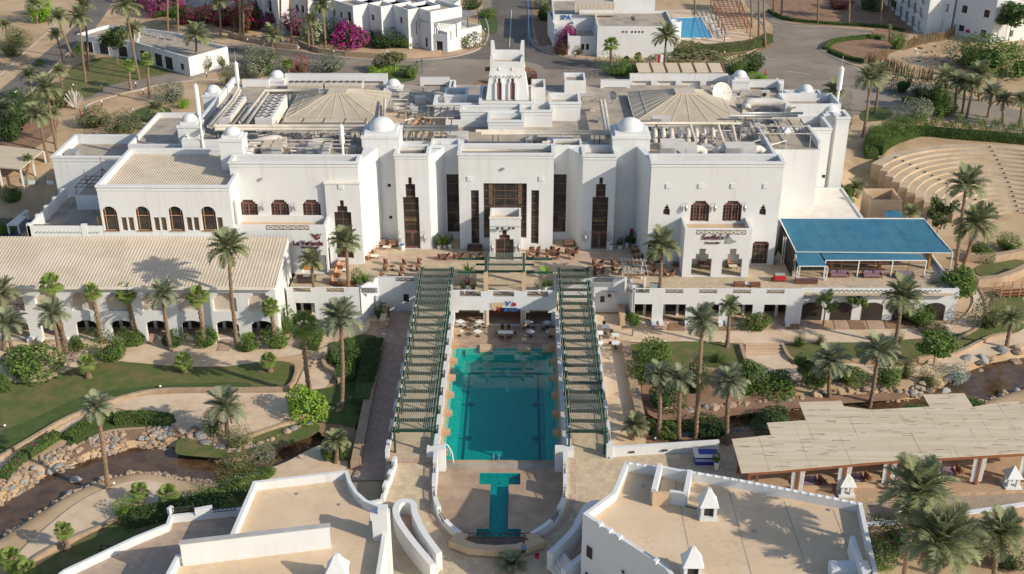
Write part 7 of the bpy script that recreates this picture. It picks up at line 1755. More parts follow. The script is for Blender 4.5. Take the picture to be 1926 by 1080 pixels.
PALMS = [
 (430,470,447,655,48,'date','tall date palm casting its shadow on the corrugated veranda roof',N_),
 (585,493,602,604,28,'date','date palm with slightly bent trunk left of the restaurant doorway',N_),
 (650,456,654,595,36,'date','tall date palm in front of the stepped window bay on the terrace',N_),
 (640,600,642,775,48,'blue','grey green date palm rising beside the dark hedge left of the pool',N_),
 (572,612,585,745,30,'fan','shaggy trunked fan palm by the garden steps',N_),
 (95,535,124,665,24,'fan','bright fan palm at the left veranda arches, taller of the two there',N_), (98,592,115,690,36,'blue','grey green date palm in front of the left veranda arches',N_),
 (174,550,192,645,19,'fan','fan palm third from the left along the veranda front',N_), (238,552,258,640,22,'fan','fan palm fourth from the left along the veranda front',N_), (306,556,322,660,34,'blue','feathery palm in the middle of the veranda front',N_), (372,558,383,650,22,'fan','fan palm just left of the tallest veranda palm',N_), (508,578,516,648,19,'fan','fan palm at the right end of the veranda front',N_),
 (2,552,8,660,36,'date','date palm cut by the left edge beside the veranda',N_), (12,612,30,690,42,'blue','low grey green date palm at the left edge of the lawn',N_),
 (183,768,203,920,36,'blue','young date palm with long slim trunk beside the rocky stream',N_), (424,768,428,826,46,'blue','bushy young date palm on the stone plaza of the left garden',N_), (632,832,632,872,30,'date','short palm between stream and brick path',N_),
 (262,925,262,947,20,'fan','small fan palm on the lower left path, left of a pair',N_), (316,930,318,955,21,'fan','small fan palm on the lower left path, right of a pair',N_), (120,998,128,1036,19,'fan','lone small fan palm by the lowest stone path',N_), (20,1052,22,1080,26,'fan','fan palm at the lower left corner of the picture',N_), (48,1075,50,1095,22,'fan','cut off fan palm at the bottom left edge',N_),
 (345,680,348,700,20,'fan','clumped grey green fan palm on the left lawn'), (163,683,167,712,19,'fan','round headed grey fan palm on the left lawn'), (505,678,508,700,18,'fan','small clumped fan palm beside the lawn steps'),
 (1245,464,1238,600,40,'date','date palm standing before the slatted box on the right terrace',N_), (1321,606,1308,825,42,'blue','tall leaning date palm in the right garden',N_), (1372,578,1367,655,25,'date','slender palm in front of the lower loggia on the right',N_),
 (1239,706,1237,828,32,'blue','grey green palm nearest the right brick path',N_), (1280,716,1277,832,34,'blue','second grey green palm beside the right stream',N_), (1372,722,1368,835,40,'blue','grey green palm left of the reed cabana',N_),
 (1697,560,1683,652,46,'date','broad date palm in front of the loggia right end',N_), (1563,682,1560,757,42,'blue','blue green palm above the round hedges',N_), (1652,662,1634,772,42,'blue','blue green palm with brown trunk behind the cabana',N_),
 (1817,350,1797,512,44,'date','tall date palm beside the amphitheatre, slimmer of two',N_), (1836,424,1808,512,50,'date','broad crowned date palm beside the blue canopy',N_), (1195,802,1190,828,30,'date','young palm at the lower end of the right brick path',N_), (1902,602,1892,655,26,'date','shaggy small palm at the right edge by the ponds',N_),
 (1727,928,1690,1178,78,'date','largest palm crown in the lower right foreground',N_), (1768,1022,1744,1238,84,'date','big palm crown cut by the bottom edge at right',N_), (1882,1008,1866,1110,58,'date','dense palm at the lower right corner',N_), (962,1066,958,1105,36,'blue','palm crown at the bottom centre beside the fountain',N_),
 # upper left
 (149,34,161,154,28,'date','tall palm on the upper left lawn, nearest the trunkless shrub',N_), (158,12,166,134,24,'date','tall palm behind the lawn palms near the villa'), (236,12,262,150,34,'date','tallest leaning palm in front of the villa',N_), (250,58,258,140,26,'date','palm half hidden behind the leaning villa palm'), (110,34,138,108,26,'date','palm by the upper left road bend'), (105,66,120,119,18,'date','small palm at the edge of the upper left lawn'), (369,68,370,132,31,'date','full crowned palm at the right corner of the villa',N_), (277,112,282,191,15,'fan','stout fan palm by the drive loop, taller one'), (243,124,247,170,14,'fan','stout fan palm by the drive loop, shorter one'),
 (112,135,118,168,20,'date','low palm at the left end of the upper lawn'), (55,143,62,192,24,'date','palm beside the upper left road verge'), (88,168,108,290,33,'date','tall palm on the bare slope above the carport',N_), (72,218,90,304,30,'date','shorter palm on the bare slope above the carport',N_), (292,205,298,234,23,'date','low palm on the small round lawn of the drive'), (10,48,14,80,17,'date','palm at the extreme upper left by the road'), (66,8,70,45,20,'date','palm crown at the top left beside the sandy verge'), (6,205,14,262,24,'date','dark palm at the left edge above the carport'), (52,300,50,330,14,'date','tiny palm beside the left carport'),
 (315,-22,317,88,26,'date','slim tall trunked palm before the magenta hedge, first from left',), (333,-28,336,94,26,'date','slim tall trunked palm before the magenta hedge, second from left'), (411,2,415,70,26,'date','palm in front of the annex left end'), (447,-30,452,76,26,'date','palm trunk crossing the crimson bougainvillea'), (455,-40,457,66,24,'date','palm trunk just right of the crimson bougainvillea'), (527,-25,529,84,26,'date','palm trunk crossing the purple bougainvillea'), (578,-30,582,95,24,'date','palm trunk in front of the bright annex wall'), (545,-35,548,80,24,'date','palm trunk before the white lit annex wall'),
 (606,10,613,92,29,'date','full palm crown in front of the annex windows',N_), (584,40,590,95,19,'date','short palm beside the white flowering hedge'), (512,68,516,106,25,'date','short roadside palm below the bougainvillea',N_),
 (542,120,543,140,12,'fan','little fan palm behind the rear left wall'), (100,215,104,270,20,'date','thin palm leaning beside the white fan plant'),
 # upper right
 (1149,84,1148,131,17,'fan','fan palm in front of the spa building wall'), (1253,70,1253,137,31,'date','full date palm at the spa building corner',N_), (1200,106,1200,118,9,'fan','tiny fan palm at the foot of the spa wall, right one'), (1178,113,1178,122,9,'fan','tiny fan palm at the foot of the spa wall, left one'),
 (1306,-40,1307,28,26,'date','palm trunk at the left edge of the small blue pool'), (1412,-45,1414,52,24,'date','left palm trunk of the cluster by the timber pergola'), (1426,-45,1427,70,24,'date','middle palm trunk of the cluster by the timber pergola'), (1437,-45,1440,90,24,'date','right palm trunk of the cluster by the timber pergola'), (1453,-45,1455,26,22,'date','palm trunk behind the cluster by the timber pergola'),
 (1470,-40,1469,34,24,'date','palm trunk at the left end of the roadside bed'), (1540,-42,1538,45,24,'date','second palm trunk of the roadside bed'), (1600,-42,1596,47,24,'date','third palm trunk of the roadside bed'), (1664,-42,1656,52,24,'date','fourth palm trunk of the roadside bed'), (1680,-42,1673,43,24,'date','fifth palm trunk of the roadside bed'),
 (1636,150,1622,259,33,'date','leaning palm on the small drive lawn, left of two',N_), (1655,138,1646,213,28,'date','palm on the small drive lawn, right of two'), (1568,172,1568,196,28,'date','low palm behind the far right block'),
 (1778,148,1778,187,30,'date','first palm of the row behind the theatre'), (1799,155,1795,213,26,'date','second palm of the row behind the theatre'), (1815,164,1810,213,28,'date','third palm of the row behind the theatre'), (1833,160,1818,222,26,'date','fourth palm of the row behind the theatre'), (1866,178,1858,221,30,'blue','fifth palm of the row behind the theatre'), (1888,190,1886,232,24,'date','sixth palm of the row behind the theatre'), (1922,188,1917,240,24,'date','last palm of the row behind the theatre at right'), (1842,140,1842,190,30,'date','dark palm behind the theatre row'),
 (1611,354,1612,372,24,'date','low palm tuft below the theatre side wall'), (1713,402,1714,416,22,'date','low palm tuft at the edge of the blue canopy'), (1674,50,1673,78,5,'fan','bare topped palm stump in the roadside hedge'),
]
for q in PALMS: palm(*q[:7], near=(len(q) > 7), shag=.16 if q[5] == 'fan' else .06)
# ---- leafy plants
def leaf_blob(mb, c, r, n, rnd, ls, flat=.0, shell=.55, lob=5):
 lobes = [(Vector((rnd.gauss(0,1), rnd.gauss(0,1), rnd.gauss(.25,.8))).normalized(), rnd.uniform(.18, .34)) for _ in range(lob)]
 for _ in range(n):
  d = Vector((rnd.gauss(0,1), rnd.gauss(0,1), rnd.gauss(0,1))).normalized(); k = shell + (1-shell) * rnd.random() ** .45
  bump = .70 + sum(w * max(0, d.dot(l) - .4) * 1.9 for l, w in lobes)
  p = Vector((d.x * r[0], d.y * r[1], d.z * r[2])) * k * bump + Vector(c)
  if p.z < .02 and flat: continue
  nn = (d * .7 + Vector((rnd.gauss(0,.5), rnd.gauss(0,.5), rnd.gauss(.35,.5)))).normalized()
  a = nn.orthogonal().normalized(); b = nn.cross(a); q = rnd.uniform(0, 6.28); a, b = a*math.cos(q)+b*math.sin(q), b*math.cos(q)-a*math.sin(q)
  s = ls * rnd.uniform(.6, 1.3); mb.poly([p - a*s, p - b*s*.6, p + a*s, p + b*s*.6])
def bush_mesh(kind, v, m, m2=None, frac=0):
 key = (kind, v, m.name, m2.name if m2 else '')
 if key in MESH: return MESH[key]
 rnd = random.Random(v*17 + len(kind)); mb = MB()
 if kind == 'bush': leaf_blob(mb, (0,0,.9), (1,1,.95), 1700, rnd, .10, 1, .5, 11);
 elif kind == 'fine': leaf_blob(mb, (0,0,.85), (1,1,.95), 2200, rnd, .07, 1, .4, 13)
 elif kind == 'spiky':
  for i in range(240):
   a = rnd.uniform(0, 6.28); e = R(rnd.uniform(8, 88)); d = Vector((math.cos(a)*math.cos(e), math.sin(a)*math.cos(e), math.sin(e))); l = rnd.uniform(.8, 1.15); s = Vector((-math.sin(a), math.cos(a), 0)) * .035
   o = Vector((rnd.uniform(-.2,.2), rnd.uniform(-.2,.2), 0)); mb.poly([o - s, o + s, o + d*l*Vector((1,1,1.5)).length/1.6])
 elif kind == 'tree':
  for i in range(9):
   a = i*2.4; rr = .58 * math.sqrt((i+.3)/9); leaf_blob(mb, (rr*math.cos(a), rr*math.sin(a), rnd.uniform(-.3,.45)), (.5,.5,.42), 300, rnd, .075, 0, .3, 3)
 elif kind == 'open':
  for i in range(12):
   a = i*2.4; rr = .75 * math.sqrt((i+.3)/12); leaf_blob(mb, (rr*math.cos(a), rr*math.sin(a), rnd.uniform(-.35,.5)), (.34,.34,.28), 110, rnd, .07, 0, .2, 2)
 n0 = len(mb.f)
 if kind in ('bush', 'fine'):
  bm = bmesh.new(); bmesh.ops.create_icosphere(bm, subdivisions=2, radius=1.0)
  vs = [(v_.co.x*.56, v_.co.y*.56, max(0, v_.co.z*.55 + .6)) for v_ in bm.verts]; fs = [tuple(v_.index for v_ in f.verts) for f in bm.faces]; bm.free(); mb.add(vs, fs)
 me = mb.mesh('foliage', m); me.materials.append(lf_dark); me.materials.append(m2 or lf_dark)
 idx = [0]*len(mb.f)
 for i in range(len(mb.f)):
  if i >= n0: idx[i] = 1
  elif m2 and rnd.random() < frac: idx[i] = 2
 me.polygons.foreach_set('material_index', idx); MESH[key] = me; return me
def limbs(h, w, rnd, m=None):
 mb = MB(); mb.tube([(0,0,-.1),(rnd.uniform(-.1,.1),0,h*.5),(0,rnd.uniform(-.1,.1),h)], .13, 6, .09)
 for i in range(5): a = i*1.26+rnd.random(); mb.tube([(0,0,h*.85),(w*.25*math.cos(a),w*.25*math.sin(a),h+w*.22),(w*.5*math.cos(a),w*.5*math.sin(a),h+w*.45)], .06, 5, .025)
 return mb
def shrub(px, py, w, h, m, lab, kind='bush', m2=None, frac=0, cat='shrub', grp=None, z=None):
 b = T(px, py) if z is None else G(px, py, z); s = pxm(b); W_ = w / s; H_ = max(.5, h / s / .9)
 b = b + Vector((0, W_*.35, 0))
 if kind in ('tree', 'open'):
  t = thing('leafy_tree', lab, 'tree', b, grp); ch = H_*.66; th = H_ - ch*.62
  link('trunk', limbs(th*.8, W_, rv).mesh('trunk', barkm), t, loc=(0,0,0)); link('crown', bush_mesh(kind, rv.randrange(3), m, m2, frac), t, loc=(0,0,th), rz=rv.uniform(0,6.28), scale=(W_*.52, W_*.52, ch*.62)); return t
 t = thing('shrub', lab, cat, b, grp)
 link('foliage', bush_mesh(kind, rv.randrange(3), m, m2, frac), t, loc=(0,0,-.05), rz=rv.uniform(0,6.28), scale=(W_*.46*rv.uniform(.9,1.12), W_*.46*rv.uniform(.8,1.08), H_*.50))
 st = MB()
 for i in range(4): a = i*1.6; st.tube([(0,0,-.1),(W_*.2*math.cos(a),W_*.2*math.sin(a),H_*.6)], .05, 5, .02)
 link('stems', st.mesh('stems', barkm), t, loc=(0,0,0)); return t
SHRUBS = [
 (570,790,64,55,lf_lime,'bright lime green round bush on the left stone plaza'), (45,722,88,62,lf_mid,'large round green bush at the left of the lawn'), (3,740,26,40,lf_mid,'green bush cut by the left edge beside the lawn'),
 (205,688,62,52,lf_mid,'loose green bush in front of the left veranda arches','fine'), (250,655,46,25,lf_mid,'clipped green mound below the third veranda palm'), (320,655,44,24,lf_dark,'low dark clipped shrub below the feathery veranda palm'), (390,658,46,28,lf_mid,'low green shrub bed below the veranda, middle'), (400,642,20,18,lf_lime,'small yellow green bush at a veranda plinth, left one'), (468,645,22,18,lf_lime,'small yellow green bush at a veranda plinth, right one'), (142,660,28,26,lf_mid,'green bush beside the second veranda arch'), (520,660,48,30,lf_mid,'green mound at the right end of the veranda'), (540,630,24,45,lf_mid,'tall narrow hedge bush at the veranda corner'), (465,665,40,20,lf_mid,'low green bed shrub beside the last veranda palms'),
 (625,690,36,34,lf_mid,'rounded hedge bush beside the garden steps'), (660,690,34,30,lf_dark,'dark hedge bush behind the tall garden palm'), (715,605,32,24,lf_dark,'small dark bush by the wall of the brick path'),
 (232,978,32,30,lf_lime,'bright green bush by the lower left path'), (252,990,50,30,lf_dark,'dark bush in the shade of the lower left building','fine'), (400,975,90,36,lf_mid,'broad mixed hedge behind the lower left building','fine',lf_white,.04), (448,935,60,40,lf_mid,'flowering green hedge beside the roof terrace','fine',lf_white,.05), (440,893,46,26,lf_olive,'grey green bush overhanging the stream','fine'), (492,878,46,28,lf_grey,'second grey green bush overhanging the stream','fine'), (500,905,40,20,lf_mid,'low green bush on the stream path'), (360,985,70,30,lf_dark,'dark shrub mass in shadow by the roof terrace'),
 (445,850,46,34,lf_olive,'olive bush at the foot of the young plaza palm','fine'), (400,820,40,40,lf_olive,'olive grey bush left of the young plaza palm','fine'), (640,870,40,40,lf_dark,'dark round bush below the short stream palm'), (615,870,30,24,lf_mid,'clipped green bush left of the short stream palm'), (672,800,22,20,lf_dark,'dark clipped bush beside the brick path wall'),
 (1297,590,46,46,lf_mid,'round topped green tree before the right terrace wall','tree'), (1190,640,34,58,lf_mid,'small green tree at the corner of the right brick path','tree'), (1238,690,50,46,lf_mid,'broad dark green bush on the edge of the right lawn'), (1232,726,66,56,lf_mid,'large green bush behind the two grey palms'), (1250,780,60,50,lf_dark,'dark bush at the bank of the right stream'), (1306,745,46,54,lf_dark,'dark tree behind the tall leaning palm'), (1350,690,46,40,lf_mid,'feathery low bush on the right lawn','spiky'),
 (1428,627,46,32,lf_mid,'clipped box hedge with red tint in the right garden','bush',lf_red,.10), (1412,740,52,58,lf_mid,'large round green bush above the right stream'), (1470,745,70,32,lf_mid,'low rounded hedge above the right stream, left one'), (1548,730,58,30,lf_mid,'low rounded hedge above the right stream, middle one'), (1600,728,48,34,lf_mid,'low rounded hedge above the right stream, right one'), (1512,735,50,62,lf_mid,'small green tree with pale stem above the stream','tree'), (1672,730,48,40,lf_mid,'round clipped bush with reddish tips'), (1706,715,24,34,lf_olive,'slim yellow green bush beside the round clipped bush'), (1765,705,88,72,lf_mid,'large spreading tree in the right garden','tree'), (1750,735,44,32,lf_olive,'olive shrub under the spreading tree','fine'), (1800,728,44,36,lf_silver,'silvery blue shrub beside the pond','fine'),
 (1552,620,46,72,lf_mid,'thin leafed young tree before the loggia, left one','open'), (1612,610,54,74,lf_mid,'thin leafed young tree before the loggia, right one','open'), (1582,598,40,46,lf_mid,'small tree against the right loggia wall','tree'), (1645,592,44,50,lf_mid,'dark leafed small tree against the arches','tree'), (1752,595,52,58,lf_mid,'dense green bush at the right end of the loggia'), (1738,618,60,34,lf_mid,'clipped green hedge block at the right end of the loggia'), (1805,600,80,88,lf_mid,'large bright tree at the corner of the blue canopy','tree'), (1765,640,44,24,lf_olive,'low bush beside the curved path'), (1870,625,60,50,lf_olive,'loose olive shrub on the curved lawn','fine'), (1765,475,60,105,lf_dark,'tall dark leafed tree right of the blue canopy','open'), (1850,490,40,26,lf_mid,'green bush on the rubble wall by the theatre'), (1900,478,50,24,lf_mid,'second green bush on the rubble wall at right'),
 (1505,660,44,44,lf_mid,'spiky clump at the garden steps','spiky'), (1545,655,34,34,lf_olive,'yellowish yucca clump beside the garden steps','spiky'), (1690,648,26,20,lf_olive,'small shrub at the bend of the right path','fine'), (1840,780,40,24,lf_mid,'green bush with pink tips behind the cabana','bush',lf_red,.1), (1420,800,60,34,lf_mid,'spiky low bush left of the reed cabana','spiky'), (1460,810,70,26,lf_dark,'dark hedge behind the reed cabana'), (1340,830,70,30,lf_dark,'dark hedge behind the long white wall'), (1260,832,46,24,lf_mid,'green hedge between the grey palms'), (1225,822,26,24,lf_mid,'small green bush at the wall end'), (1660,795,44,24,lf_mid,'spiky green clump by the stream behind the cabana','spiky'), (1725,790,44,22,lf_mid,'low green bush under the cabana edge'), (1615,770,30,20,lf_mid,'spiky tuft by the stream rocks','spiky'),
 (1700,1050,90,60,lf_dark,'dark flowering undergrowth below the big right palm','fine',lf_pink,.06), (1820,1060,110,50,lf_olive,'dry mixed undergrowth at the bottom right','fine',lf_red,.05), (1650,1075,60,40,lf_mid,'green undergrowth beside the lower right building','fine',lf_white,.04), (1530,930,50,40,lf_olive,'small palm like tuft behind the scalloped parapet','spiky'), (1900,1080,60,40,lf_dark,'dark shrub at the bottom right corner','fine',lf_pink,.05),
 # upper left
 (160,222,0,0,None,None), (80,45,44,40,lf_lime,'yellow green bush at the upper left road'), (30,90,40,34,lf_olive,'olive bush on the upper left verge','fine'), (15,110,44,34,lf_olive,'broad olive bush at the left edge','fine'), (60,30,36,26,lf_grey,'grey bush behind the yellow green one','fine'), (215,128,66,78,lf_dark,'dark green tree on the lawn before the villa','tree'), (150,100,20,18,lf_mid,'small bush at the villa porch'), (320,55,60,36,lf_mid,'green tree mass behind the villa','tree'), (388,135,26,22,lf_olive,'round reddish bush at the villa corner','bush',lf_red,.12), (414,128,22,22,lf_olive,'round olive bush right of the villa'), (322,195,44,38,lf_grey,'pale green round bush on the drive island','fine'), (345,205,20,16,lf_lime,'small lime bush beside the drive island'), (172,245,56,36,lf_olive,'yellow olive bush on the sandy slope, left one','fine'), (225,255,70,30,lf_olive,'yellow olive bush on the sandy slope, right one','fine'), (296,248,36,24,lf_dark,'dark bush at the annex wall'), (30,240,70,60,lf_dark,'dark shrub bank at the left edge','fine'), (15,270,50,50,lf_dark,'dark green bush mass above the carport'), (110,205,50,40,lf_olive,'loose olive shrub under the slope palms','fine'), (25,185,20,12,lf_mid,'small clipped hedge by the road'), (75,125,14,12,lf_mid,'tiny bush on the road verge'), (430,165,30,30,lf_olive,'olive bush behind the rear antenna','fine'), (470,150,60,40,lf_grey,'grey green shrub behind the left rear wall','fine'), (500,145,50,44,lf_dark,'dark shrub behind the left rear turret','fine'), (470,122,36,26,lf_olive,'olive shrub beside the road','fine'), (564,140,40,28,lf_olive,'crimson tipped bush behind the rear wall','fine',lf_red,.5), (620,140,66,30,lf_grey,'wide grey green bush behind the rear wall','fine'), (20,385,40,30,lf_mid,'green bush at the far left yard'), (8,445,30,24,lf_mid,'green shrub at the left edge by the blue shed'),
 (255,12,44,30,lf_dark,'magenta bougainvillea left of the tall leaning palm','bush',lf_pink,.6), (325,28,50,32,lf_dark,'magenta bougainvillea behind the slim trunks','bush',lf_pink,.55), (385,46,46,30,lf_dark,'crimson bougainvillea left of the annex hedge','bush',lf_red,.45), (418,52,46,36,lf_dark,'deep red bougainvillea before the annex left end','bush',lf_red,.45), (300,36,50,38,lf_dark,'purple bougainvillea at the villa road','bush',lf_pink,.55), (280,22,46,34,lf_dark,'purple bougainvillea behind the tall leaning palm','bush',lf_pink,.5), (345,48,40,26,lf_dark,'dull purple bougainvillea beside the villa roof','bush',lf_red,.35),
 (475,58,66,52,lf_dark,'crimson bougainvillea mound before the annex','bush',lf_red,.5), (515,62,66,46,lf_dark,'magenta bougainvillea mound before the annex','bush',lf_pink,.55), (552,70,60,34,lf_dark,'purple bougainvillea mound beside the bright wall','bush',lf_pink,.6), (455,62,40,40,lf_dark,'dark red bougainvillea at the left end of the hedge','bush',lf_red,.4), (655,90,60,44,lf_dark,'vivid magenta bougainvillea by the road','bush',lf_pink,.75), (680,92,40,26,lf_dark,'pink and green hedge right of the vivid bougainvillea','bush',lf_pink,.35), (588,84,48,36,lf_mid,'white flowering hedge by the road','bush',lf_white,.45), (625,78,46,28,lf_mid,'white flowering hedge before the annex','bush',lf_white,.5), (720,94,70,26,lf_dark,'dark green hedge above the tan retaining wall'), (760,92,40,20,lf_mid,'green hedge end above the tan retaining wall'),
 (703,72,38,44,lf_mid,'orange tree with yellow fruit, left one','tree',None), (730,72,36,42,lf_mid,'orange tree with yellow fruit, middle one','tree',None), (758,78,46,36,lf_mid,'orange tree with yellow fruit, right one','tree',None),
 (872,92,62,30,lf_olive,'clipped olive green hedge at the corner pavilion'), (742,140,46,44,lf_olive,'multi headed dragon tree like plant behind the rear wall','tree'), (718,138,40,24,lf_dark,'dark hedge left of the many headed tree'), (770,148,30,20,lf_mid,'green bush right of the many headed tree'), (702,140,24,14,lf_lime,'lime green bush by the road junction'), (918,35,30,16,lf_mid,'low green bush at the road corner'), (890,20,30,20,lf_dark,'dark shrub behind the pergola pavilion'), (935,160,20,20,lf_mid,'green bush left of the tower'), (1000,160,22,22,lf_dark,'dark flowering bush right of the tower','bush',lf_red,.15),
 # upper right
 (1070,98,36,46,lf_dark,'pink bougainvillea at the spa building','bush',lf_pink,.7), (1060,104,30,20,lf_dark,'low red bush at the spa building','bush',lf_red,.3), (1088,105,15,14,lf_olive,'small round bush at the spa wall'), (1025,40,36,26,lf_dark,'dark shrub at the spa approach'), (1020,20,30,26,lf_grey,'grey shrub near the top by the spa','fine'), (1040,12,24,24,lf_mid,'green shrub at the very top by the spa road'), (1165,148,66,30,lf_mid,'green shrub mass behind the rear right wall','fine'), (1200,140,60,20,lf_mid,'second green shrub mass behind the rear right wall','fine'), (1300,115,140,14,lf_olive,'long low hedge above the parking shades'), (1385,145,50,34,lf_mid,'green shrub behind the right rear turret','fine'), (1418,140,44,36,lf_dark,'dark shrub behind the right rear turret'), (1430,158,36,16,lf_lime,'bright green low bush by the road bend'),
 (1580,20,40,20,lf_dark,'dark reddish bush at the top right bed','bush',lf_red,.15), (1905,88,70,80,lf_dark,'large dark olive tree before the guest block','tree'), (1640,20,40,26,lf_dark,'dark bush in the shaded bed'), (1690,20,36,30,lf_dark,'dark bush beside the guest block'),
 (1870,140,110,60,lf_mid,'broad green tamarisk above the sandy yard','fine'), (1925,150,60,50,lf_mid,'green tamarisk at the right edge','fine'), (1830,128,60,40,lf_mid,'bright green shrub in the sandy yard','fine'), (1700,178,40,36,lf_dark,'dark green hedge shrub by the drive, left','fine'), (1740,190,60,28,lf_dark,'dark green hedge shrub by the drive, middle','fine'), (1770,195,50,26,lf_mid,'green clipped shrub by the drive, right'), (1730,235,66,40,lf_grey,'grey olive shrub in front of the tall hedge','fine'), (1780,222,50,26,lf_mid,'rounded shrub under the row of palms'), (1690,95,30,26,lf_mid,'green bush beside the reed fence'),
 (1590,260,24,60,lf_grey,'dry grey shrub against the far right block','fine'), (1598,372,30,20,lf_mid,'small bush below the far right block'), (1600,388,20,14,lf_lime,'tiny bush by the yard railing'),
]
for q in SHRUBS:
 if q[4] is None: continue
 shrub(*q)
orangef = mat('orange_fruit', (.55,.33,.03), None, 1, .6)
for px, py in ((703,60),(730,60),(758,66)):
 b = T(px, py); fb_ = MB()
 for i in range(34): c = b + Vector((rv.gauss(0,1.0), rv.gauss(0,1.0)-.6, rv.uniform(1.2,4.2))); fb_.cyl(c.x, c.y, c.z, c.z+.22, .12, n=5)
 stuff(tag(fb_.build('fruit', orangef), 'scattered yellow orange fruit in the crown of an orange tree by the annex', 'fruit', 'fruit of the orange trees'))
# ---- hedges along lines
def hedge(px, w, h, m, lab, z=None, m2=None, frac=0, rag=0):
 P = curve([(T(a, b) if z is None else G(a, b, z)) for a, b in px], 4); mb = MB(); rnd = random.Random(len(SHRUBS) + len(px) + int(px[0][0]))
 base = P[0].copy(); t = thing('hedge', lab, 'hedge', base); L = 0
 h0 = h
 for a, b in zip(P, P[1:]):
  d = b - a; ln = d.length; u = d.normalized(); nn = Vector((-u.y, u.x, 0))
  for _ in range(int(ln * (w + 2*h0) * 55)):
   s = rnd.random() * ln; q_ = a + u*s; h = h0 * (1 + rag * (math.sin(q_.x*1.9)*.5 + math.sin(q_.x*4.3+1)*.35 + rnd.uniform(-.3,.3))); e = rnd.uniform(-1, 1); q = rnd.random(); zz = h * (1 - .12*abs(e)**3) * rnd.uniform(.9, 1.05) if rnd.random() < w/(w+1.6*h) else h*q*.95
   ee = e*w/2 if zz > h*.85 else math.copysign(w/2, e)*rnd.uniform(.82, 1.05)
   p = a - base + u*s + nn*ee + Vector((0, 0, zz)); n_ = Vector((rnd.gauss(0,1), rnd.gauss(0,1), rnd.gauss(.5,1))).normalized(); x = n_.orthogonal().normalized(); y = n_.cross(x); k = rnd.uniform(.07, .15)
   mb.poly([p - x*k, p - y*k*.6, p + x*k, p + y*k*.6])
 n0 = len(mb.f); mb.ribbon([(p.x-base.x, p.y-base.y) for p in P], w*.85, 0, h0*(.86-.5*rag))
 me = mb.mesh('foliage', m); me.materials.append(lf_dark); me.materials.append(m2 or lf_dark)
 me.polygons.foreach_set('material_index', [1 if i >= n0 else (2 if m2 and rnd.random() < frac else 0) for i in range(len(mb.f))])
 link('foliage', me, t, loc=(0,0,0)); st = MB(); st.cyl(0, 0, -.1, .2, .05, n=6); link('stem', st.mesh('stem', barkm), t, loc=(0,0,0))
hedge([(5,905),(40,868),(75,845),(110,822)], 1.4, .9, lf_mid, 'flowering hedge strip along the inner edge of the left stone path', None, lf_pink, .05)
hedge([(130,830),(170,800),(215,790)], 1.6, .8, lf_mid, 'low hedge at the left end of the island bed'); hedge([(218,795),(270,792),(322,800)], 1.9, 1.1, lf_mid, 'clipped flowering hedge along the island bed', None, lf_red, .04)
hedge([(705,650),(698,690),(688,730),(680,780)], 2.3, 1.3, lf_dark, 'long dark hedge beside the brick path wall'); hedge([(655,650),(652,690),(650,720)], 2.2, 1.2, lf_mid, 'short green hedge between lawn and brick path hedge')
hedge([(598,612),(590,640),(582,660)], 2.4, 1.0, lf_mid, 'green hedge panel right of the veranda corner')
hedge([(1272,108),(1310,102),(1360,98),(1420,90),(1445,78)], 2.6, 2.0, lf_olive, 'thick clipped hedge along the spa pool'); hedge([(1446,22),(1480,38),(1560,46),(1660,52),(1700,60)], 1.2, .7, lf_mid, 'low hedge along the upper right road')
hedge([(1553,95),(1570,80),(1640,72),(1660,75)], 1.6, .9, lf_mid, 'curved hedge round the roadside bed'); hedge([(1560,98),(1590,110),(1622,118)], 1.4, .8, lf_dark, 'front part of the hedge round the roadside bed')
hedge([(1645,290),(1660,275),(1690,262),(1730,252),(1800,258),(1860,262),(1930,268)], 3.2, 3.0, lf_mid, 'tall ragged shrub hedge behind the top row of the theatre', rag=.55); hedge([(1640,300),(1636,280),(1650,262),(1700,246)], 2.2, 2.2, lf_mid, 'ragged green hedge at the left shoulder of the theatre', rag=.5)
hedge([(1700,192),(1740,202),(1780,206)], 2.0, 1.2, lf_mid, 'clipped hedge along the right drive'); hedge([(55,188),(75,175),(82,165)], 1.2, .8, lf_mid, 'small hedge at the corner of the upper left lawn')
hedge([(250,985),(330,965),(400,952),(470,925)], 2.4, 1.2, lf_dark, 'shaded hedge behind the left roof terrace', None, lf_white, .03)
hedge([(705,150),(722,140),(745,132)], 1.8, 1.4, lf_lime, 'bright hedge beside the many headed tree'); hedge([(1395,690),(1400,720),(1405,745)], 1.2, .7, lf_mid, 'narrow hedge at the right garden steps')
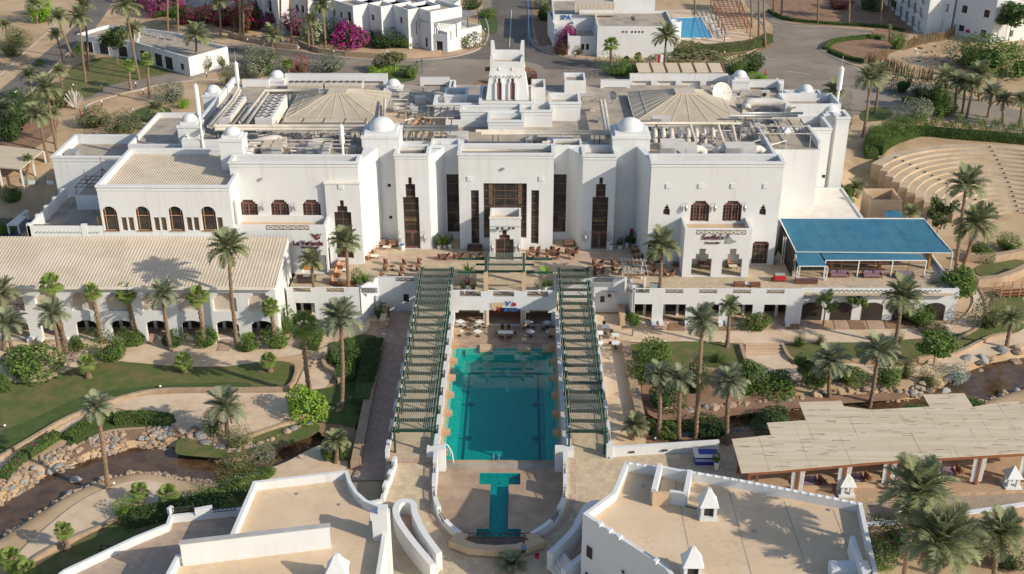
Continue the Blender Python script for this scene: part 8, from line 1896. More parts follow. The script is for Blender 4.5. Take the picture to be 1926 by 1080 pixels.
# ---- boulders
RK = []
for v in range(9):
 bm = bmesh.new(); bmesh.ops.create_icosphere(bm, subdivisions=2, radius=1.0); rnd = random.Random(v)
 f1, f2 = Vector((rnd.random(),rnd.random(),rnd.random()))*3, rnd.uniform(.12,.22)
 for p in bm.verts:
  d = p.co.normalized(); p.co = d * (1 + f2*math.sin(d.x*3.1+f1.x)*math.cos(d.y*3.7+f1.y) + .12*math.sin(d.z*5+f1.z) + rnd.uniform(-.07,.07)); p.co.x *= rnd.uniform(.98,1.02); p.co.z *= .72
 me = bpy.data.meshes.new('boulder'); bm.to_mesh(me); bm.free(); me.materials.append(rockm if v % 3 else rockg); RK.append(me)
def rocks(k, i0, i1, side, lo, hi, n, smin, smax, lab, grp, seed):
 rnd = random.Random(seed); P, ws = SW[k]; placed = []; tries = 0
 while len(placed) < n and tries < n*30:
  tries += 1; f = rnd.uniform(i0, i1); i = min(len(P)-2, int(f)); t = f - i; a = P[i].lerp(P[i+1], t); w = ws[i]+(ws[i+1]-ws[i])*t; d = (P[i+1]-P[i]).normalized(); nn = Vector((-d.y, d.x, 0))*side
  if nn.y * side < 0 and False: continue
  e = w + rnd.uniform(lo, hi); p = a + nn*e; s = rnd.uniform(smin, smax) * (1.0 if rnd.random() < .85 else 1.5)
  if any((p.x-q[0])**2 + (p.y-q[1])**2 < ((s+q[2])*.6)**2 for q in placed): continue
  placed.append((p.x, p.y, s)); me = rnd.choice(RK); o = link('boulder', me, None, loc=(p.x, p.y, hgt(p.x, p.y)+s*.22), scale=(s*rnd.uniform(.85,1.25), s*rnd.uniform(.8,1.1), s*rnd.uniform(.75,1.1)))
  o.rotation_euler = (rnd.uniform(-.3,.3), rnd.uniform(-.3,.3), rnd.uniform(0,6.28)); tag(o, ('large ' if s > (smin+smax)/2 else 'small ') + ('grey ' if me.materials[0] == rockg else 'tan ') + lab, 'boulder', grp)
rocks(0, .3, 8.0, 1, -.3, 2.9, 175, .26, .50, 'boulder in the far rocky bank of the left stream', 'boulders on the far bank of the left stream', 1)
rocks(0, .3, 8.5, -1, -.3, .6, 46, .26, .5, 'boulder edging the near side of the left stream', 'boulders on the near bank of the left stream', 2)
rocks(0, 8.0, 12, 1, -.2, 1.6, 24, .3, .55, 'boulder beside the narrow upper end of the left stream', 'boulders at the upper left stream', 3); rocks(0, 8.5, 12, -1, -.2, .6, 10, .25, .45, 'boulder beside the narrow upper end of the left stream', 'boulders at the upper left stream', 4)
rocks(1, 0.2, 8.5, 1, -.2, 1.5, 52, .3, .55, 'boulder in the rocky bank of the right stream', 'boulders along the right stream', 5); rocks(1, 4, 12, -1, -.2, .8, 16, .3, .6, 'boulder in the rocky bank of the right stream', 'boulders along the right stream', 6); rocks(1, 8.5, 12, 1, -.6, 1.6, 14, .5, .95, 'boulder at the edge of the right pond', 'boulders round the right pond', 7)
pm = MB(); rnd = random.Random(77)                # cobbles packed between the boulders
bmi = bmesh.new(); bmesh.ops.create_icosphere(bmi, subdivisions=1, radius=1.0); IV = [v_.co.copy() for v_ in bmi.verts]; IF = [tuple(v_.index for v_ in f.verts) for f in bmi.faces]; bmi.free()
def cobble(p, s): k = [rnd.uniform(.75,1.25) for _ in IV]; pm.add([(p.x+v_.x*s*k[i], p.y+v_.y*s*k[i], p.z+v_.z*s*.7*k[i]) for i, v_ in enumerate(IV)], IF)
for k, i0, i1, sd, hi, n in ((0,.2,8,1,3.0,900),(0,.2,8.5,-1,.9,220),(0,8,12,1,1.7,130),(1,.2,8.5,1,1.7,330),(1,2,12,-1,.9,170)):
 P, ws = SW[k]
 for _ in range(n):
  f = rnd.uniform(i0, i1); i = min(len(P)-2, int(f)); t = f-i; a = P[i].lerp(P[i+1], t); d = (P[i+1]-P[i]).normalized(); p = a + Vector((-d.y, d.x, 0))*sd*(ws[i]+(ws[i+1]-ws[i])*t+rnd.uniform(-.35, hi)); p.z = hgt(p.x, p.y)+.04; cobble(p, rnd.uniform(.14,.32))
stuff(tag(pm.build('cobbles', stone), 'small tan cobbles packed between the boulders along both streams', 'cobbles'))
p = G(142,904,-.75); tag(link('boulder', RK[3], None, loc=(p.x,p.y,-.65), scale=(.62,.5,.5)), 'single pale boulder standing in the left stream', 'boulder')
# ================================================================ furniture and small things
rf = random.Random(5)
def z4(zx, zy, ox, oy): return (ox + zx / 3.724, oy + zy / 3.724)
# wicker tub chair
def mk_chair():
 t = thing('wicker_chair', 'x', 'chair'); m = MB(); n = 9; vs = []; fs = []
 for i in range(n):
  a = R(-115 + 230 * i / (n-1)); r = .33; h = .62 + .38 * max(0, math.cos(a)) ** .7; c, s = -math.cos(a), math.sin(a)
  vs += [(r*c, r*s, .3), (r*1.06*c, r*1.06*s, h), ((r+.05)*1.06*c, (r+.05)*1.06*s, h), ((r+.05)*c, (r+.05)*s, .3)]
 for i in range(n-1):
  for k in range(4): fs.append((i*4+k, (i+1)*4+k, (i+1)*4+(k+1) % 4, i*4+(k+1) % 4))
 m.add(vs, fs); m.build('backrest', wicker, t); MB().lathe(0, 0, [(.3,.34),(.34,.4),(.3,.46)], 10).build('seat', cushion, t)
 for a in (45, 135, 225, 315): x, y = .25*math.cos(R(a)), .25*math.sin(R(a)); MB().box(x-.03,x+.03,y-.03,y+.03,0,.36).build('leg', wicker, t)
 return Maker(t)
chair = mk_chair()
def mk_table(r=.45, sq=False, m=None, h=.72):
 t = thing('table', 'x', 'table')
 if sq: MB().box(-r,r,-r,r,h-.04,h).build('table_top', m or potw, t)
 else: MB().cyl(0,0,h-.04,h,r,n=16).build('table_top', m or potw, t)
 MB().cyl(0,0,.03,h-.04,.05,n=8).build('leg', lattice, t); MB().cyl(0,0,0,.03,.26,n=10).build('base', lattice, t); return Maker(t)
wtab = mk_table(.42, False, wicker); stab = mk_table(.42, True, potw)
CH = [(z4(a,b,480,270), rz, 'left') for a,b,rz in ((920,850,3.3),(918,898,3.1),(895,950,2.9),(1050,852,3.3),(1035,902,3.1),(1025,942,2.9),(1155,848,3.2),(1145,898,3.0),(1300,815,3.5),(1345,815,0),(1405,812,3.4),(1450,812,.1),(1520,812,3.4),(1570,812,.2))]
CH += [(z4(a,b,960,270), rz, 'right') for a,b,rz in ((150,760,-1.5),(130,812,2.6),(185,812,.5),(190,765,0),(295,758,-1.6),(265,780,3.1),(328,780,0),(270,812,2.7),(325,812,.4),(400,775,3),(458,775,0),(428,812,1.6),(590,850,3.1),(635,862,0),(600,892,3.1),(640,912,0),(597,930,3),(720,850,3.1),(768,862,0),(722,900,3.1),(768,922,0),(840,848,3.1),(878,862,0),(952,850,3.1),(992,866,0),(962,915,3.1),(1002,926,0),(1092,935,3),(1128,930,0))]
def WH(px, py): return 'in the three columns behind the left pergola' if px < 800 else 'in the row left of the entrance porch' if px < 950 else 'in the clusters right of the entrance porch' if py < 493 else 'around the slatted bar' if px > 1180 else 'in the clusters behind the right pergola'
for k, ((px, py), rz, sd) in enumerate(CH):
 p = G(px, py, ZT); chair.put((p.x, p.y, ZT), rz + math.pi + rf.uniform(-.2,.2), 'brown wicker tub chair with peach seat ' + WH(px, py), 'wicker chairs ' + WH(px, py), 1.08)
for k, (zx, zy, ox, lab) in enumerate(((960,890,480,'left'),(1090,890,480,'left'),(1322,812,480,'left'),(1428,812,480,'left'),(158,790,960,'right'),(297,785,960,'right'),(428,780,960,'right'),(620,880,960,'right'),(745,885,960,'right'),(978,890,960,'right'),(860,865,960,'right'))):
 p = G(*z4(zx, zy, ox, 270), ZT); wtab.put((p.x, p.y, ZT), 0, 'small round brown table among the wicker chairs, %s half of the terrace' % lab, 'round terrace tables')
# wooden sofas with peach cushions
def sofa(px, py, w, d, rz, lab, z=ZT, m=None, grp=None):
 p = G(px, py, z); t = thing('sofa', lab, 'sofa', (p.x, p.y, z), grp, rz)
 def b(nm, mt, *q): o = link(nm, MB().box(*q).mesh(nm, mt), t, loc=(0,0,0)); return o
 b('frame', wood, -w/2, w/2, -d/2, d/2, .18, .3)
 for x in (-w/2+.05, w/2-.05):
  for y in (-d/2+.05, d/2-.05): b('leg', wood, x-.05, x+.05, y-.05, y+.05, 0, .18)
  b('armrest', wood, x-.06, x+.06, -d/2, d/2, .3, .6)
 n = max(1, round(w/.8))
 for i in range(n): x0 = -w/2+.12+(w-.24)*i/n; x1 = -w/2+.12+(w-.24)*(i+1)/n; b('seat_cushion', m or cushion, x0+.01, x1-.01, -d/2+.02, d/2-.16, .3, .47); b('back_cushion', m or cushion, x0+.01, x1-.01, d/2-.26, d/2-.1, .47, .85)
 for i in range(n*3): x = -w/2+.1+(w-.2)*i/(n*3-1); b('back_slat', wood, x-.03, x+.03, d/2-.09, d/2-.03, .3, .92)
stripe = mat('striped_fabric', (.30,.20,.24), (.16,.13,.19), 5, .9, stretch=(3,.3,.3))
for q in ((712,462,2.4,1.0,0,'long peach cushioned sofa against the left recess wall'),(700,472,1.9,1.0,1.4,'peach cushioned corner sofa at the foot of the left recess'),(738,463,1.3,.9,0,'short slatted sofa beside the left pier lantern'),(690,485,1.6,.95,1.4,'peach cushioned sofa standing alone left of the chairs'),(668,490,2.2,.9,0,'slatted wooden bench below the stepped bay window'),(641,502,1.6,1.0,1.5,'peach sofa along the left terrace edge, farthest one'),(636,516,1.6,1.0,1.5,'peach sofa along the left terrace edge, middle one'),(629,532,1.7,1.0,1.5,'peach sofa along the left terrace edge, nearest one'),(655,538,3.0,.7,3.14,'red brown bench along the front railing on the left'),
          (1194,474,1.6,.9,1.4,'brown sofa in the shade of the right recess, left one'),(1210,474,1.6,.9,-1.4,'brown sofa in the shade of the right recess, right one'),(1199,485,1.2,.8,3.14,'short brown sofa facing the right recess'),(1272,498,1.6,1.0,-1.5,'striped seat beside the right porch'),(1318,495,1.6,.9,1.5,'sofa inside the left arch of the porch',),(1330,500,1.4,.9,-1.5,'second sofa inside the left arch of the porch'),(1372,498,1.6,.9,1.5,'sofa inside the right arch of the porch'),(1070,462,1.7,.8,0,'pale cushioned sofa right of the entrance porch'),(893,471,2.2,.8,0,'dark covered sofa left of the entrance porch'),(1390,538,1.4,.8,3.14,'small sofa at the right front railing, left one'),(1420,539,1.3,.8,3.14,'small sofa at the right front railing, right one'),(1516,532,2.9,1.1,3.14,'striped daybed behind the railing under the blue canopy'),(1578,520,2.6,1.0,0,'striped bench inside the canopy restaurant, left one'),(1640,521,2.6,1.0,0,'striped bench inside the canopy restaurant, middle one'),(1700,522,2.6,1.0,0,'striped bench inside the canopy restaurant, right one')):
 sofa(*q, m=stripe if 'striped' in q[5] else (mat_rust if 'dark covered' in q[5] else None))
for px, py, lab in ((728,469,'low slatted coffee table before the left corner sofa'),(705,486,'low tan coffee table beside the lone left sofa'),(650,512,'low tan coffee table by the left edge sofas'),(1325,505,'low table inside the left porch arch'),(1378,505,'low table inside the right porch arch'),(1405,538,'small pale table by the right front railing')):
 p = G(px, py, ZT); t = thing('coffee_table', lab, 'table', (p.x,p.y,ZT)); MB().box(p.x-.6,p.x+.6,p.y-.35,p.y+.35,ZT+.38,ZT+.45).build('table_top', cream, t)
 for a in (-.5,.5):
  for b in (-.28,.28): MB().box(p.x+a-.04,p.x+a+.04,p.y+b-.04,p.y+b+.04,ZT,ZT+.38).build('leg', wood, t)
# pots with plants
def pot(px, py, lab, h=.6, r=.3, ph_=1.2, kind='spiky', m=None, mt=None, z=ZT):
 p = G(px, py, z); t = thing('potted_plant', lab, 'plant', (p.x,p.y,z)); link('pot', MB().lathe(0,0,[(r*.7,0),(r,h),(r*1.08,h),(r*1.05,h-.05)],12).mesh('pot', mt or potw), t, loc=(0,0,0))
 link('foliage', bush_mesh(kind, 1, m or lf_lime), t, loc=(0,0,h-.05), scale=(ph_*.5,ph_*.5,ph_*.62))
for q in ((687,538,'white pot with spiky green plant at the left front railing',.6,.3,1.9),(674,539,'clipped green ball plant at the left front railing',.4,.35,1.5,'bush',lf_mid),(697,540,'white pot with thin grey plant at the left front railing',.4,.3,1.1,'fine',lf_grey),(826,468,'white pot with shrub left of the glazed bay, left one',.6,.3,1.1,'bush',lf_mid),(836,466,'tan pot with tall cactus left of the glazed bay',.5,.3,2.0,'spiky',lf_lime,cream),(846,467,'white pot with round cactus left of the glazed bay',.7,.3,1.2,'bush',lf_olive),(1166,468,'white pot in the shade of the right recess',.6,.35,.8,'bush',lf_dark),(1179,466,'white pot with tall plant in the shade of the right recess',.9,.3,1.5,'spiky',lf_mid),(1192,464,'square planter with bushy plant in the right recess',.5,.4,1.3,'bush',lf_dark),(873,551,'white pot beside the left gazebo post, smallest one',.6,.25,.9,'bush',lf_dark),(880,551,'tall white urn beside the left gazebo post',1.2,.28,.8,'fine',lf_red),(890,552,'white pot with reddish plant beside the left gazebo post',.7,.3,1.0,'fine',lf_olive),(1013,552,'white pot beside the right gazebo post, left one',.7,.28,1.0,'fine',lf_grey),(1025,551,'white pot with tall stem beside the right gazebo post',1.0,.3,1.4,'spiky',lf_mid),(1033,549,'white pot beside the right gazebo post, right one',.9,.28,1.2,'spiky',lf_dark),(1452,492,'potted shrub beside the canopy screen',.7,.35,1.7,'bush',lf_mid),(1347,882,'white urn next to the blue tiled bar',.9,.3,.8,'bush',lf_mid,None,ZW)):
 pot(*q)
for px, py, lab in ((882,522,'tall yellow green banana like plant left of the gazebo'),(1026,524,'tall banana like plant right of the gazebo')):
 p = G(px, py, ZT); t = thing('potted_plant', lab, 'plant', (p.x,p.y,ZT)); m = MB(); r_ = random.Random(px)
 for i in range(11):
  a = i*2.4; l = r_.uniform(1.3,2.1); d = Vector((math.cos(a)*.45, math.sin(a)*.45, .9)); s = Vector((-math.sin(a), math.cos(a), 0))*.16; m.poly([(0,0,.4), tuple(d*l*.5+s+Vector((0,0,.4))), tuple(d*l+Vector((math.cos(a)*.2,math.sin(a)*.2,.3))), tuple(d*l*.5-s+Vector((0,0,.4)))])
 link('foliage', m.mesh('leaves', lf_lime), t, loc=(0,0,0)); link('pot', MB().lathe(0,0,[(.22,0),(.32,.5),(.3,.5)],12).mesh('pot', cream), t, loc=(0,0,0))
for px, py, lab in ((757,470,'white drum bin with blue lid beside the left pier door'),(1149,469,'white drum bin with blue lid beside the right pier door')):
 p = G(px, py, ZT); t = thing('bin', lab, 'bin', (p.x,p.y,ZT)); MB().cyl(p.x,p.y,ZT,ZT+.8,.3,n=14).build('drum', potw, t); MB().lathe(p.x,p.y,[(.32,ZT+.8),(.3,ZT+.88),(.1,ZT+.95)],14).build('lid', bluem, t)
# slatted bar on the right terrace
t = thing('slatted_bar', 'open timber bar with grey slatted roof on the right terrace', 'bar', G(1195,545,ZT))
a, b = G(1176,550,ZT), G(1212,550,ZT); x0, x1, y0, y1 = a.x, b.x, a.y, a.y+4.2
for x in (x0, x1):
 for y in (y0, y1): MB().box(x-.12,x+.12,y-.12,y+.12,ZT,ZT+2.6).build('post', cream, t)
MB().box(x0-.4,x1+.4,y0-.15,y0+.05,ZT+2.5,ZT+2.75).build('front_beam', orange, t); MB().box(x0-.4,x1+.4,y1-.05,y1+.15,ZT+2.5,ZT+2.75).build('back_beam', orange, t)
for i in range(7): x = x0-.3+(x1-x0+.6)*i/6; MB().box(x-.07,x+.07,y0-.5,y1+.5,ZT+2.76,ZT+2.95).build('rafter', metal, t)
for i in range(3): y = y0+.4+i*1.7; MB().box(x0-.6,x1+.6,y-.1,y+.1,ZT+2.96,ZT+3.05).build('slat', metal, t)
MB().box(x0+.2,x1-.2,y0+.2,y0+.7,ZT,ZT+1.05).build('counter', metal, t); MB().box(x0+.5,x0+1.4,y0+.15,y0+.2,ZT+.4,ZT+.9).build('bottle_shelf', potw, t)
# black counter on the left terrace, red cart under the canopy, glass case
t = thing('grill_counter', 'black grill counter by the left front railing', 'counter', G(576,534,ZT)); p = G(576,534,ZT); MB().box(p.x-1.2,p.x+1.2,p.y,p.y+.8,ZT+.1,ZT+.9).build('body', lattice, t); MB().box(p.x-1.3,p.x+1.3,p.y-.1,p.y+.9,ZT+.9,ZT+.98).build('top', dark, t); MB().box(p.x-.4,p.x+.5,p.y+.2,p.y+.7,ZT+.98,ZT+1.15).build('hob', metal, t)
p = G(1467,532,ZT); t = thing('food_cart', 'red food cart with metal trays beside the canopy screen', 'cart', (p.x,p.y,ZT)); MB().box(p.x-.8,p.x+.7,p.y,p.y+.9,ZT+.35,ZT+1.0).build('body', redm, t); MB().box(p.x-.7,p.x+.7,p.y+.1,p.y+.8,ZT+1.0,ZT+1.12).build('tray', metal, t)
for x in (-.85,.75): MB().lathe(p.x+x, p.y+.45, [(.0,ZT+.1),(.32,ZT+.15),(.32,ZT+.55),(.0,ZT+.6)], 12).build('wheel', wood, t)
p = G(1230,548,ZT); t = thing('glass_case', 'pale green glass display case by the right front railing', 'display case', (p.x,p.y,ZT)); MB().box(p.x-.6,p.x+.6,p.y,p.y+.6,ZT,ZT+1.0).build('case', mat('green_glass', (.30,.38,.33), None, 1, .2, spec=.6), t); m = MB(); ring(m, p.x-.6,p.x+.6,p.y,p.y+.6,.02,.04,ZT+1.0,ZT+1.05); m.build('rim', metal, t)
# tables of the pool restaurant and brick path
for px, py, sd in ((866,614,'left'),(902,615,'left'),(864,632,'left'),(899,633,'left'),(993,615,'right'),(1029,616,'right'),(998,633,'right'),(1035,634,'right')):
 p = G(px, py, 0); stab.put((p.x,p.y,.01), .78, 'white square cafe table at the %s end of the poolside restaurant' % sd, 'cafe tables by the pool', 1.1)
t = thing('long_table', 'long white topped table with chairs in the middle of the poolside restaurant', 'table', G(951,634,0)); p = G(951,634,0); MB().box(p.x-1.0,p.x+1.0,p.y-.4,p.y+.4,.7,.76).build('table_top', potw, t)
for a in (-.8,.8): MB().box(p.x+a-.04,p.x+a+.04,p.y-.3,p.y+.3,0,.7).build('leg', lattice, t)
def mk_side():
 t = thing('cafe_chair', 'x', 'chair'); MB().box(-.22,.22,-.22,.22,.42,.46).build('seat', lattice, t); MB().box(-.22,.22,.2,.24,.46,.9).build('backrest', lattice, t)
 for a in (-.19,.19):
  for b in (-.19,.19): MB().box(a-.02,a+.02,b-.02,b+.02,0,.42).build('leg', lattice, t)
 return Maker(t)
sc_ = mk_side()
for px, py, rz in ((935,632,1.6),(968,632,-1.6),(945,623,0),(957,623,0),(945,642,3.1),(957,642,3.1),(858,622,1.6),(875,622,-1.5),(893,622,1.6),(910,622,-1.6),(985,623,1.6),(1003,622,-1.6),(1022,624,1.6),(1040,622,-1.6)):
 p = G(px, py, 0); sc_.put((p.x,p.y,.01), rz, 'dark slim cafe chair under the terrace by the pool', 'cafe chairs by the pool')
for px, py in ((1138,624),(1157,640),(1127,636),(1127,655),(1157,655)):
 p = G(px, py, 0); stab.put((p.x,p.y,.01), 0, 'white square table on the brick path right of the pergola', 'tables on the right brick path', 1.15)
for px, py, rz in ((1136,616,0),(1138,634,3),(1150,632,0),(1148,652,3),(1158,662,3),(1128,662,3),(1126,645,0)):
 p = G(px, py, 0); sc_.put((p.x,p.y,.01), rz, 'dark slim chair on the brick path right of the pergola', 'chairs on the right brick path')
# ---- cabana daybeds
for k, (px, py) in enumerate(((1520,912),(1606,906),(1692,900),(1778,894))):
 w_ = ('leftmost', 'second from left', 'third from left', 'rightmost')[k]
 sofa(px, py, 1.9, 1.0, .1, 'striped wooden daybed under the reed cabana, %s' % w_, ZW, stripe)
 p = G(px+26, py-3, ZW); chair.put((p.x,p.y,ZW), .3, 'dark wicker chair beside a daybed under the reed cabana, %s' % w_, None, 1.2)
 p = G(px+15, py+10, ZW); tag(MB().box(p.x-2.4,p.x+1.6,p.y-.2,p.y+.25,ZW-.4,ZW+.42).build('bench_wall', plaster_tan), 'low tan bench wall along the front of the cabana, %s' % w_, 'wall')
# ---- garden edging walls and steps
def edging(px, lab, w=.35, h=.38, m=None, z=0):
 P = curve([G(a, b, z) for a, b in px], 5); tag(MB().ribbon([(p.x,p.y) for p in P], w, z-.1, z+h).build('garden_wall', m or stone), lab, 'wall')
edging([(-5,868),(60,830),(120,795),(180,770),(240,750),(300,739),(390,737),(480,737),(540,733),(556,712),(558,692)], 'low stone wall edging the big left lawn', .4, .55); edging([(-5,912),(60,850),(120,815),(150,800)], 'low stone kerb along the hedge of the left path', .3, .3)
edging([(440,832),(500,812),(560,790),(575,775)], 'curved stone edging at the near side of the left plaza'); edging([(30,1090),(70,1052),(130,1020),(200,990),(225,972)], 'dark stone edging below the lowest left path', .3, .45)
edging([(608,672),(612,695),(632,708),(640,725)], 'curved retaining wall beside the left garden steps', .5, .8); edging([(1392,652),(1405,690),(1425,705)], 'low wall beside the right garden steps, left one', .4, .6); edging([(1470,652),(1482,675),(1495,685)], 'low wall beside the right garden steps, right one', .4, .6)
edging([(1180,692),(1240,697),(1380,700)], 'tan stone edging below the right lawn', .35, .5); edging([(1500,685),(1600,684),(1700,684),(1740,678),(1800,668),(1860,640),(1900,632)], 'low stone wall edging the curved right lawn', .45, .6); edging([(1800,640),(1840,618),(1856,590),(1850,560),(1830,530)], 'curved stone kerb of the right garden path', .35, .35)
for pts, lab in (([(578,705),(608,700),(606,690),(586,694)], 'left'), ):
 for k in range(5):
  a, b = G(578+k*4, 702-k*5.5, 0), G(628-k*1, 700-k*5.5, 0); tag(MB().ribbon([(a.x,a.y),(b.x,b.y)], .5, 0, .1+.11*k).build('garden_step', plaster_tan), 'tan garden step by the shaggy fan palm, in the left flight', 'step', 'steps of the left garden flight')
for k in range(5):
 a, b = G(1402, 674-k*5, 0), G(1474, 673-k*5, 0); tag(MB().ribbon([(a.x,a.y),(b.x,b.y)], .5, 0, .1+.11*k).build('garden_step', plaster_tan), 'tan garden step in the right flight beside the lawn', 'step', 'steps of the right garden flight')
# ---- path and road lights
BL = [(139,168,'upper left lawn'),(192,170,'upper left lawn'),(256,165,'drive loop'),(270,178,'drive loop'),(192,200,'drive loop'),(251,215,'drive loop'),(389,146,'villa drive'),(466,82,'upper road'),(563,97,'upper road'),(628,104,'upper road'),(728,104,'upper road'),(816,102,'upper road'),(910,82,'upper road'),(1082,108,'spa pavement'),(1153,113,'spa pavement'),(1228,113,'spa pavement'),(1303,107,'spa pool hedge'),(1362,106,'spa pool hedge'),(1410,84,'spa pool hedge')]
def mk_bol():
 t = thing('bollard_light', 'x', 'light'); MB().cyl(0,0,0,.75,.09,n=8).build('post', lattice, t); MB().lathe(0,0,[(.1,.75),(.14,.8),(.14,1.0),(.05,1.08)],8).build('lamp_head', potw, t); return Maker(t)
bol = mk_bol()
for px, py, w_ in BL: p = T(px, py); bol.put(p, 0, 'dark bollard light with white head along the ' + w_, 'bollard lights along the ' + w_, 1.1)
for px, py, w_ in ((10,806,'left lawn'),(383,684,'left lawn'),(302,732,'left lawn'),(215,915,'left lawn'),(1232,830,'right garden'),(1250,647,'right garden'),(1358,648,'right garden'),(1795,632,'right garden')):
 p = T(px, py); t = thing('garden_light', 'small white globe light in the ' + w_, 'light', p, 'globe lights in the ' + w_); link('stake', MB().cyl(0,0,0,.3,.05,n=6).mesh('stake', lattice), t, loc=(0,0,0)); link('globe', MB().lathe(0,0,[(.05,.28),(.16,.38),(.16,.46),(.04,.56)],8).mesh('globe', potw), t, loc=(0,0,0))
def pole(px, py, h, lab, m, top=None, r=.07):
 p = T(px, py); t = thing('street_pole', lab, 'pole', p); link('pole', MB().cyl(0,0,0,h,r,n=8).mesh('pole', m), t, loc=(0,0,0))
 if top == 'sign': link('sign_plate', MB().lathe(0,0,[(.02,h-.4),(.45,h-.35),(.45,h-.3),(.02,h-.25)],10).mesh('plate', green), t, loc=(0,0,0)).rotation_euler = (0,0,0)
 if top == 'lamp': link('lamp', MB().box(-.15,.15,-.6,.1,h,h+.15).mesh('lamp', potw), t, loc=(0,0,0))
pole(993,92,12,'tall blue pole beside the spa road', bluem, None, .07); pole(913,80,3.2,'thin street lamp at the pavilion corner', lattice, 'lamp'); pole(785,136,2.6,'green direction board at the road junction, left one', green, 'sign'); pole(794,139,3.2,'green direction board at the road junction, right one', green, 'sign'); pole(1016,86,2.4,'green topped post on the spa pavement', green, 'sign'); pole(36,200,3.0,'dark lamp post at the upper left road', lattice, 'lamp')
for px, c, n in ((1234, redm, 'red and green flag on a white pole behind the rear wall'), (1241, potw, 'white flag on a white pole behind the rear wall')):
 p = T(px, 140); t = thing('flag', n, 'flag', p); link('pole', MB().cyl(0,0,0,4.5,.05,n=6).mesh('pole', potw), t, loc=(0,0,0)); link('cloth', MB().box(0,.55,-.02,.02,2.6,4.4).mesh('cloth', c), t, loc=(0,0,0))
# ---- left carport with reed roof and gate
t = thing('reed_carport', 'reed roofed carport on white posts at the left edge', 'carport', G(40,330,2.5))
zc_ = 5.6; q = [G(-30,270,zc_), G(82,283,zc_), G(38,318,zc_-.3), G(-30,312,zc_-.3)]
MB().add([tuple(p) for p in q]+[(p.x,p.y,p.z-.2) for p in q], [(0,1,2,3),(7,6,5,4),(0,4,5,1),(1,5,6,2),(2,6,7,3),(3,7,4,0)]).build('reed_roof', reed, t)
for p in (q[1], q[2], q[1].lerp(q[2],.5), q[3].lerp(q[2],.4)): MB().box(p.x-.12,p.x+.12,p.y-.12,p.y+.12,0,p.z-.2).build('post', potw, t)
a, b = G(-20,352,1.5), G(42,348,1.5); tag(MB().ribbon([(a.x,a.y),(b.x,b.y)], .6, 0, 3.2).build('stone_wall', stone), 'rough stone wall below the reed carport', 'wall')
turq = mat('turquoise_paint', (.05,.25,.26), None, 1, .5)
t = thing('gate', 'turquoise metal gate with white boards beside the left annex', 'gate', G(72,352,1.5))
for px in (52,70,88): p = G(px,352,1.5); MB().box(p.x-.08,p.x+.08,p.y-.08,p.y+.08,0,3.6).build('gate_post', turq, t)
a, b = G(52,352,1.5), G(88,352,1.5)
for z in (1.6,2.4,3.2): MB().bar((a.x,a.y,z),(b.x,b.y,z),.05,.05).build('gate_rail', turq, t)
for px in (60,94): p = G(px,345,2.8); MB().box(p.x-.6,p.x+.6,p.y-.03,p.y+.03,2.6,3.3).build('board', potw, t)
# ---- reed fence and debris upper right
t = thing('reed_fence', 'ragged reed fence around the sandy yard at upper right', 'fence', G(1700,110,B0)); r_ = random.Random(9)
for pts in ([(1628,122),(1640,118),(1668,112)], [(1698,95),(1740,82),(1775,76),(1800,62)], [(1630,126),(1672,132),(1700,142),(1755,152)]):
 P = curve([G(a, b, B0) for a, b in pts], 8)
 for k, (a, b) in enumerate(zip(P, P[1:])):
  n = max(2, int((b-a).length/.45)); m = MB()
  for i in range(n*3): c = a.lerp(b, r_.random()); h = r_.uniform(1.6,2.9); m.bar((c.x,c.y,B0-.1),(c.x+r_.gauss(0,.18),c.y+r_.gauss(0,.12),B0+h),.12,.06)
  stuff(m.build('reed_panel', lf_dry, t))
for k in range(26):
 px, py = r_.uniform(1690,1800), r_.uniform(80,120); p = G(px, py, B0); l = r_.uniform(.4,1.6); a = r_.uniform(0,3.1)
 tag(MB().obox((p.x,p.y), (math.cos(a),math.sin(a)), l, r_.uniform(.1,.4), B0, B0+r_.uniform(.08,.3)).build('debris', r_.choice([lf_dry, cream, stone, turq])), 'scrap piece lying on the sand beside the reed fence', 'debris', 'scraps on the sandy yard')
# white dry fan plant on left slope
t = thing('dry_fan_plant', 'pale leafless fan shaped plant on the upper left verge', 'plant', T(143,205)); m = MB()
for i in range(26): a = R(40+100*i/25); m.bar((0,0,0),(math.cos(a)*2.6,rf.uniform(-.6,.6),math.sin(a)*4.2*rf.uniform(.8,1)),.1,.06)
link('stalks', m.mesh('stalks', cream), t, loc=(0,0,0)); link('root', MB().cyl(0,0,-.1,.4,.3,n=8).mesh('root', barkm), t, loc=(0,0,0))
for px, py in ((152,218),(171,222)): p = T(px, py); tag(link('red_marker', MB().lathe(0,0,[(.1,0),(.12,1.1),(.2,1.2),(.02,1.3)],8).mesh('m', redm), None, loc=p), 'small red hydrant post on the upper left slope', 'hydrant', 'red hydrants on the left slope')
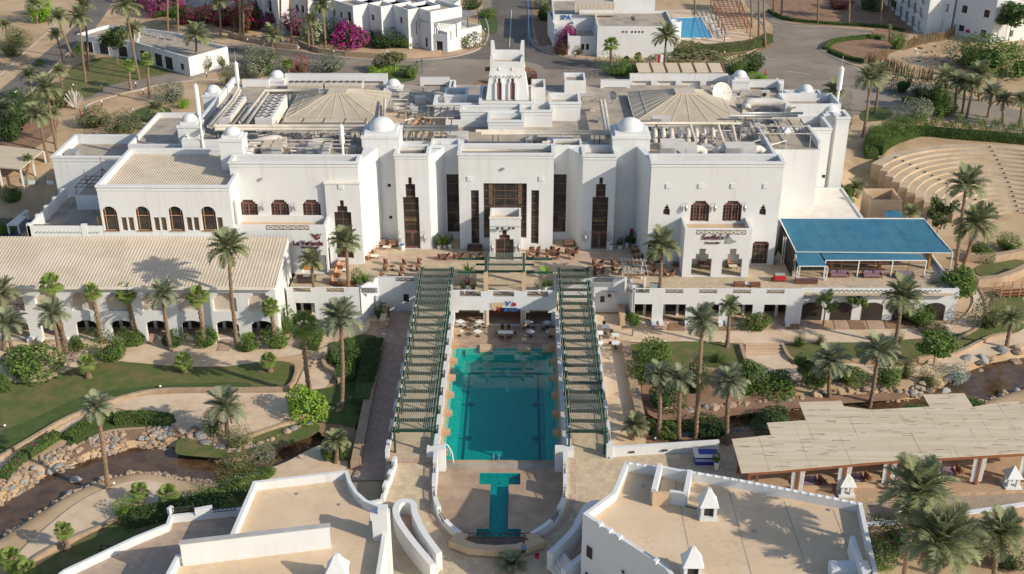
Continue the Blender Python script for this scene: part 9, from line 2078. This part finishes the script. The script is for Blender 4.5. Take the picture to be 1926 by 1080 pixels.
# ---- timber bridge at the right pond
t = thing('footbridge', 'timber footbridge with rail fence at the right pond', 'bridge', G(1895,545,.6)); a, b = G(1882,556,.6), G(1945,552,.6); u = (b-a).normalized(); n = Vector((-u.y,u.x,0))
for i in range(14): p = a + u*(i*.42); MB().obox((p.x+n.x*.9,p.y+n.y*.9), (u.x,u.y), .36, 2.0, .5, .6).build('plank', wood, t)
for s in (0, 1.9):
 for i in range(5): p = a + u*(i*1.4) + n*s; MB().box(p.x-.07,p.x+.07,p.y-.07,p.y+.07,0,1.7).build('post', framew, t)
 for z in (1.1,1.6): MB().bar((a+n*s)+Vector((0,0,z-.6)), (a+u*5.8+n*s)+Vector((0,0,z-.6)), .08, .08).build('rail', framew, t)
for pts, lab in (([(1815,478),(1870,480),(1926,470)], 'rubble stone wall below the theatre at right'), ([(1838,525),(1880,520),(1915,508),(1930,500)], 'stacked stone bank beside the footbridge')):
 P = [G(x, y, 1.2) for x, y in pts]; tag(MB().ribbon([(p.x,p.y) for p in P], .9, -.1, 1.3).build('rubble_wall', stone), lab, 'wall')
sheet('lawn', [(1835,505),(1870,492),(1920,490),(1925,505),(1890,520),(1845,520)], lawn)
# pool handrail
t = thing('pool_handrail', 'white curved handrail at the near left corner of the pool', 'handrail', G(842,862,0)); MB().tube(curve([G(832,832,2.6), G(842,838,2.4), G(850,852,1.4), G(853,870,.05)],5), .06, 6).build('rail', potw, t); MB().tube([G(846,845,1.9), G(846,858,.0)], .05, 5).build('strut', potw, t)
t = thing('pool_ladder', 'small metal ladder rails at the near edge of the pool', 'ladder', (-.2,104.7,0))
for x in (-.5,.1): MB().tube(curve([(x,104.5,0),(x,104.5,.7),(x,104.9,.7),(x,104.95,-.6)],4), .035, 6).build('ladder_rail', metal, t)
# wall mounted condensers
for px, py, Y, lab in ((1148,553,140.3,'white wall air conditioner with round fan by the right set back wall'),(1487,393,166,'white wall air conditioner at the foot of the far right block')):
 p = F(px, py, Y); t = thing('wall_condenser', lab, 'air conditioner', (p.x,Y,p.z)); MB().box(p.x-.6,p.x+.6,Y-.5,Y-.02,p.z-.4,p.z+.4).build('casing', duct, t); o = MB().cyl(0,0,0,.04,.27,n=14).build('fan', lattice, t); o.matrix_parent_inverse = Matrix.Translation((-p.x,-Y,-p.z)) @ Matrix.Translation((p.x-.15,Y-.5,p.z)) @ Matrix.Rotation(R(90),4,'X')
# ---- people
def person(px, py, z, rz, lab, shirt, trousers):
 p = G(px, py, z); t = thing('person', lab, 'person', (p.x,p.y,z), None, rz)
 V_ = [(0,0,.95),(0,0,1.2),(0,0,1.42),(0,-.01,1.52),(0,-.02,1.66),(.19,0,1.40),(.27,.03,1.14),(.27,-.12,.92),(-.19,0,1.40),(-.28,.02,1.14),(-.26,-.10,.90),(.1,0,.9),(.11,-.04,.5),(.12,.02,.08),(.12,-.14,.04),(-.1,0,.9),(-.12,.05,.5),(-.13,.12,.08),(-.13,-.03,.04),(0,-.03,1.74)]
 E_ = [(0,1),(1,2),(2,3),(3,4),(2,5),(5,6),(6,7),(2,8),(8,9),(9,10),(0,11),(11,12),(12,13),(13,14),(0,15),(15,16),(16,17),(17,18),(4,19)]
 rr = [.15,.16,.14,.06,.095,.075,.055,.045,.075,.055,.045,.10,.075,.05,.045,.10,.075,.05,.045,.06]
 me = bpy.data.meshes.new('body'); me.from_pydata(V_, E_, []); o = link('body', me, t, loc=(0,0,0)); o.modifiers.new('skin', 'SKIN'); o.modifiers.new('sub', 'SUBSURF').levels = 2; o.modifiers['sub'].render_levels = 2
 for i, v in enumerate(me.skin_vertices[0].data): v.radius = (rr[i], rr[i]*(.75 if i < 3 else 1)); v.use_root = (i == 0)
 me.materials.append(skin)
 link('shirt', MB().lathe(0,0,[(.19,.9),(.2,1.2),(.215,1.38),(.10,1.48)],12).mesh('shirt', shirt), t, loc=(0,0,0)).scale = (1.05,.82,1)
 for s in (-1,1):
  link('sleeve', MB().tube([(s*.17,0,1.42),(s*.255,.03,1.18)], .09, 8, .075).mesh('sleeve', shirt), t, loc=(0,0,0)); link('trouser_leg', MB().tube([(s*.09,0,.96),(s*.115,.0,.5),(s*.125,.06 if s<0 else .02,.12)], .125, 8, .08).mesh('leg', trousers), t, loc=(0,0,0))
 link('hair', MB().lathe(0,0,[(.105,1.68),(.11,1.74),(.085,1.81),(.02,1.835)],10).mesh('hair', dark), t, loc=(0,.01,0))
skin = mat('skin', (.36,.21,.14), None, 1, .6); shb = mat('blue_shirt', (.10,.19,.34), None, 1, .9); trd = mat('dark_trousers', (.03,.03,.04), None, 1, .9); shr = mat('red_shirt', (.45,.05,.04), None, 1, .9)
person(985,1047,.3,2.6,'person in a blue shirt standing by the fountain basin', shb, trd); person(1439,146,B0,.5,'person in a red top standing by the upper road bend', shr, trd)
p = G(1010,1050,.3); t = thing('red_planter', 'small dark red pot on the plaza beside the fountain', 'pot', (p.x,p.y,.3)); MB().lathe(p.x,p.y,[(.18,.3),(.26,.75),(.22,.75),(.2,.6)],10).build('pot', redm, t)
